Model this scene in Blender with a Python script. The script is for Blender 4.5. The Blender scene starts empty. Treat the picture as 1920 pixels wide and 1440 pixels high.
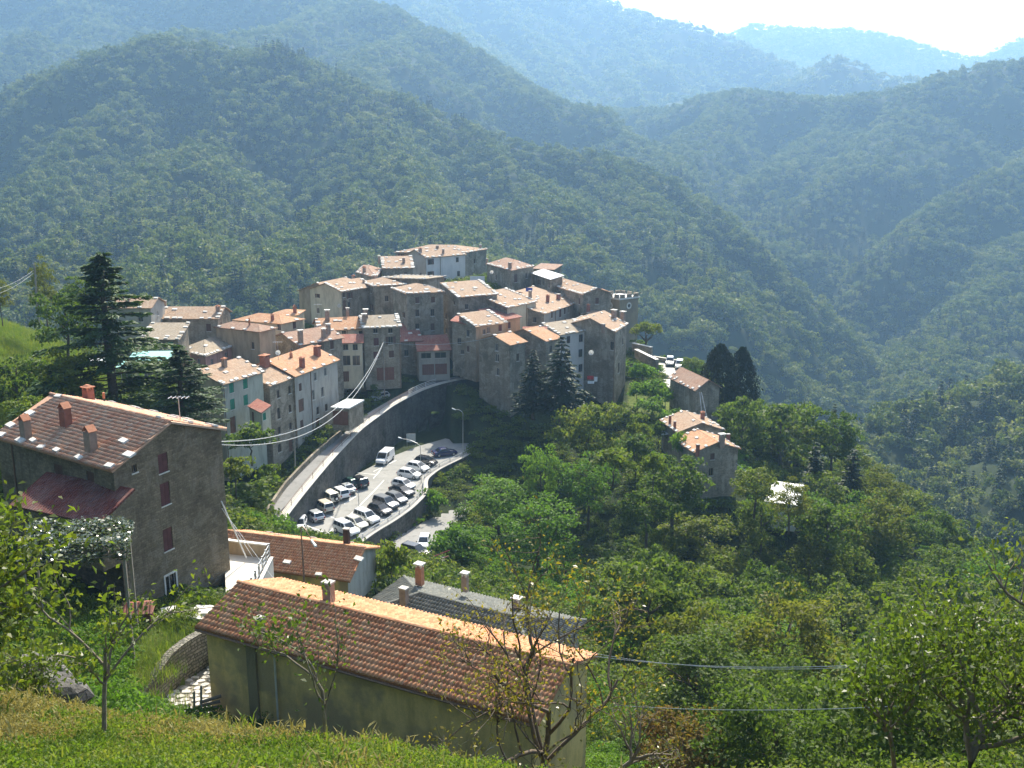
import bpy, math, random
import numpy as np
from mathutils import Vector, Matrix, Quaternion
from mathutils import noise as mnoise
SC = bpy.context.scene
COL = SC.collection
rad = math.radians
# ---------------------------------------------------------------- camera
PITCH = rad(13.0)
FPX = 1850.0                    # focal length in pixels of a 1920 px wide picture
cam_d = bpy.data.cameras.new('camera')
cam = bpy.data.objects.new('camera', cam_d)
COL.objects.link(cam)
cam.location = (0, 0, 0)
cam.rotation_euler = (rad(90) - PITCH, 0, 0)
cam_d.sensor_width = 36.0
cam_d.lens = 36.0 * FPX / 1920.0
cam_d.clip_start = 0.1
cam_d.clip_end = 20000.0
SC.camera = cam
# ---------------------------------------------------------------- sky, sun, exposure
SUN_EL, SUN_AZ = rad(45), rad(9)        # azimuth to the right of the view direction (+Y)
world = bpy.data.worlds.new('World'); SC.world = world; world.use_nodes = True
wn = world.node_tree; wn.nodes.clear()
sky = wn.nodes.new('ShaderNodeTexSky'); sky.sky_type = 'NISHITA'; sky.sun_disc = False
sky.sun_elevation = SUN_EL; sky.sun_rotation = SUN_AZ
sky.altitude = 400; sky.air_density = 1.0; sky.dust_density = 5.0; sky.ozone_density = 1.0
bg = wn.nodes.new('ShaderNodeBackground'); bg.inputs['Strength'].default_value = 0.10
wo = wn.nodes.new('ShaderNodeOutputWorld')
wn.links.new(sky.outputs[0], bg.inputs[0]); wn.links.new(bg.outputs[0], wo.inputs[0])
sun_d = bpy.data.lights.new('sun', 'SUN'); sun_d.energy = 5.0; sun_d.angle = rad(0.55); sun_d.color = (1.0, 0.93, 0.80)
sun = bpy.data.objects.new('sun', sun_d); COL.objects.link(sun)
sd = Vector((math.sin(SUN_AZ)*math.cos(SUN_EL), math.cos(SUN_AZ)*math.cos(SUN_EL), math.sin(SUN_EL)))
sun.rotation_euler = sd.to_track_quat('Z', 'Y').to_euler()
SC.view_settings.view_transform = 'Standard'; SC.view_settings.look = 'None'
SC.view_settings.gamma = 1.0; SC.view_settings.use_curve_mapping = False
SC.view_settings.exposure = 1.2
SC.render.engine = 'CYCLES'
SC.cycles.use_denoising = True
SC.cycles.max_bounces = 6; SC.cycles.diffuse_bounces = 3; SC.cycles.glossy_bounces = 2
SC.cycles.transmission_bounces = 4; SC.cycles.transparent_max_bounces = 8; SC.cycles.volume_bounces = 1
SC.cycles.caustics_reflective = False; SC.cycles.caustics_refractive = False
HAZE_DENSITY, HAZE_COLOR, HAZE_ANISO = 0.00022, (0.38, 0.655, 1.0), 0.36
# ---------------------------------------------------------------- helpers
CP, SP = math.cos(PITCH), math.sin(PITCH)
def ray(px, py):
    u = (px - 960.0) / FPX; v = (720.0 - py) / FPX
    return Vector((u, CP + v*SP, -SP + v*CP))
def P(px, py, Y):
    d = ray(px, py); return d * (Y / d.y)
def Pz(px, py, z):
    d = ray(px, py); return d * (z / d.z)
def PXM(p):                      # pixels per metre at a point
    return FPX / (p.y*CP - p.z*SP)
def plane_hit(px, py, p0, n):
    d = ray(px, py); k = d.dot(n)
    if abs(k) < 1e-9: return None
    t = p0.dot(n) / k
    return d*t if t > 0 else None
def tag(o, label=None, cat=None, group=None, kind=None):
    if label: o['label'] = label
    if cat: o['category'] = cat
    if group: o['group'] = group
    if kind: o['kind'] = kind
    return o
def thing(name, label, cat, loc, group=None, rz=0.0):
    o = bpy.data.objects.new(name, None); COL.objects.link(o)
    o.location = loc; o.rotation_euler = (0, 0, rz); o.empty_display_size = 0.3
    return tag(o, label, cat, group)
def link_mesh(name, me, parent=None, mats=()):
    o = bpy.data.objects.new(name, me); COL.objects.link(o)
    if parent is not None: o.parent = parent
    return o
def np_mesh(name, V, F, mats=(), mi=None, smooth=False):
    """V (n,3), F (m,k) one polygon size"""
    V = np.asarray(V, np.float32); F = np.asarray(F, np.int32)
    me = bpy.data.meshes.new(name)
    m, k = F.shape
    me.vertices.add(len(V)); me.vertices.foreach_set('co', V.ravel())
    me.loops.add(m*k); me.loops.foreach_set('vertex_index', F.ravel())
    me.polygons.add(m)
    me.polygons.foreach_set('loop_start', np.arange(0, m*k, k, dtype=np.int32))
    me.polygons.foreach_set('loop_total', np.full(m, k, np.int32))
    for mt in mats: me.materials.append(mt)
    if mi is not None: me.polygons.foreach_set('material_index', np.asarray(mi, np.int32))
    if smooth: me.polygons.foreach_set('use_smooth', np.ones(m, bool))
    me.update(calc_edges=True)
    return me
class MB:
    def __init__(s): s.v = []; s.f = []; s.m = []
    def poly(s, pts, m=0):
        i = len(s.v); s.v += [tuple(p) for p in pts]; s.f.append(tuple(range(i, i+len(pts)))); s.m.append(m)
    def quad(s, a, b, c, d, m=0): s.poly((a, b, c, d), m)
    def hexa(s, b, t, m=0):      # bottom four, top four, both counter-clockwise seen from above
        i = len(s.v); s.v += [tuple(p) for p in b] + [tuple(p) for p in t]
        for q in ((3,2,1,0),(4,5,6,7),(0,1,5,4),(1,2,6,5),(2,3,7,6),(3,0,4,7)):
            s.f.append(tuple(i+k for k in q)); s.m.append(m)
    def box(s, c, dx, dy, dz, rz=0.0, m=0, tx=1.0, ty=1.0):   # c = bottom centre
        co, si = math.cos(rz), math.sin(rz); b = []; t = []
        for sx, sy in ((-1,-1),(1,-1),(1,1),(-1,1)):
            for L, k, zz, kk in ((b, 1.0, 0, 1.0), (t, tx, dz, ty)):
                x, y = sx*dx/2*k, sy*dy/2*kk
                L.append((c[0]+x*co-y*si, c[1]+x*si+y*co, c[2]+zz))
        s.hexa(b, t, m)
    def obox(s, o, ux, uy, uz, m=0):    # box from corner o and three edge vectors
        o = Vector(o); b = [o, o+ux, o+ux+uy, o+uy]
        s.hexa(b, [p+uz for p in b], m)
    def tube(s, pts, r, n=6, m=0, r2=None, cap=True):
        pts = [Vector(p) for p in pts]; k = len(pts); i0 = len(s.v)
        for j, p in enumerate(pts):
            d = (pts[min(j+1, k-1)] - pts[max(j-1, 0)]).normalized()
            a = d.cross(Vector((0,0,1)) if abs(d.z) < 0.95 else Vector((1,0,0))).normalized(); b = d.cross(a)
            rr = (r if r2 is None else r + (r2-r)*j/(k-1)) if not isinstance(r, (list, tuple)) else r[j]
            for q in range(n):
                an = 2*math.pi*q/n; s.v.append(tuple(p + a*(rr*math.cos(an)) + b*(rr*math.sin(an))))
        for j in range(k-1):
            for q in range(n):
                a0 = i0+j*n+q; a1 = i0+j*n+(q+1) % n
                s.f.append((a0, a1, a1+n, a0+n)); s.m.append(m)
        if cap:
            s.f.append(tuple(i0+q for q in range(n))[::-1]); s.m.append(m)
            s.f.append(tuple(i0+(k-1)*n+q for q in range(n))); s.m.append(m)
    def mesh(s, name, mats, origin=None, smooth=False):
        me = bpy.data.meshes.new(name)
        if origin is not None:
            ox, oy, oz = origin; vs = [(x-ox, y-oy, z-oz) for x, y, z in s.v]
        else: vs = s.v
        me.from_pydata(vs, [], s.f)
        if not isinstance(mats, (list, tuple)): mats = [mats]
        for mt in mats: me.materials.append(mt)
        if len(mats) > 1: me.polygons.foreach_set('material_index', s.m)
        if smooth: me.polygons.foreach_set('use_smooth', [True]*len(s.f))
        me.update(); return me
    def build(s, name, mats, parent=None, origin=None, smooth=False):
        return link_mesh(name, s.mesh(name, mats, origin, smooth), parent)
def copy_tree(o, parent=None):
    c = o.copy(); COL.objects.link(c)
    if parent is not None: c.parent = parent
    for ch in list(o.children): copy_tree(ch, c)
    return c
# ---------------------------------------------------------------- materials
def nmat(name):
    m = bpy.data.materials.new(name); m.use_nodes = True
    nt = m.node_tree; nt.nodes.clear()
    out = nt.nodes.new('ShaderNodeOutputMaterial')
    return m, nt, out
def N(nt, t, **kw):
    n = nt.nodes.new(t)
    for k, v in kw.items():
        if k.startswith('i_'):
            key = k[2:]
            key = int(key) if key.isdigit() else key.replace('_', ' ')
            n.inputs[key].default_value = v
        else: setattr(n, k, v)
    return n
def L(nt, a, b): nt.links.new(a, b)
def math_n(nt, op, a, b=None, c=None):
    n = N(nt, 'ShaderNodeMath', operation=op)
    for i, x in enumerate((a, b, c)):
        if x is None: continue
        if isinstance(x, (int, float)): n.inputs[i].default_value = x
        else: L(nt, x, n.inputs[i])
    return n.outputs[0]
def vmath(nt, op, a, b=None):
    n = N(nt, 'ShaderNodeVectorMath', operation=op)
    for i, x in enumerate((a, b)):
        if x is None: continue
        if isinstance(x, (tuple, list)): n.inputs[i].default_value = x
        else: L(nt, x, n.inputs[i])
    return n.outputs['Value'] if op in ('DOT_PRODUCT', 'LENGTH') else n.outputs[0]
def ramp(nt, fac, stops):
    n = N(nt, 'ShaderNodeValToRGB'); e = n.color_ramp.elements
    while len(e) < len(stops): e.new(0.5)
    for el, (p, c) in zip(e, stops):
        el.position = p; el.color = (*c, 1.0) if len(c) == 3 else c
    L(nt, fac, n.inputs[0]); return n.outputs[0]
def mixc(nt, fac, a, b, blend='MIX'):
    n = N(nt, 'ShaderNodeMix', data_type='RGBA', blend_type=blend)
    for i, x in ((0, fac), (6, a), (7, b)):
        if isinstance(x, (int, float)): n.inputs[i].default_value = x
        elif isinstance(x, (tuple, list)): n.inputs[i].default_value = (*x[:3], 1.0)
        else: L(nt, x, n.inputs[i])
    return n.outputs[2]
def noise_n(nt, vec, scale, detail=4.0, rough=0.55, dist=0.0):
    n = N(nt, 'ShaderNodeTexNoise'); n.inputs['Scale'].default_value = scale
    n.inputs['Detail'].default_value = detail; n.inputs['Roughness'].default_value = rough; n.inputs['Distortion'].default_value = dist
    if vec is not None: L(nt, vec, n.inputs['Vector'])
    return n.outputs[0]
def face_uv(nt):                 # metres along and up the face, from its normal
    g = N(nt, 'ShaderNodeNewGeometry')
    t = vmath(nt, 'NORMALIZE', vmath(nt, 'CROSS_PRODUCT', g.outputs['True Normal'], (0, 0, 1)))
    w = vmath(nt, 'CROSS_PRODUCT', t, g.outputs['True Normal'])
    u = vmath(nt, 'DOT_PRODUCT', g.outputs['Position'], t); v = vmath(nt, 'DOT_PRODUCT', g.outputs['Position'], w)
    c = N(nt, 'ShaderNodeCombineXYZ'); L(nt, u, c.inputs[0]); L(nt, v, c.inputs[1])
    return c.outputs[0], u, v, g.outputs['Position']
def bump(nt, h, strength=0.5, dist=0.05):
    b = N(nt, 'ShaderNodeBump'); b.inputs['Strength'].default_value = strength; b.inputs['Distance'].default_value = dist
    L(nt, h, b.inputs['Height']); return b.outputs[0]
def bsdf(nt, out, color, rough=0.8, normal=None, metal=0.0, spec=0.3, coat=0.0):
    p = N(nt, 'ShaderNodeBsdfPrincipled')
    if isinstance(color, (tuple, list)): p.inputs['Base Color'].default_value = (*color[:3], 1.0)
    else: L(nt, color, p.inputs['Base Color'])
    if isinstance(rough, (int, float)): p.inputs['Roughness'].default_value = rough
    else: L(nt, rough, p.inputs['Roughness'])
    p.inputs['Metallic'].default_value = metal; p.inputs['Specular IOR Level'].default_value = spec
    p.inputs['Coat Weight'].default_value = coat
    if normal is not None: L(nt, normal, p.inputs['Normal'])
    L(nt, p.outputs[0], out.inputs[0]); return p
MATS = {}
def simple(name, col, rough=0.6, metal=0.0, var=0.15, scale=3.0, spec=0.3, coat=0.0):
    if name in MATS: return MATS[name]
    m, nt, out = nmat(name)
    tc = N(nt, 'ShaderNodeTexCoord')
    n = noise_n(nt, tc.outputs['Object'], scale, 5.0, 0.6)
    c = ramp(nt, n, [(0.25, tuple(x*(1-var) for x in col)), (0.75, tuple(min(1, x*(1+var)) for x in col))])
    bsdf(nt, out, c, rough, None, metal, spec, coat); MATS[name] = m; return m
def stone_wall(name, c1, c2, mortar, sx=0.42, sy=0.17, bstr=0.7, stain=(0.5, 0.5, 0.48), mort=0.02):
    if name in MATS: return MATS[name]
    m, nt, out = nmat(name)
    uv, u, v, pos = face_uv(nt)
    dn = N(nt, 'ShaderNodeTexNoise'); dn.inputs['Scale'].default_value = 1.7; dn.inputs['Detail'].default_value = 3
    L(nt, uv, dn.inputs['Vector'])
    off = vmath(nt, 'SUBTRACT', dn.outputs['Color'], (0.5, 0.5, 0.5))
    sc = N(nt, 'ShaderNodeVectorMath', operation='SCALE'); L(nt, off, sc.inputs[0]); sc.inputs[3].default_value = 0.22
    uv2 = vmath(nt, 'ADD', uv, sc.outputs[0])
    b = N(nt, 'ShaderNodeTexBrick'); L(nt, uv2, b.inputs['Vector'])
    b.inputs['Scale'].default_value = 1.0; b.inputs['Brick Width'].default_value = sx; b.inputs['Row Height'].default_value = sy
    b.inputs['Mortar Size'].default_value = mort; b.inputs['Mortar Smooth'].default_value = 0.4; b.inputs['Bias'].default_value = 0.0
    b.inputs['Color1'].default_value = (*c1, 1); b.inputs['Color2'].default_value = (*c2, 1); b.inputs['Mortar'].default_value = (*mortar, 1)
    b.offset = 0.37; b.squash = 0.7; b.squash_frequency = 3
    big = noise_n(nt, pos, 0.35, 5.0, 0.65)
    col = mixc(nt, ramp(nt, big, [(0.38, (0, 0, 0)), (0.68, (1, 1, 1))]), b.outputs[0], stain, 'MULTIPLY')
    pt_ = noise_n(nt, vmath(nt, 'ADD', pos, (31.7, 4.1, 9.3)), 0.55, 7.0, 0.62, 0.6)
    col = mixc(nt, ramp(nt, pt_, [(0.53, (0, 0, 0)), (0.60, (0.72, 0.72, 0.72))]), col, tuple(1.18*x for x in mortar))
    mp = N(nt, 'ShaderNodeMapping'); L(nt, uv, mp.inputs[0]); mp.inputs['Scale'].default_value = (1.6, 0.12, 1.0)
    stk = noise_n(nt, mp.outputs[0], 1.0, 5.0, 0.6)
    col = mixc(nt, ramp(nt, stk, [(0.50, (0, 0, 0)), (0.72, (0.6, 0.6, 0.6))]), col, tuple(0.5*x for x in c2))
    fine = noise_n(nt, pos, 9.0, 5.0, 0.7)
    col = mixc(nt, 0.55, col, ramp(nt, fine, [(0.3, (0.35, 0.35, 0.35)), (0.7, (1.25, 1.22, 1.18))]), 'MULTIPLY')
    h = math_n(nt, 'ADD', math_n(nt, 'MULTIPLY', b.outputs[1], -1.0), math_n(nt, 'MULTIPLY', fine, 0.7))
    bsdf(nt, out, col, 0.92, bump(nt, h, bstr, 0.06), spec=0.15); MATS[name] = m; return m
def plaster(name, col, stain=0.55, patch=None):
    if name in MATS: return MATS[name]
    m, nt, out = nmat(name)
    uv, u, v, pos = face_uv(nt)
    mp = N(nt, 'ShaderNodeMapping'); L(nt, uv, mp.inputs[0]); mp.inputs['Scale'].default_value = (1.0, 0.25, 1.0)
    st = noise_n(nt, mp.outputs[0], 1.1, 6.0, 0.65)
    big = noise_n(nt, pos, 0.25, 4.0, 0.6); fine = noise_n(nt, pos, 14.0, 4.0, 0.6)
    c = mixc(nt, ramp(nt, st, [(0.45, (0, 0, 0)), (0.75, (1, 1, 1))]), col, tuple(x*stain for x in col))
    if patch: c = mixc(nt, ramp(nt, big, [(0.5, (0, 0, 0)), (0.58, (1, 1, 1))]), c, patch)
    c = mixc(nt, 0.35, c, ramp(nt, fine, [(0.3, (0.6, 0.6, 0.6)), (0.7, (1.15, 1.15, 1.15))]), 'MULTIPLY')
    bsdf(nt, out, c, 0.9, bump(nt, fine, 0.25, 0.02), spec=0.15); MATS[name] = m; return m
def roof_mat(name, c1, c2, c3, pitch_u=0.22, rows=0.36, bs=0.9):
    """weathered clay roof seen from far away: tile relief, mixed firing colours and lichen"""
    if name in MATS: return MATS[name]
    m, nt, out = nmat(name)
    uv, u, v, pos = face_uv(nt)
    wu = math_n(nt, 'SINE', math_n(nt, 'MULTIPLY', u, 2*math.pi/pitch_u))
    fr = math_n(nt, 'FRACT', math_n(nt, 'DIVIDE', v, rows))
    sn = N(nt, 'ShaderNodeVectorMath', operation='SNAP'); L(nt, uv, sn.inputs[0]); sn.inputs[1].default_value = (pitch_u, rows, 1)
    wnz = N(nt, 'ShaderNodeTexWhiteNoise'); L(nt, sn.outputs[0], wnz.inputs[0])
    c = ramp(nt, wnz.outputs[0], [(0.0, c1), (0.55, c2), (1.0, c3)])
    big = noise_n(nt, pos, 0.5, 6.0, 0.7)
    c = mixc(nt, ramp(nt, big, [(0.42, (0, 0, 0)), (0.72, (0.75, 0.75, 0.75))]), c, tuple(0.55*x + 0.45*y for x, y in zip(c2, (0.33, 0.32, 0.28))))
    fine = noise_n(nt, pos, 3.5, 5.0, 0.75)
    c = mixc(nt, 0.6, c, ramp(nt, fine, [(0.3, (0.55, 0.52, 0.5)), (0.7, (1.25, 1.25, 1.25))]), 'MULTIPLY')
    h = math_n(nt, 'ADD', math_n(nt, 'MULTIPLY', wu, 0.6), math_n(nt, 'MULTIPLY', fr, -0.5))
    bsdf(nt, out, c, 0.85, bump(nt, h, bs, 0.05), spec=0.2); MATS[name] = m; return m
def tile_mat(name, c1, c2, c3, lichen=(0.3, 0.29, 0.24), lf=0.5):
    """single clay tiles: colour per piece, lichen in patches"""
    if name in MATS: return MATS[name]
    m, nt, out = nmat(name)
    g = N(nt, 'ShaderNodeNewGeometry'); oi = N(nt, 'ShaderNodeObjectInfo')
    r = math_n(nt, 'FRACT', math_n(nt, 'ADD', g.outputs['Random Per Island'], oi.outputs['Random']))
    c = ramp(nt, r, [(0.0, c1), (0.5, c2), (1.0, c3)])
    moss = noise_n(nt, vmath(nt, 'ADD', g.outputs['Position'], (3.1, 8.7, 2.2)), 0.45, 7.0, 0.75)
    big = noise_n(nt, g.outputs['Position'], 0.7, 6.0, 0.7)
    c = mixc(nt, ramp(nt, big, [(0.5, (0, 0, 0)), (0.75, (lf, lf, lf))]), c, lichen)
    c = mixc(nt, ramp(nt, moss, [(0.60, (0, 0, 0)), (0.74, (0.45, 0.45, 0.45))]), c, tuple(0.45*x for x in c1))
    fine = noise_n(nt, g.outputs['Position'], 16.0, 5.0, 0.7)
    c = mixc(nt, 0.6, c, ramp(nt, fine, [(0.3, (0.55, 0.55, 0.55)), (0.7, (1.2, 1.2, 1.2))]), 'MULTIPLY')
    bsdf(nt, out, c, 0.8, bump(nt, fine, 0.25, 0.01), spec=0.25); MATS[name] = m; return m
def leaf_mat(name, cols, trans=0.4, tcol=None, rough=0.6, spec=0.18, nscale=0.25):
    """leaves: colour per tree and per clump, light passing through"""
    if name in MATS: return MATS[name]
    m, nt, out = nmat(name)
    g = N(nt, 'ShaderNodeNewGeometry'); oi = N(nt, 'ShaderNodeObjectInfo')
    n1 = noise_n(nt, g.outputs['Position'], nscale, 4.0, 0.6)
    r = math_n(nt, 'ADD', math_n(nt, 'MULTIPLY', oi.outputs['Random'], 0.40),
        math_n(nt, 'ADD', math_n(nt, 'MULTIPLY', n1, 0.45), math_n(nt, 'MULTIPLY', g.outputs['Random Per Island'], 0.30)))
    k = len(cols); c = ramp(nt, r, [(0.2 + 0.65*i/(k-1), x) for i, x in enumerate(cols)])
    p = N(nt, 'ShaderNodeBsdfPrincipled'); L(nt, c, p.inputs['Base Color']); p.inputs['Roughness'].default_value = rough
    p.inputs['Specular IOR Level'].default_value = spec
    t = N(nt, 'ShaderNodeBsdfTranslucent')
    tc = mixc(nt, 1.0, c, tcol or (1.6, 1.7, 0.7), 'MULTIPLY'); L(nt, tc, t.inputs[0])
    mx = N(nt, 'ShaderNodeMixShader'); mx.inputs[0].default_value = trans
    L(nt, p.outputs[0], mx.inputs[1]); L(nt, t.outputs[0], mx.inputs[2]); L(nt, mx.outputs[0], out.inputs[0])
    MATS[name] = m; return m
def paint(name, col, rough=0.3, metal=0.0, coat=0.6): return simple(name, col, rough, metal, 0.03, 1.0, 0.5, coat)
def glass_mat(name, col=(0.02, 0.025, 0.03), rough=0.12):
    if name in MATS: return MATS[name]
    m, nt, out = nmat(name); bsdf(nt, out, col, rough, spec=0.6); MATS[name] = m; return m
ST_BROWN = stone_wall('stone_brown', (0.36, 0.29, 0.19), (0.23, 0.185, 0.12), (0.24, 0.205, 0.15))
ST_GREY = stone_wall('stone_grey', (0.50, 0.43, 0.32), (0.34, 0.29, 0.215), (0.46, 0.39, 0.30))
ST_OLD = stone_wall('stone_old', (0.46, 0.40, 0.30), (0.31, 0.27, 0.205), (0.42, 0.37, 0.285), 0.36, 0.18)
ST_RET = stone_wall('stone_retaining', (0.22, 0.21, 0.19), (0.13, 0.125, 0.115), (0.15, 0.145, 0.13), 0.5, 0.25, 0.9, (0.35, 0.38, 0.30))
ST_DRY = stone_wall('stone_dry', (0.40, 0.37, 0.31), (0.26, 0.24, 0.20), (0.10, 0.10, 0.08), 0.34, 0.2, 1.0, (0.6, 0.62, 0.5), 0.03)
PL_CREAM = plaster('plaster_cream', (0.62, 0.55, 0.40))
PL_TAN = plaster('plaster_tan', (0.46, 0.36, 0.24))
PL_PINK = plaster('plaster_pink', (0.52, 0.34, 0.29))
PL_WHITE = plaster('plaster_white', (0.72, 0.70, 0.66), 0.8)
PL_GREY = plaster('plaster_grey', (0.44, 0.41, 0.35), 0.6)
PL_YELLOW = plaster('plaster_ochre', (0.78, 0.56, 0.23), 0.52, (0.46, 0.34, 0.18))
PL_GREEN = plaster('plaster_pale_green', (0.46, 0.47, 0.38), 0.6)
PL_ORANGE = plaster('plaster_orange', (0.60, 0.33, 0.18), 0.7)
CONC = plaster('concrete', (0.50, 0.47, 0.42), 0.6)
RF_TAN = roof_mat('clay_roof_tan', (0.35, 0.225, 0.14), (0.42, 0.28, 0.18), (0.47, 0.345, 0.235))
RF_ORANGE = roof_mat('clay_roof_orange', (0.46, 0.22, 0.11), (0.54, 0.29, 0.15), (0.55, 0.36, 0.21))
RF_BROWN = roof_mat('clay_roof_brown', (0.30, 0.17, 0.11), (0.36, 0.22, 0.15), (0.42, 0.28, 0.19))
RF_GREY = roof_mat('clay_roof_weathered', (0.34, 0.27, 0.19), (0.38, 0.31, 0.22), (0.42, 0.35, 0.26))
RF_RED = roof_mat('clay_roof_red', (0.30, 0.10, 0.07), (0.34, 0.13, 0.09), (0.38, 0.17, 0.11))
RF_SHEET = simple('grey_sheet_roof', (0.40, 0.42, 0.40), 0.5, 0.0, 0.12, 1.0)
RF_WHITE = simple('white_sheet_roof', (0.62, 0.62, 0.59), 0.5, 0.0, 0.06, 1.0)
TL_RED = tile_mat('clay_tile_red', (0.47, 0.19, 0.09), (0.57, 0.27, 0.13), (0.62, 0.35, 0.19), (0.42, 0.30, 0.18), 0.3)
TL_ORANGE = tile_mat('clay_tile_orange', (0.50, 0.21, 0.10), (0.58, 0.28, 0.14), (0.60, 0.34, 0.19), (0.40, 0.26, 0.16), 0.3)
TL_OLD = tile_mat('clay_tile_old', (0.46, 0.22, 0.13), (0.55, 0.31, 0.19), (0.56, 0.40, 0.28), (0.40, 0.35, 0.26), 0.5)
TL_SLATE = tile_mat('cement_tile_grey', (0.12, 0.125, 0.11), (0.15, 0.155, 0.135), (0.19, 0.19, 0.165), (0.22, 0.22, 0.18), 0.5)
M_SLAB = simple('pale_slab_stone', (0.66, 0.63, 0.56), 0.9, 0, 0.2, 2.0)
M_BRICK = simple('chimney_plaster', (0.33, 0.24, 0.18), 0.9, 0, 0.25, 3.0)
M_RBRICK = simple('chimney_red', (0.30, 0.12, 0.08), 0.9, 0, 0.25, 3.0)
M_TERRA = simple('terracotta', (0.46, 0.20, 0.11), 0.85, 0, 0.2, 4.0)
M_GLASS = glass_mat('window_glass')
M_FRAME = simple('window_frame_wood', (0.20, 0.15, 0.10), 0.7, 0, 0.2)
M_WFRAME = simple('window_frame_pale', (0.55, 0.52, 0.46), 0.7, 0, 0.1)
M_SHG = simple('shutter_green', (0.03, 0.22, 0.13), 0.6, 0, 0.2, 2.0)
M_SHB = simple('shutter_brown', (0.12, 0.065, 0.045), 0.7, 0, 0.25, 2.0)
M_SHR = simple('shutter_oxblood', (0.13, 0.05, 0.045), 0.7, 0, 0.25, 2.0)
M_DOOR = simple('door_wood', (0.17, 0.09, 0.055), 0.7, 0, 0.25, 2.0)
M_GARAGE = simple('garage_door', (0.20, 0.09, 0.06), 0.6, 0, 0.15, 2.0)
M_METAL = simple('galvanised_metal', (0.45, 0.46, 0.46), 0.45, 0.7, 0.1)
M_DMETAL = simple('dark_metal', (0.06, 0.05, 0.05), 0.5, 0.5, 0.1)
M_WMETAL = simple('white_painted_metal', (0.74, 0.74, 0.72), 0.45, 0.0, 0.06)
M_COPPER = simple('copper_pipe', (0.24, 0.15, 0.10), 0.55, 0.4, 0.2)
M_WOODP = simple('weathered_pole', (0.30, 0.26, 0.21), 0.85, 0, 0.2, 2.0)
M_BARK = simple('bark', (0.10, 0.08, 0.06), 0.95, 0, 0.35, 6.0)
M_BARK2 = simple('bark_pale', (0.19, 0.16, 0.12), 0.95, 0, 0.35, 8.0)
M_CABLE = simple('cable', (0.42, 0.43, 0.42), 0.5, 0.2, 0.05)
M_TYRE = simple('tyre_rubber', (0.02, 0.02, 0.02), 0.85, 0, 0.1)
M_RIM = simple('alloy_rim', (0.5, 0.5, 0.5), 0.35, 0.6, 0.05)
M_LAMPW = simple('lamp_head_pale', (0.75, 0.77, 0.75), 0.4, 0, 0.05)
# ================================================================ terrain
rng = np.random.default_rng(7)
LOT_Z = -49.9
def pl(*rows): return [tuple(P(a, b, Y)) for a, b, Y in rows]
CPTS = [(0,0,-1.7),(0,5,-4.0),(-4,9,-6.3),(-9,9,-6.0),(-8,17.5,-12.0),(-4,17,-12.3),(0,16,-12.6),(4,9,-7.6),(4,14,-11.8),(8,9,-8.6),(12,9,-9.6),
  (-10,24,-16.5),(-4,25,-18.5),(2,24,-18.0),(-10,32,-22.5),(-4,34,-24.5),(2,31,-23.2),(-22,26,-14),(-30,35,-18),(-24,40,-23),(-15,40,-26),
  (12,13,-11.6),(14,20,-15),(20,30,-22),(30,22,-18),(10,38,-28),(20,45,-37),(35,45,-40),(55,45,-44),(60,25,-26),(90,40,-50),
  (-24,57,-27.6),(-30,60,-26.8),(-21,66,-30.2),(-36,66,-26.5),(-28,72,-30),(-17,53,-28.9),(-14,47,-29.3),(-7,43,-28.8),(2,39,-27.8),(5,43,-31),(-12,55,-30.2),
  (-15,72.5,-38.2),(-20,74,-37.6),(-9,71,-38.5),(-21,70,-30.4),(-15,68,-31.0),(-25,85,-36),(-12,79,-37.8),(-5,62,-34),(4,62,-36),(6,75,-42),(-4,80,-41),(-30,95,-38),(-40,80,-31),(-45,100,-33),
  (-60,30,-8),(-80,60,-8),(-55,60,-19),(-58,85,-22),(-48,115,-32),(-100,100,-6),(-74,118,-18),(-66,116,-23),(-58,122,-31),(-62,140,-32),(-90,150,-22),(-75,160,-30),
  (-42,140,-45.2),(-34,134,-47),(-37,125,-46),(-30,112,-43),(-27,150,-44.6),(-50,158,-42),(-58,168,-40),(-66,185,-39),(-90,190,-42),(-110,220,-60),
  (-20,176,-41.5),(-10,187,-41.8),(0,180,-43),(10,184,-44.5),(20,184,-46),(-2,168,-47.5),(6,164,-49.5),(12,166,-50),
  (-40,205,-34),(-22,198,-36.5),(-12,215,-32),(-10,238,-29.5),(0,236,-30),(5,202,-36),(15,212,-38),(22,214,-41),(-30,225,-34),(-30,190,-38),
  (0,262,-40),(-35,255,-50),(30,250,-62),(0,300,-110),(-70,260,-90),(-140,300,-110),(50,300,-150),
  (30,203,-43.2),(33,198,-43.0),(38,205,-43.4),(29,187,-43.2),(30,176,-44.6),(34,170,-44.6),(25,168,-46.5),(32,152,-47.6),(29,140,-50.2),(38,150,-49.8),(33,138,-51.5),
  (20,122,-57),(40,118,-58),(45,135,-57),(62,120,-63),(90,120,-76),(50,165,-56),(66,180,-62),(90,185,-84),(60,215,-80),(100,240,-130),(20,95,-52),(40,85,-53),(65,85,-60),(100,80,-70),(22,72,-46),
  (14,140,-55),(4,148,-55.2),(4,120,-53.6),(16,110,-54),(150,150,-125),(170,250,-180),(110,60,-64)]
CPTS += pl((565,985,131),(640,960,139),(690,930,147),(760,890,152),(835,852,160),(885,845,163),(770,925,147),(700,985,134))   # parking level
CPTS += pl((0,1325,14),(200,1370,13.6),(400,1395,13),(700,1430,12),(880,1462,11))
CPTS += [(x, y, z-0.4) for x, y, z in pl((505,975,123),(545,905,133),(600,845,146),(690,775,165),(760,735,176),(850,712,187),(905,705,190),(700,740,176))]
CPTS += pl((735,1025,126),(775,1005,131),(820,985,137),(850,975,140))
_c = np.array(CPTS, float)
def _U(r2): return np.where(r2 > 1e-9, 0.5*r2*np.log(np.maximum(r2, 1e-9)), 0.0)
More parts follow.
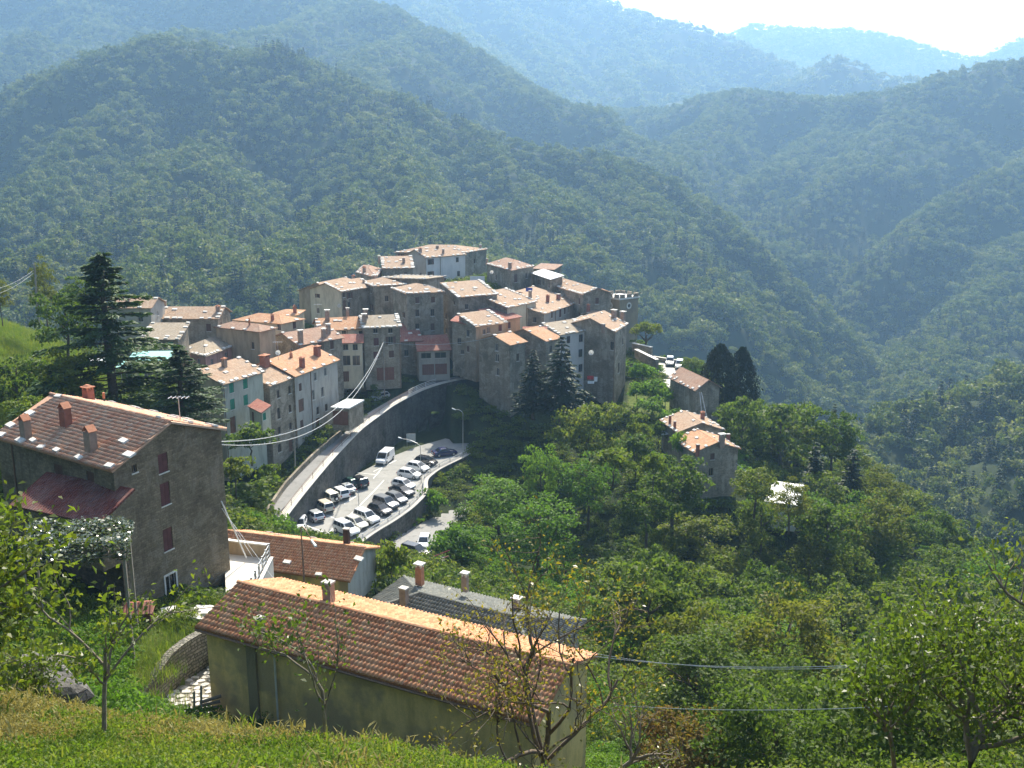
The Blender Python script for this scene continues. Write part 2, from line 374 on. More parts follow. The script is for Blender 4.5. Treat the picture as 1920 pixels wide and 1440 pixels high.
_xy = _c[:, :2]/100.0
_n = len(_c); _K = _U(((_xy[:, None]-_xy[None])**2).sum(-1)) + 2e-4*np.eye(_n)
_A = np.zeros((_n+3, _n+3)); _A[:_n, :_n] = _K; _A[:_n, _n] = 1; _A[:_n, _n+1:] = _xy; _A[_n:, :_n] = _A[:_n, _n:].T
_w = np.linalg.solve(_A, np.concatenate([_c[:, 2], [0, 0, 0]]))
def tps(x, y):
    x = np.asarray(x, float).ravel()/100; y = np.asarray(y, float).ravel()/100
    out = np.empty(len(x))
    for i in range(0, len(x), 40000):
        s = slice(i, i+40000); d2 = (x[s, None]-_xy[None, :, 0])**2 + (y[s, None]-_xy[None, :, 1])**2
        out[s] = _U(d2) @ _w[:_n] + _w[_n] + _w[_n+1]*x[s] + _w[_n+2]*y[s]
    return out
# ridges of the far hills: (crest points as picture point + distance, side slope, crest rounding)
RIDGES = [
  ([(-500,330,900),(-250,260,950),(0,208,1000),(100,152,1010),(200,112,1020),(300,84,1030),(370,96,1020),(430,112,1010),(520,108,1000),(620,150,990),(760,200,980),(870,245,970),(1000,287,960),(1150,312,940)], 0.98, 40),
  ([(1000,287,960),(1150,312,940),(1260,352,920),(1330,402,890),(1400,462,850),(1500,562,800),(1600,662,760),(1700,762,725)], 1.28, 18),
  ([(300,84,1030),(240,190,930),(150,260,840),(60,350,740),(-60,440,640)], 0.92, 22),
  ([(520,108,1000),(470,190,930),(380,280,820),(270,370,700),(150,455,590),(20,520,500),(-120,560,430)], 0.90, 25),
  ([(400,300,830),(400,370,700),(370,440,590),(330,505,500),(290,560,430)], 0.90, 16),
  ([(620,150,990),(680,230,900),(730,310,780),(780,380,680),(830,450,590),(860,520,520)], 0.92, 20),
  ([(720,330,760),(640,400,650),(560,470,560),(480,540,470)], 0.90, 18),
  ([(870,245,970),(960,330,860),(1020,400,760),(1080,480,660)], 0.78, 20),
  ([(1150,312,940),(1200,400,830),(1260,480,730),(1330,570,650)], 0.78, 20),
  ([(-300,180,1500),(0,90,1500),(60,72,1480),(110,130,1400),(120,200,1300)], 0.90, 30),
  ([(-400,-150,2100),(0,-110,2000),(300,-70,1900),(520,-30,1800),(640,2,1700),(720,22,1620),(800,62,1560),(870,97,1520),(920,132,1480),(1000,178,1420),(1100,212,1380),(1180,262,1300),(1245,318,1180)], 0.88, 40),
  ([(640,2,1700),(540,55,1500),(440,80,1380),(340,70,1300)], 0.7, 30),
  ([(800,62,1560),(700,95,1400),(640,140,1250)], 0.7, 25),
  ([(200,-40,1900),(180,40,1700),(130,110,1500)], 0.7, 30),
  ([(1040,200,1950),(1130,212,1850),(1210,212,1750),(1280,207,1650),(1335,186,1600),(1390,176,1560),(1500,190,1520),(1600,191,1490),(1700,175,1460),(1765,150,1430),(1850,130,1410),(1920,122,1400),(2100,70,1400),(2400,20,1400)], 0.78, 40),
  ([(1390,176,1560),(1310,250,1400),(1250,310,1260)], 0.78, 25),
  ([(1765,150,1430),(1660,260,1290),(1560,340,1180),(1450,420,1080),(1395,462,1010)], 0.78, 30),
  ([(1600,191,1490),(1500,290,1330),(1420,350,1220)], 0.6, 25),
  ([(2300,150,1250),(2100,230,1190),(1920,312,1120),(1830,350,1070),(1740,405,1020),(1660,485,960),(1612,560,910),(1597,625,870),(1625,690,800)], 1.15, 20),
  ([(1920,450,980),(1850,560,860),(1780,660,740),(1740,740,640)], 0.78, 20),
  ([(2400,600,470),(2150,690,450),(1920,747,430),(1850,762,425),(1780,782,420),(1700,812,405),(1640,846,385),(1600,885,360)], 0.78, 18),
  ([(2150,690,450),(2050,850,330),(1960,930,250),(1900,1000,200)], 0.6, 14),
  ([(-600,-260,3300),(200,-330,3200),(600,-240,3100),(900,-120,3000),(1050,-40,2950),(1120,0,2900),(1180,26,2850),(1250,50,2800),(1310,60,2750),(1360,78,2700),(1430,112,2600),(1500,142,2500),(1540,165,2400)], 0.90, 60),
  ([(900,-120,3000),(960,20,2700),(1010,110,2450),(1060,170,2250)], 0.90, 50),
  ([(600,-240,3100),(760,-40,2700),(850,60,2400),(930,140,2100)], 0.90, 50),
  ([(1180,26,2850),(1180,100,2600),(1150,170,2300)], 0.7, 50),
  ([(1250,190,2250),(1340,185,2250),(1440,172,2250),(1500,152,2250),(1545,128,2250),(1565,118,2250),(1605,127,2250),(1640,148,2230),(1700,156,2200),(1760,166,2150)], 0.78, 25),
  ([(1200,120,4000),(1350,72,3900),(1420,54,3900),(1500,60,3900),(1600,62,3900),(1660,75,3850),(1700,86,3800),(1760,105,3800),(1800,112,3800),(1850,114,3800),(1890,98,3800),(1920,80,3800),(2050,20,3800),(2300,-20,3800)], 0.6, 70),
]
SEGS = []
for pts, sl, rr in RIDGES:
    q = [P(*p) for p in pts]
    for a, b in zip(q[:-1], q[1:]): SEGS.append((a, b, sl, rr))
_np = np.random.default_rng(3)
def vnoise(x, y, seed):
    xi = np.floor(x).astype(np.int64); yi = np.floor(y).astype(np.int64); fx = x-xi; fy = y-yi
    fx = fx*fx*(3-2*fx); fy = fy*fy*(3-2*fy)
    def h(a, b):
        v = (a*374761393 + b*668265263 + seed*1442695041) & 0xffffffff
        v = ((v ^ (v >> 13))*1274126177) & 0xffffffff
        return ((v ^ (v >> 16)) & 0xffff)/65535.0
    return (h(xi, yi)*(1-fx)+h(xi+1, yi)*fx)*(1-fy) + (h(xi, yi+1)*(1-fx)+h(xi+1, yi+1)*fx)*fy
def fbm(x, y, seed, octs=4):
    s = np.zeros_like(x); a = 1.0; t = 0
    for o in range(octs):
        s += a*(vnoise(x*2**o, y*2**o, seed+o)-0.5); t += a; a *= 0.5
    return s/t
def far_h(x, y):
    wx = x + 60*fbm(x/160, y/160, 11); wy = y + 60*fbm(x/160, y/160, 21)
    h = np.full(x.shape, -235.0) + 20*fbm(x/200, y/200, 5)
    K = 10.0; dmin = np.full(x.shape, 1e9)
    for a, b, sl, rr in SEGS:
        ux, uy = b.x-a.x, b.y-a.y; l2 = ux*ux+uy*uy
        # the crest itself stays put; only the flanks are warped
        t = np.clip(((x-a.x)*ux + (y-a.y)*uy)/l2, 0, 1)
        d0 = np.hypot(x-(a.x+ux*t), y-(a.y+uy*t))
        tw = np.clip(((wx-a.x)*ux + (wy-a.y)*uy)/l2, 0, 1)
        dw = np.hypot(wx-(a.x+ux*tw), wy-(a.y+uy*tw))
        m = np.clip(d0/120, 0, 1); d = d0*(1-m) + dw*m; dmin = np.minimum(dmin, d0)
        z = a.z + (b.z-a.z)*t - sl*(np.sqrt(d*d+rr*rr)-rr)
        hi = np.maximum(h, z); df = np.abs(h-z)
        h = hi + np.where(df < K, (K-df)**2/(4*K), 0)*0.6
    g = 1-2*np.abs(fbm(wx/118, wy/118, 51, 3))*2.2; g2 = 1-2*np.abs(fbm(x/48, y/48, 57, 3))*2.2
    return h + np.clip(dmin/90, 0, 1)*(38*(g-.62) + 9*(g2-.5))
def height(x, y):
    x = np.asarray(x, float); y = np.asarray(y, float); sh = x.shape
    x = x.ravel(); y = y.ravel()
    r = np.hypot(x, y*0.92)
    far = np.full(len(x), -240.0); m = r > 150
    if m.any(): far[m] = far_h(x[m], y[m])
    near = np.full(len(x), -250.0); m2 = r < 420
    if m2.any(): near[m2] = tps(x[m2], y[m2])
    w = np.clip((r-235)/110, 0, 1); w = w*w*(3-2*w)
    near = near - 200*np.clip((r-300)/150, 0, 1)
    blend = near*(1-w) + np.maximum(far, near)*w
    return blend.reshape(sh)
def hz(x, y): return float(height(np.array([x]), np.array([y]))[0])
NA, NR = 560, 560
az = np.radians(np.linspace(-64, 64, NA)); rr_ = 1.2*np.exp(np.linspace(0, math.log(6500/1.2), NR))
RR, AZ = np.meshgrid(rr_, az, indexing='ij')
GX, GY = RR*np.sin(AZ), RR*np.cos(AZ) - 0.6
GZ = height(GX, GY)
# flatten what lies under the car park and the lower street
LOT_POLY = [(545,1005),(562,972),(600,935),(640,905),(690,878),(735,856),(780,838),(835,822),(882,832),(893,845),(862,862),(820,882),(795,902),(797,928),(770,955),(735,980),(700,1000),(660,1030),(600,1040)]
LOT3 = [Pz(a, b, LOT_Z) for a, b in LOT_POLY]
STREET3 = [P(a, b, Y) for a, b, Y in ((700,1075,115),(705,1030,124),(745,1004,131),(800,978,139),(835,962,144),(880,940,150),(890,952,147),(848,985,138),(822,1010,131),(800,1050,122))]
def in_poly(x, y, poly):
    c = np.zeros(x.shape, bool); n = len(poly)
    for i in range(n):
        a, b = poly[i], poly[i-1]
        k = ((a.y > y) != (b.y > y)) & (x < (b.x-a.x)*(y-a.y)/((b.y-a.y) if abs(b.y-a.y) > 1e-9 else 1e-9) + a.x)
        c ^= k
    return c
m = in_poly(GX, GY, LOT3); GZ[m] = np.minimum(GZ[m], LOT_Z-0.5)
m = in_poly(GX, GY, STREET3)
_sp = np.array([tuple(p) for p in STREET3]); _sc = np.linalg.lstsq(np.c_[_sp[:, :2], np.ones(len(_sp))], _sp[:, 2], rcond=None)[0]
def street_z(x, y): return _sc[0]*x + _sc[1]*y + _sc[2]
GZ[m] = np.minimum(GZ[m], street_z(GX[m], GY[m])-0.4)
PATH_Z = -29.35
PATH = [Pz(a, b, PATH_Z) for a, b in ((258,1368),(300,1323),(331,1294),(360,1273),(399,1249),(402,1300),(402,1372))]
def pz(x, y): return PATH_Z + 0*x
def grow(poly, k):
    c = sum(poly, Vector())/len(poly); return [c+(p-c)*k for p in poly]
m = in_poly(GX, GY, grow(PATH, 1.25)); GZ[m] = np.minimum(GZ[m], pz(GX[m], GY[m])-0.25)
m = in_poly(GX, GY, [Pz(600,845,-44), Pz(690,778,-43.3), Pz(740,745,-42.8), Pz(800,723,-42.3), Pz(838,716,-42.2), Pz(850,822,LOT_Z), Pz(780,840,LOT_Z), Pz(690,880,LOT_Z), Pz(610,935,LOT_Z)]); GZ[m] = np.minimum(GZ[m], LOT_Z-.3)
m = in_poly(GX, GY, [Vector(q) for q in ((-19,46.5,0),(-15.5,45,0),(-14,36,0),(-16,34,0),(-24,36,0),(-22,44,0))]); GZ[m] = np.minimum(GZ[m], -.655*GY[m])
GZ += np.where(RR > 12, 0.25*np.clip((RR-12)/30, 0, 1)*fbm(GX/3, GY/3, 31)*2, 0.10*fbm(GX/0.8, GY/0.8, 33))
def grid_faces(nr, na):
    i = np.arange((nr-1)*(na-1)); a = (i//(na-1))*na + i % (na-1)
    return np.stack([a, a+1, a+na+1, a+na], 1)[:, ::-1]
V = np.stack([GX, GY, GZ], -1).reshape(-1, 3)
# what grows where: 1 = meadow
MEADOW_W = [Vector(q) for q in ((-110,170,0),(-66,165,0),(-60,140,0),(-55,120,0),(-50,112,0),(-52,98,0),(-70,90,0),(-110,90,0))]
MEADOW = [
          [(-200,1290,14.5),(0,1290,14.5),(300,1350,14),(700,1400,13),(1000,1440,12.5),(1500,1500,11),(1500,2500,2),(-200,2500,2)],
          [(300,1160,56),(360,1170,54),(365,1200,51),(320,1260,46),(240,1280,42),(230,1180,50)],
          [(1180,700,190),(1250,760,180),(1320,820,165),(1290,830,160),(1210,760,172),(1170,740,178)]]
mead = np.zeros(GX.shape, bool)
for poly in MEADOW: mead |= in_poly(GX, GY, [P(*p) for p in poly])
mead |= in_poly(GX, GY, MEADOW_W)
m, nt, out = nmat('ground_cover')
g = N(nt, 'ShaderNodeNewGeometry'); at = N(nt, 'ShaderNodeAttribute', attribute_name='meadow')
n1 = noise_n(nt, g.outputs['Position'], 0.08, 6.0, 0.7); n2 = noise_n(nt, g.outputs['Position'], 2.2, 6.0, 0.7)
wood = ramp(nt, n2, [(0.3, (0.018, 0.028, 0.010)), (0.55, (0.035, 0.05, 0.018)), (0.8, (0.06, 0.055, 0.03))])
gr = ramp(nt, n2, [(0.3, (0.07, 0.11, 0.02)), (0.52, (0.13, 0.17, 0.035)), (0.75, (0.22, 0.19, 0.08))])
c = mixc(nt, at.outputs['Fac'], wood, gr)
bsdf(nt, out, c, 0.95, bump(nt, n2, 0.8, 0.3), spec=0.1); M_GROUND = m
me = np_mesh('ground', V, grid_faces(NR, NA), [M_GROUND], smooth=True)
a = me.attributes.new('meadow', 'FLOAT', 'POINT'); a.data.foreach_set('value', mead.astype(np.float32).ravel())
tag(link_mesh('ground', me), 'wooded valley ground with grassy meadows and steep slopes', None, None, 'structure')
# ================================================================ foliage meshes
def leaf_quads(pos, axis, nrm, size, asp=0.55):
    axis = axis/np.maximum(np.linalg.norm(axis, axis=1, keepdims=True), 1e-6)
    s = np.cross(axis, nrm); s /= np.maximum(np.linalg.norm(s, axis=1, keepdims=True), 1e-6)
    n = np.cross(s, axis); sz = size[:, None]
    a = pos - axis*sz*0.5; c = pos + axis*sz*0.5 - n*sz*0.10
    b = pos + s*sz*asp*0.5 + n*sz*0.12; d = pos - s*sz*asp*0.5 + n*sz*0.12
    V = np.stack([a, b, c, d], 1).reshape(-1, 3); k = len(pos)
    return V, np.arange(4*k).reshape(k, 4)
def rdir(r, n):
    v = r.normal(size=(n, 3)); return v/np.linalg.norm(v, axis=1, keepdims=True)
def broad_crown(seed, n, leaf, rx=4.0, rz=3.6, cz=5.4, ncl=46, clr=1.15, low=-0.55, lv=0.4, asp=0.6, bias=0.55):
    r = np.random.default_rng(seed)
    d = rdir(r, ncl*3); d = d[d[:, 2] > low][:ncl]; k = len(d)
    rad_ = (0.45 + 0.55*r.random(k)**0.6)[:, None]
    cen = d*rad_*np.array([rx, rx, rz]) * (1 + 0.18*r.normal(size=(k, 1))*0.6) + np.array([0, 0, cz])
    cr = clr*(0.65 + 0.7*r.random(k))
    ci = r.integers(0, k, n); ld = rdir(r, n); ld[:, 2] = np.where(ld[:, 2] < -0.25, -ld[:, 2], ld[:, 2])
    pos = cen[ci] + ld*(cr[ci]*(0.55 + 0.5*r.random(n)))[:, None]*np.array([1.15, 1.15, 0.8])
    nr = ld*bias + rdir(r, n)*0.7 + np.array([0, 0, 0.25])
    ax = np.cross(nr, rdir(r, n)) + np.array([0, 0, -0.25])
    return leaf_quads(pos, ax, nr, leaf*(1-lv/2 + lv*r.random(n)), asp)
def conifer_crown(seed, H, R, n_wh, per, leaf, droop=0.35, top=1.0, gap=0.0, power=1.0, z0=0.08):
    """whorls of flat drooping boughs"""
    r = np.random.default_rng(seed); VV = []; FF = []; o = 0
    for w in range(n_wh):
        t = (w + 0.5*r.random())/n_wh; z = H*(z0 + (top-z0)*t)
        Rb = R*(1-t)**power*(0.8 + 0.35*r.random()) + 0.15
        nb = max(3, int(5 + 3*(1-t)))
        a0 = r.random()*6.28
        for b in range(nb):
            an = a0 + 6.283*b/nb + r.normal()*0.18; Lb = Rb*(0.75 + 0.4*r.random())
            k = max(5, int(per*Lb/R)); s = r.random(k)**0.7
            x = Lb*s; zz = z + 0.18*Lb*s - droop*Lb*s*s + r.normal(size=k)*0.06
            side = (r.random(k)-0.5)*2*Lb*0.30*(1-s*0.65)
            ca, sa = math.cos(an), math.sin(an)
            pos = np.stack([x*ca - side*sa, x*sa + side*ca, zz - np.abs(side)*0.25], 1)
            ax = np.stack([ca - side/Lb*sa*2, sa + side/Lb*ca*2, np.full(k, -0.25)], 1) + r.normal(size=(k, 3))*0.25
            nr = np.stack([np.zeros(k), np.zeros(k), np.ones(k)], 1) + r.normal(size=(k, 3))*0.45
            v, f = leaf_quads(pos, ax, nr, leaf*(0.7 + 0.7*r.random(k)), 0.38)
            VV.append(v); FF.append(f + o); o += len(v)
    return np.concatenate(VV), np.concatenate(FF)
def column_crown(seed, n, H, R, leaf, cut=0.95):
    r = np.random.default_rng(seed); t = r.random(n)
    a = r.random(n)*6.283; prof = np.clip(1-t, 0.02, 1)**.55*np.clip((t+.06)/.3, 0, 1)**.4*1.12
    lob = 1 + 0.16*np.sin(a*5+t*9) + 0.10*np.sin(a*9-t*23)
    d = np.stack([np.cos(a), np.sin(a), 0.5*(t-0.3)], 1)
    rr = R*prof*lob*(0.72 + 0.3*r.random(n))
    pos = np.stack([np.cos(a)*rr, np.sin(a)*rr, H*t*cut + 0.2], 1)
    nr = d + rdir(r, n)*0.6; ax = np.array([0, 0, 1.0]) + rdir(r, n)*0.7
    return leaf_quads(pos, ax, nr, leaf*(0.7 + 0.6*r.random(n)), 0.45)
def trunk_mb(H, r0, seed, limbs=5, spread=2.2, z0=0.45):
    rr = random.Random(seed); mb = MB()
    pts = [(0, 0, -1.0), (0.05, 0, 0)] + [(rr.uniform(-.12, .12)*k, rr.uniform(-.12, .12)*k, H*k/4) for k in range(1, 5)]
    mb.tube(pts, [r0*1.25, r0*1.1, r0*.9, r0*.75, r0*.5, r0*.22], 7)
    for i in range(limbs):
        a = 6.283*i/limbs + rr.uniform(-.4, .4); z = H*rr.uniform(z0, .8); s = spread*rr.uniform(.7, 1.1)
        mb.tube([(0, 0, z), (math.cos(a)*s*.5, math.sin(a)*s*.5, z+s*.45), (math.cos(a)*s, math.sin(a)*s, z+s*.75)], [r0*.45, r0*.3, r0*.1], 5)
    return mb
LEAF_FAR = leaf_mat('leaves_far_wood', [(0.045, 0.072, 0.021), (0.085, 0.118, 0.032), (0.135, 0.165, 0.048), (0.20, 0.205, 0.07)], 0.30, nscale=0.02)
LEAF_MID = leaf_mat('leaves_wood', [(0.038, 0.068, 0.015), (0.070, 0.112, 0.022), (0.108, 0.150, 0.030), (0.145, 0.16, 0.036)], 0.43)
LEAF_BRIGHT = leaf_mat('leaves_bright', [(0.06, 0.12, 0.018), (0.09, 0.17, 0.025), (0.13, 0.21, 0.035)], 0.45)
LEAF_GOLD = leaf_mat('leaves_golden', [(0.065, 0.088, 0.020), (0.10, 0.118, 0.026), (0.145, 0.145, 0.032)], 0.45)
LEAF_RUST = leaf_mat('leaves_russet', [(0.07, 0.085, 0.02), (0.13, 0.10, 0.025), (0.19, 0.10, 0.03)], 0.4)
LEAF_CON = leaf_mat('needles_dark', [(0.012, 0.028, 0.012), (0.020, 0.042, 0.017), (0.032, 0.058, 0.022)], 0.12, rough=0.6, spec=0.2)
LEAF_CED = leaf_mat('needles_cedar', [(0.022, 0.05, 0.014), (0.036, 0.075, 0.020), (0.06, 0.105, 0.028)], 0.2, rough=0.6, spec=0.2)
LEAF_CYP = leaf_mat('needles_cypress', [(0.014, 0.024, 0.014), (0.020, 0.034, 0.017), (0.034, 0.048, 0.022)], 0.08, rough=0.7, spec=0.15)
LEAF_GLOSS = leaf_mat('leaves_glossy', [(0.045, 0.078, 0.014), (0.085, 0.125, 0.022), (0.15, 0.165, 0.03)], 0.48, rough=0.42, spec=0.4, nscale=1.2)
LEAF_YEL = leaf_mat('leaves_yellowing', [(0.08, 0.12, 0.02), (0.14, 0.16, 0.028), (0.27, 0.215, 0.03)], 0.5, (1.3, 1.25, 0.6), 0.35, 0.5, 1.5)
# ================================================================ far woods (one mass nobody could count)
def points_mesh(name, pos, rot, scl, idx):
    me = bpy.data.meshes.new(name); me.vertices.add(len(pos)); me.vertices.foreach_set('co', np.asarray(pos, np.float32).ravel())
    for nm, ty, key, arr in (('rotz', 'FLOAT', 'value', rot), ('scl', 'FLOAT_VECTOR', 'vector', scl), ('idx', 'INT', 'value', idx)):
        a = me.attributes.new(nm, ty, 'POINT'); a.data.foreach_set(key, np.asarray(arr, np.int32 if ty == 'INT' else np.float32).ravel())
    me.update(); return me
def scatter(name, label, pos, rot, scl, idx, variants, cat=None):
    me = points_mesh(name, pos, rot, scl, idx); o = link_mesh(name, me)
    vc = bpy.data.collections.new(name + '_pieces')
    for i, vm in enumerate(variants):
        vo = bpy.data.objects.new('%s_piece_%02d' % (name, i), vm); vc.objects.link(vo)
    ng = bpy.data.node_groups.new(name + '_scatter', 'GeometryNodeTree')
    ng.interface.new_socket('Geometry', in_out='INPUT', socket_type='NodeSocketGeometry')
    ng.interface.new_socket('Geometry', in_out='OUTPUT', socket_type='NodeSocketGeometry')
    gi = ng.nodes.new('NodeGroupInput'); go = ng.nodes.new('NodeGroupOutput')
    ip = ng.nodes.new('GeometryNodeInstanceOnPoints'); ci = ng.nodes.new('GeometryNodeCollectionInfo')
    ci.inputs['Collection'].default_value = vc; ci.inputs['Separate Children'].default_value = True; ci.inputs['Reset Children'].default_value = True
    def at(nm, ty):
        a = ng.nodes.new('GeometryNodeInputNamedAttribute'); a.data_type = ty; a.inputs['Name'].default_value = nm; return a.outputs['Attribute']
    cx = ng.nodes.new('ShaderNodeCombineXYZ'); ng.links.new(at('rotz', 'FLOAT'), cx.inputs[2])
    ng.links.new(gi.outputs[0], ip.inputs['Points']); ng.links.new(ci.outputs[0], ip.inputs['Instance'])
    ip.inputs['Pick Instance'].default_value = True
    ng.links.new(at('idx', 'INT'), ip.inputs['Instance Index']); ng.links.new(cx.outputs[0], ip.inputs['Rotation']); ng.links.new(at('scl', 'FLOAT_VECTOR'), ip.inputs['Scale'])
    ng.links.new(ip.outputs[0], go.inputs[0])
    md = o.modifiers.new('scatter', 'NODES'); md.node_group = ng
    return tag(o, label, cat, None, 'stuff')
# horizon of the terrain seen from the camera: drop trees that could not show
EL = np.where(RR > 300, GZ+6, GZ)/np.maximum(RR, 1); EMAX = np.maximum.accumulate(EL, 0)
def hidden(x, y, z, ht):
    r = np.hypot(x, y+0.6); a = np.arctan2(x, y+0.6)
    ia = np.clip(np.round((a-az[0])/(az[1]-az[0])).astype(int), 0, NA-1)
    ir = np.clip(np.searchsorted(rr_, r*0.985-6)-1, 0, NR-1)
    return (z + ht)/r < EMAX[ir, ia] - 0.004
def scatter_pts(n, r0, r1, a0, a1, seed):
    r = np.random.default_rng(seed)
    rr = np.sqrt(r.random(n)*(r1*r1-r0*r0) + r0*r0); aa = np.radians(a0 + (a1-a0)*r.random(n))
    return rr*np.sin(aa), rr*np.cos(aa), r
crowns = []
for i in range(6):
    V_, F_ = broad_crown(100+i, 210, 1.35, rx=(4.2, 3.8, 4.6, 3.6, 4.4, 3.4)[i], rz=(3.4, 4.2, 3.2, 4.8, 3.7, 4.0)[i], cz=5.0, ncl=17, clr=1.55, low=-0.35)
    crowns.append(np_mesh('far_crown', V_, F_, [LEAF_FAR]))
V_, F_ = conifer_crown(120, 12, 2.6, 10, 9, 1.3)
crowns.append(np_mesh('far_conifer', V_, F_, [LEAF_CON]))
lowc = []
for i in range(3):
    V_, F_ = broad_crown(140+i, 60, 2.6, rx=4.6, rz=3.8, cz=4.5, ncl=9, clr=2.0, low=-0.2)
    lowc.append(np_mesh('distant_crown', V_, F_, [LEAF_FAR]))
def dense_wood(name, label, r0, r1, area, seed, vs, smin, smax, mask=None, con=0.0):
    a0, a1 = -31.5, 31.5
    n = int(math.radians(a1-a0)*(r1*r1-r0*r0)/2/area)
    x, y, r = scatter_pts(n, r0, r1, a0, a1, seed); z = height(x, y)
    k = ~hidden(x, y, z, 12)
    if mask is not None: k &= mask(x, y, z)
    x, y, z = x[k], y[k], z[k]; n = len(x)
    s = (smin + (smax-smin)*r.random(n)**1.3)*(0.85+0.5*vnoise(x/45, y/45, 77))
    sc = np.stack([s*(0.9+0.25*r.random(n)), s*(0.9+0.25*r.random(n)), s*(0.8+0.5*r.random(n))], 1)
    nb = len(vs) - (1 if con > 0 else 0); idx = r.integers(0, nb, n)
    if con > 0:
        cn = r.random(n) < con*np.clip(vnoise(x/70, y/70, 91)*3-1.3, 0, 1.5); idx[cn] = nb
    print(name, n)
    return scatter(name, label, np.stack([x, y, z-0.8], 1), r.random(n)*6.283, sc, idx, vs)
def far_mask(x, y, z): return (np.hypot(x, y*0.92) > 262) | (x > 88)
dense_wood('hillside_forest', 'hazy green forest covering the slopes across the valley behind the village', 150, 1250, 28, 41, crowns, 0.55, 1.05, far_mask, 0.5)
dense_wood('mountain_forest', 'blue hazy forest on the higher ridges behind', 1250, 2000, 44, 42, crowns[:6], 0.65, 1.1)
dense_wood('distant_forest', 'faint forest on the farthest pale mountains', 2000, 4200, 200, 43, lowc, 1.1, 1.9)
# ================================================================ haze
mb = MB(); mb.box((0, 1800, -330), 9000, 9000, 330+900)
m = bpy.data.materials.new('haze'); m.use_nodes = True; nt = m.node_tree; nt.nodes.clear()
out = nt.nodes.new('ShaderNodeOutputMaterial'); pv = nt.nodes.new('ShaderNodeVolumePrincipled')
pv.inputs['Density'].default_value = HAZE_DENSITY; pv.inputs['Color'].default_value = (*HAZE_COLOR, 1); pv.inputs['Anisotropy'].default_value = HAZE_ANISO
pv.inputs['Density Attribute'].default_value = ''
nt.links.new(pv.outputs[0], out.inputs['Volume'])
tag(mb.build('haze', m), 'blue afternoon haze filling the valley', None, None, 'stuff')
# ================================================================ houses
UP = Vector((0, 0, 1))
SLAB_ME = None
def slab_mesh():
    global SLAB_ME
    if SLAB_ME is None:
        r = random.Random(4); mb = MB(); mb.box((0, 0, 0), 0.78, 0.50, 0.12, tx=0.93, ty=0.9)
        SLAB_ME = mb.mesh('stone_slab', M_SLAB)
    return SLAB_ME
TILE_ME = {}
def tile_mesh(mat, kind):
    key = (mat.name, kind)
    if key not in TILE_ME:
        if kind == 'pan': prof = [(-0.115, 0.0), (-0.078, 0.002), (-0.05, 0.045), (0.0, 0.078), (0.05, 0.045), (0.078, 0.002), (0.115, 0.0)]
        else: prof = [(-0.11, -0.01), (-0.08, 0.045), (-0.03, 0.075), (0.03, 0.075), (0.08, 0.045), (0.11, -0.01)]
        L_ = 0.41; V_ = []; F_ = []; k = len(prof)
        for (x, z) in prof: V_.append((x, 0.0, z+0.046))
        for (x, z) in prof: V_.append((x, L_, z+0.004))
        for (x, z) in prof: V_.append((x, 0.0, z-0.015))
        for i in range(k-1):
            F_.append((i, i+1, k+i+1, k+i)); F_.append((2*k+i, 2*k+i+1, i+1, i))
        TILE_ME[key] = (np.array(V_), np.array(F_), np_mesh('tile', V_, F_, [mat]))
    return TILE_ME[key]
def tile_field(roof, o, u, v, n, wid, slope, mat, kind='pan', nobj=0, origin=None, seed=0, pu=0.232, pv=0.345, inside=None, keep=None):
    """rows of clay tiles on a roof plane: o lower corner, u along the eave, v up the slope, n plane normal"""
    V_, F_, me = tile_mesh(mat, kind); r = random.Random(seed)
    nu = max(1, int(round(wid/pu))); nv = max(1, int(round(slope/pv))); su = wid/nu; sv = slope/nv
    pieces = []
    for j in range(nv):
        for i in range(nu):
            c = o + u*((i+0.5)*su) + v*(j*sv) + n*(r.uniform(-.004, .008))
            if inside is not None and not inside((i+0.5)*su, (j+0.5)*sv): continue
            a = r.gauss(0, 0.034); uu = u*math.cos(a) + v*math.sin(a); vv = v*math.cos(a) - u*math.sin(a)
            pieces.append((c, uu, (vv + n*r.gauss(0, 0.018)).normalized(), n))
    pieces.sort(key=lambda p: p[0].length)
    for c, uu, vv, nn in pieces[:nobj]:
        ob = bpy.data.objects.new('tile', me); COL.objects.link(ob); ob.parent = roof
        ob.matrix_local = Matrix(((uu.x, vv.x, nn.x, c.x-origin.x), (uu.y, vv.y, nn.y, c.y-origin.y), (uu.z, vv.z, nn.z, c.z-origin.z), (0, 0, 0, 1)))
    rest = pieces[nobj:]
    if rest:
        C_ = np.array([tuple(p[0]-origin) for p in rest]); U_ = np.array([tuple(p[1]) for p in rest]); W_ = np.array([tuple(p[2]) for p in rest]); N_ = np.array([tuple(p[3]) for p in rest])
        VV = (C_[:, None] + V_[None, :, 0:1]*U_[:, None] + V_[None, :, 1:2]*W_[:, None] + V_[None, :, 2:3]*N_[:, None]).reshape(-1, 3)
        FF = (F_[None] + (np.arange(len(rest))*len(V_))[:, None, None]).reshape(-1, 4)
        tag(link_mesh('tile_cover', np_mesh('tile_cover', VV, FF, [mat]), roof), kind='stuff')
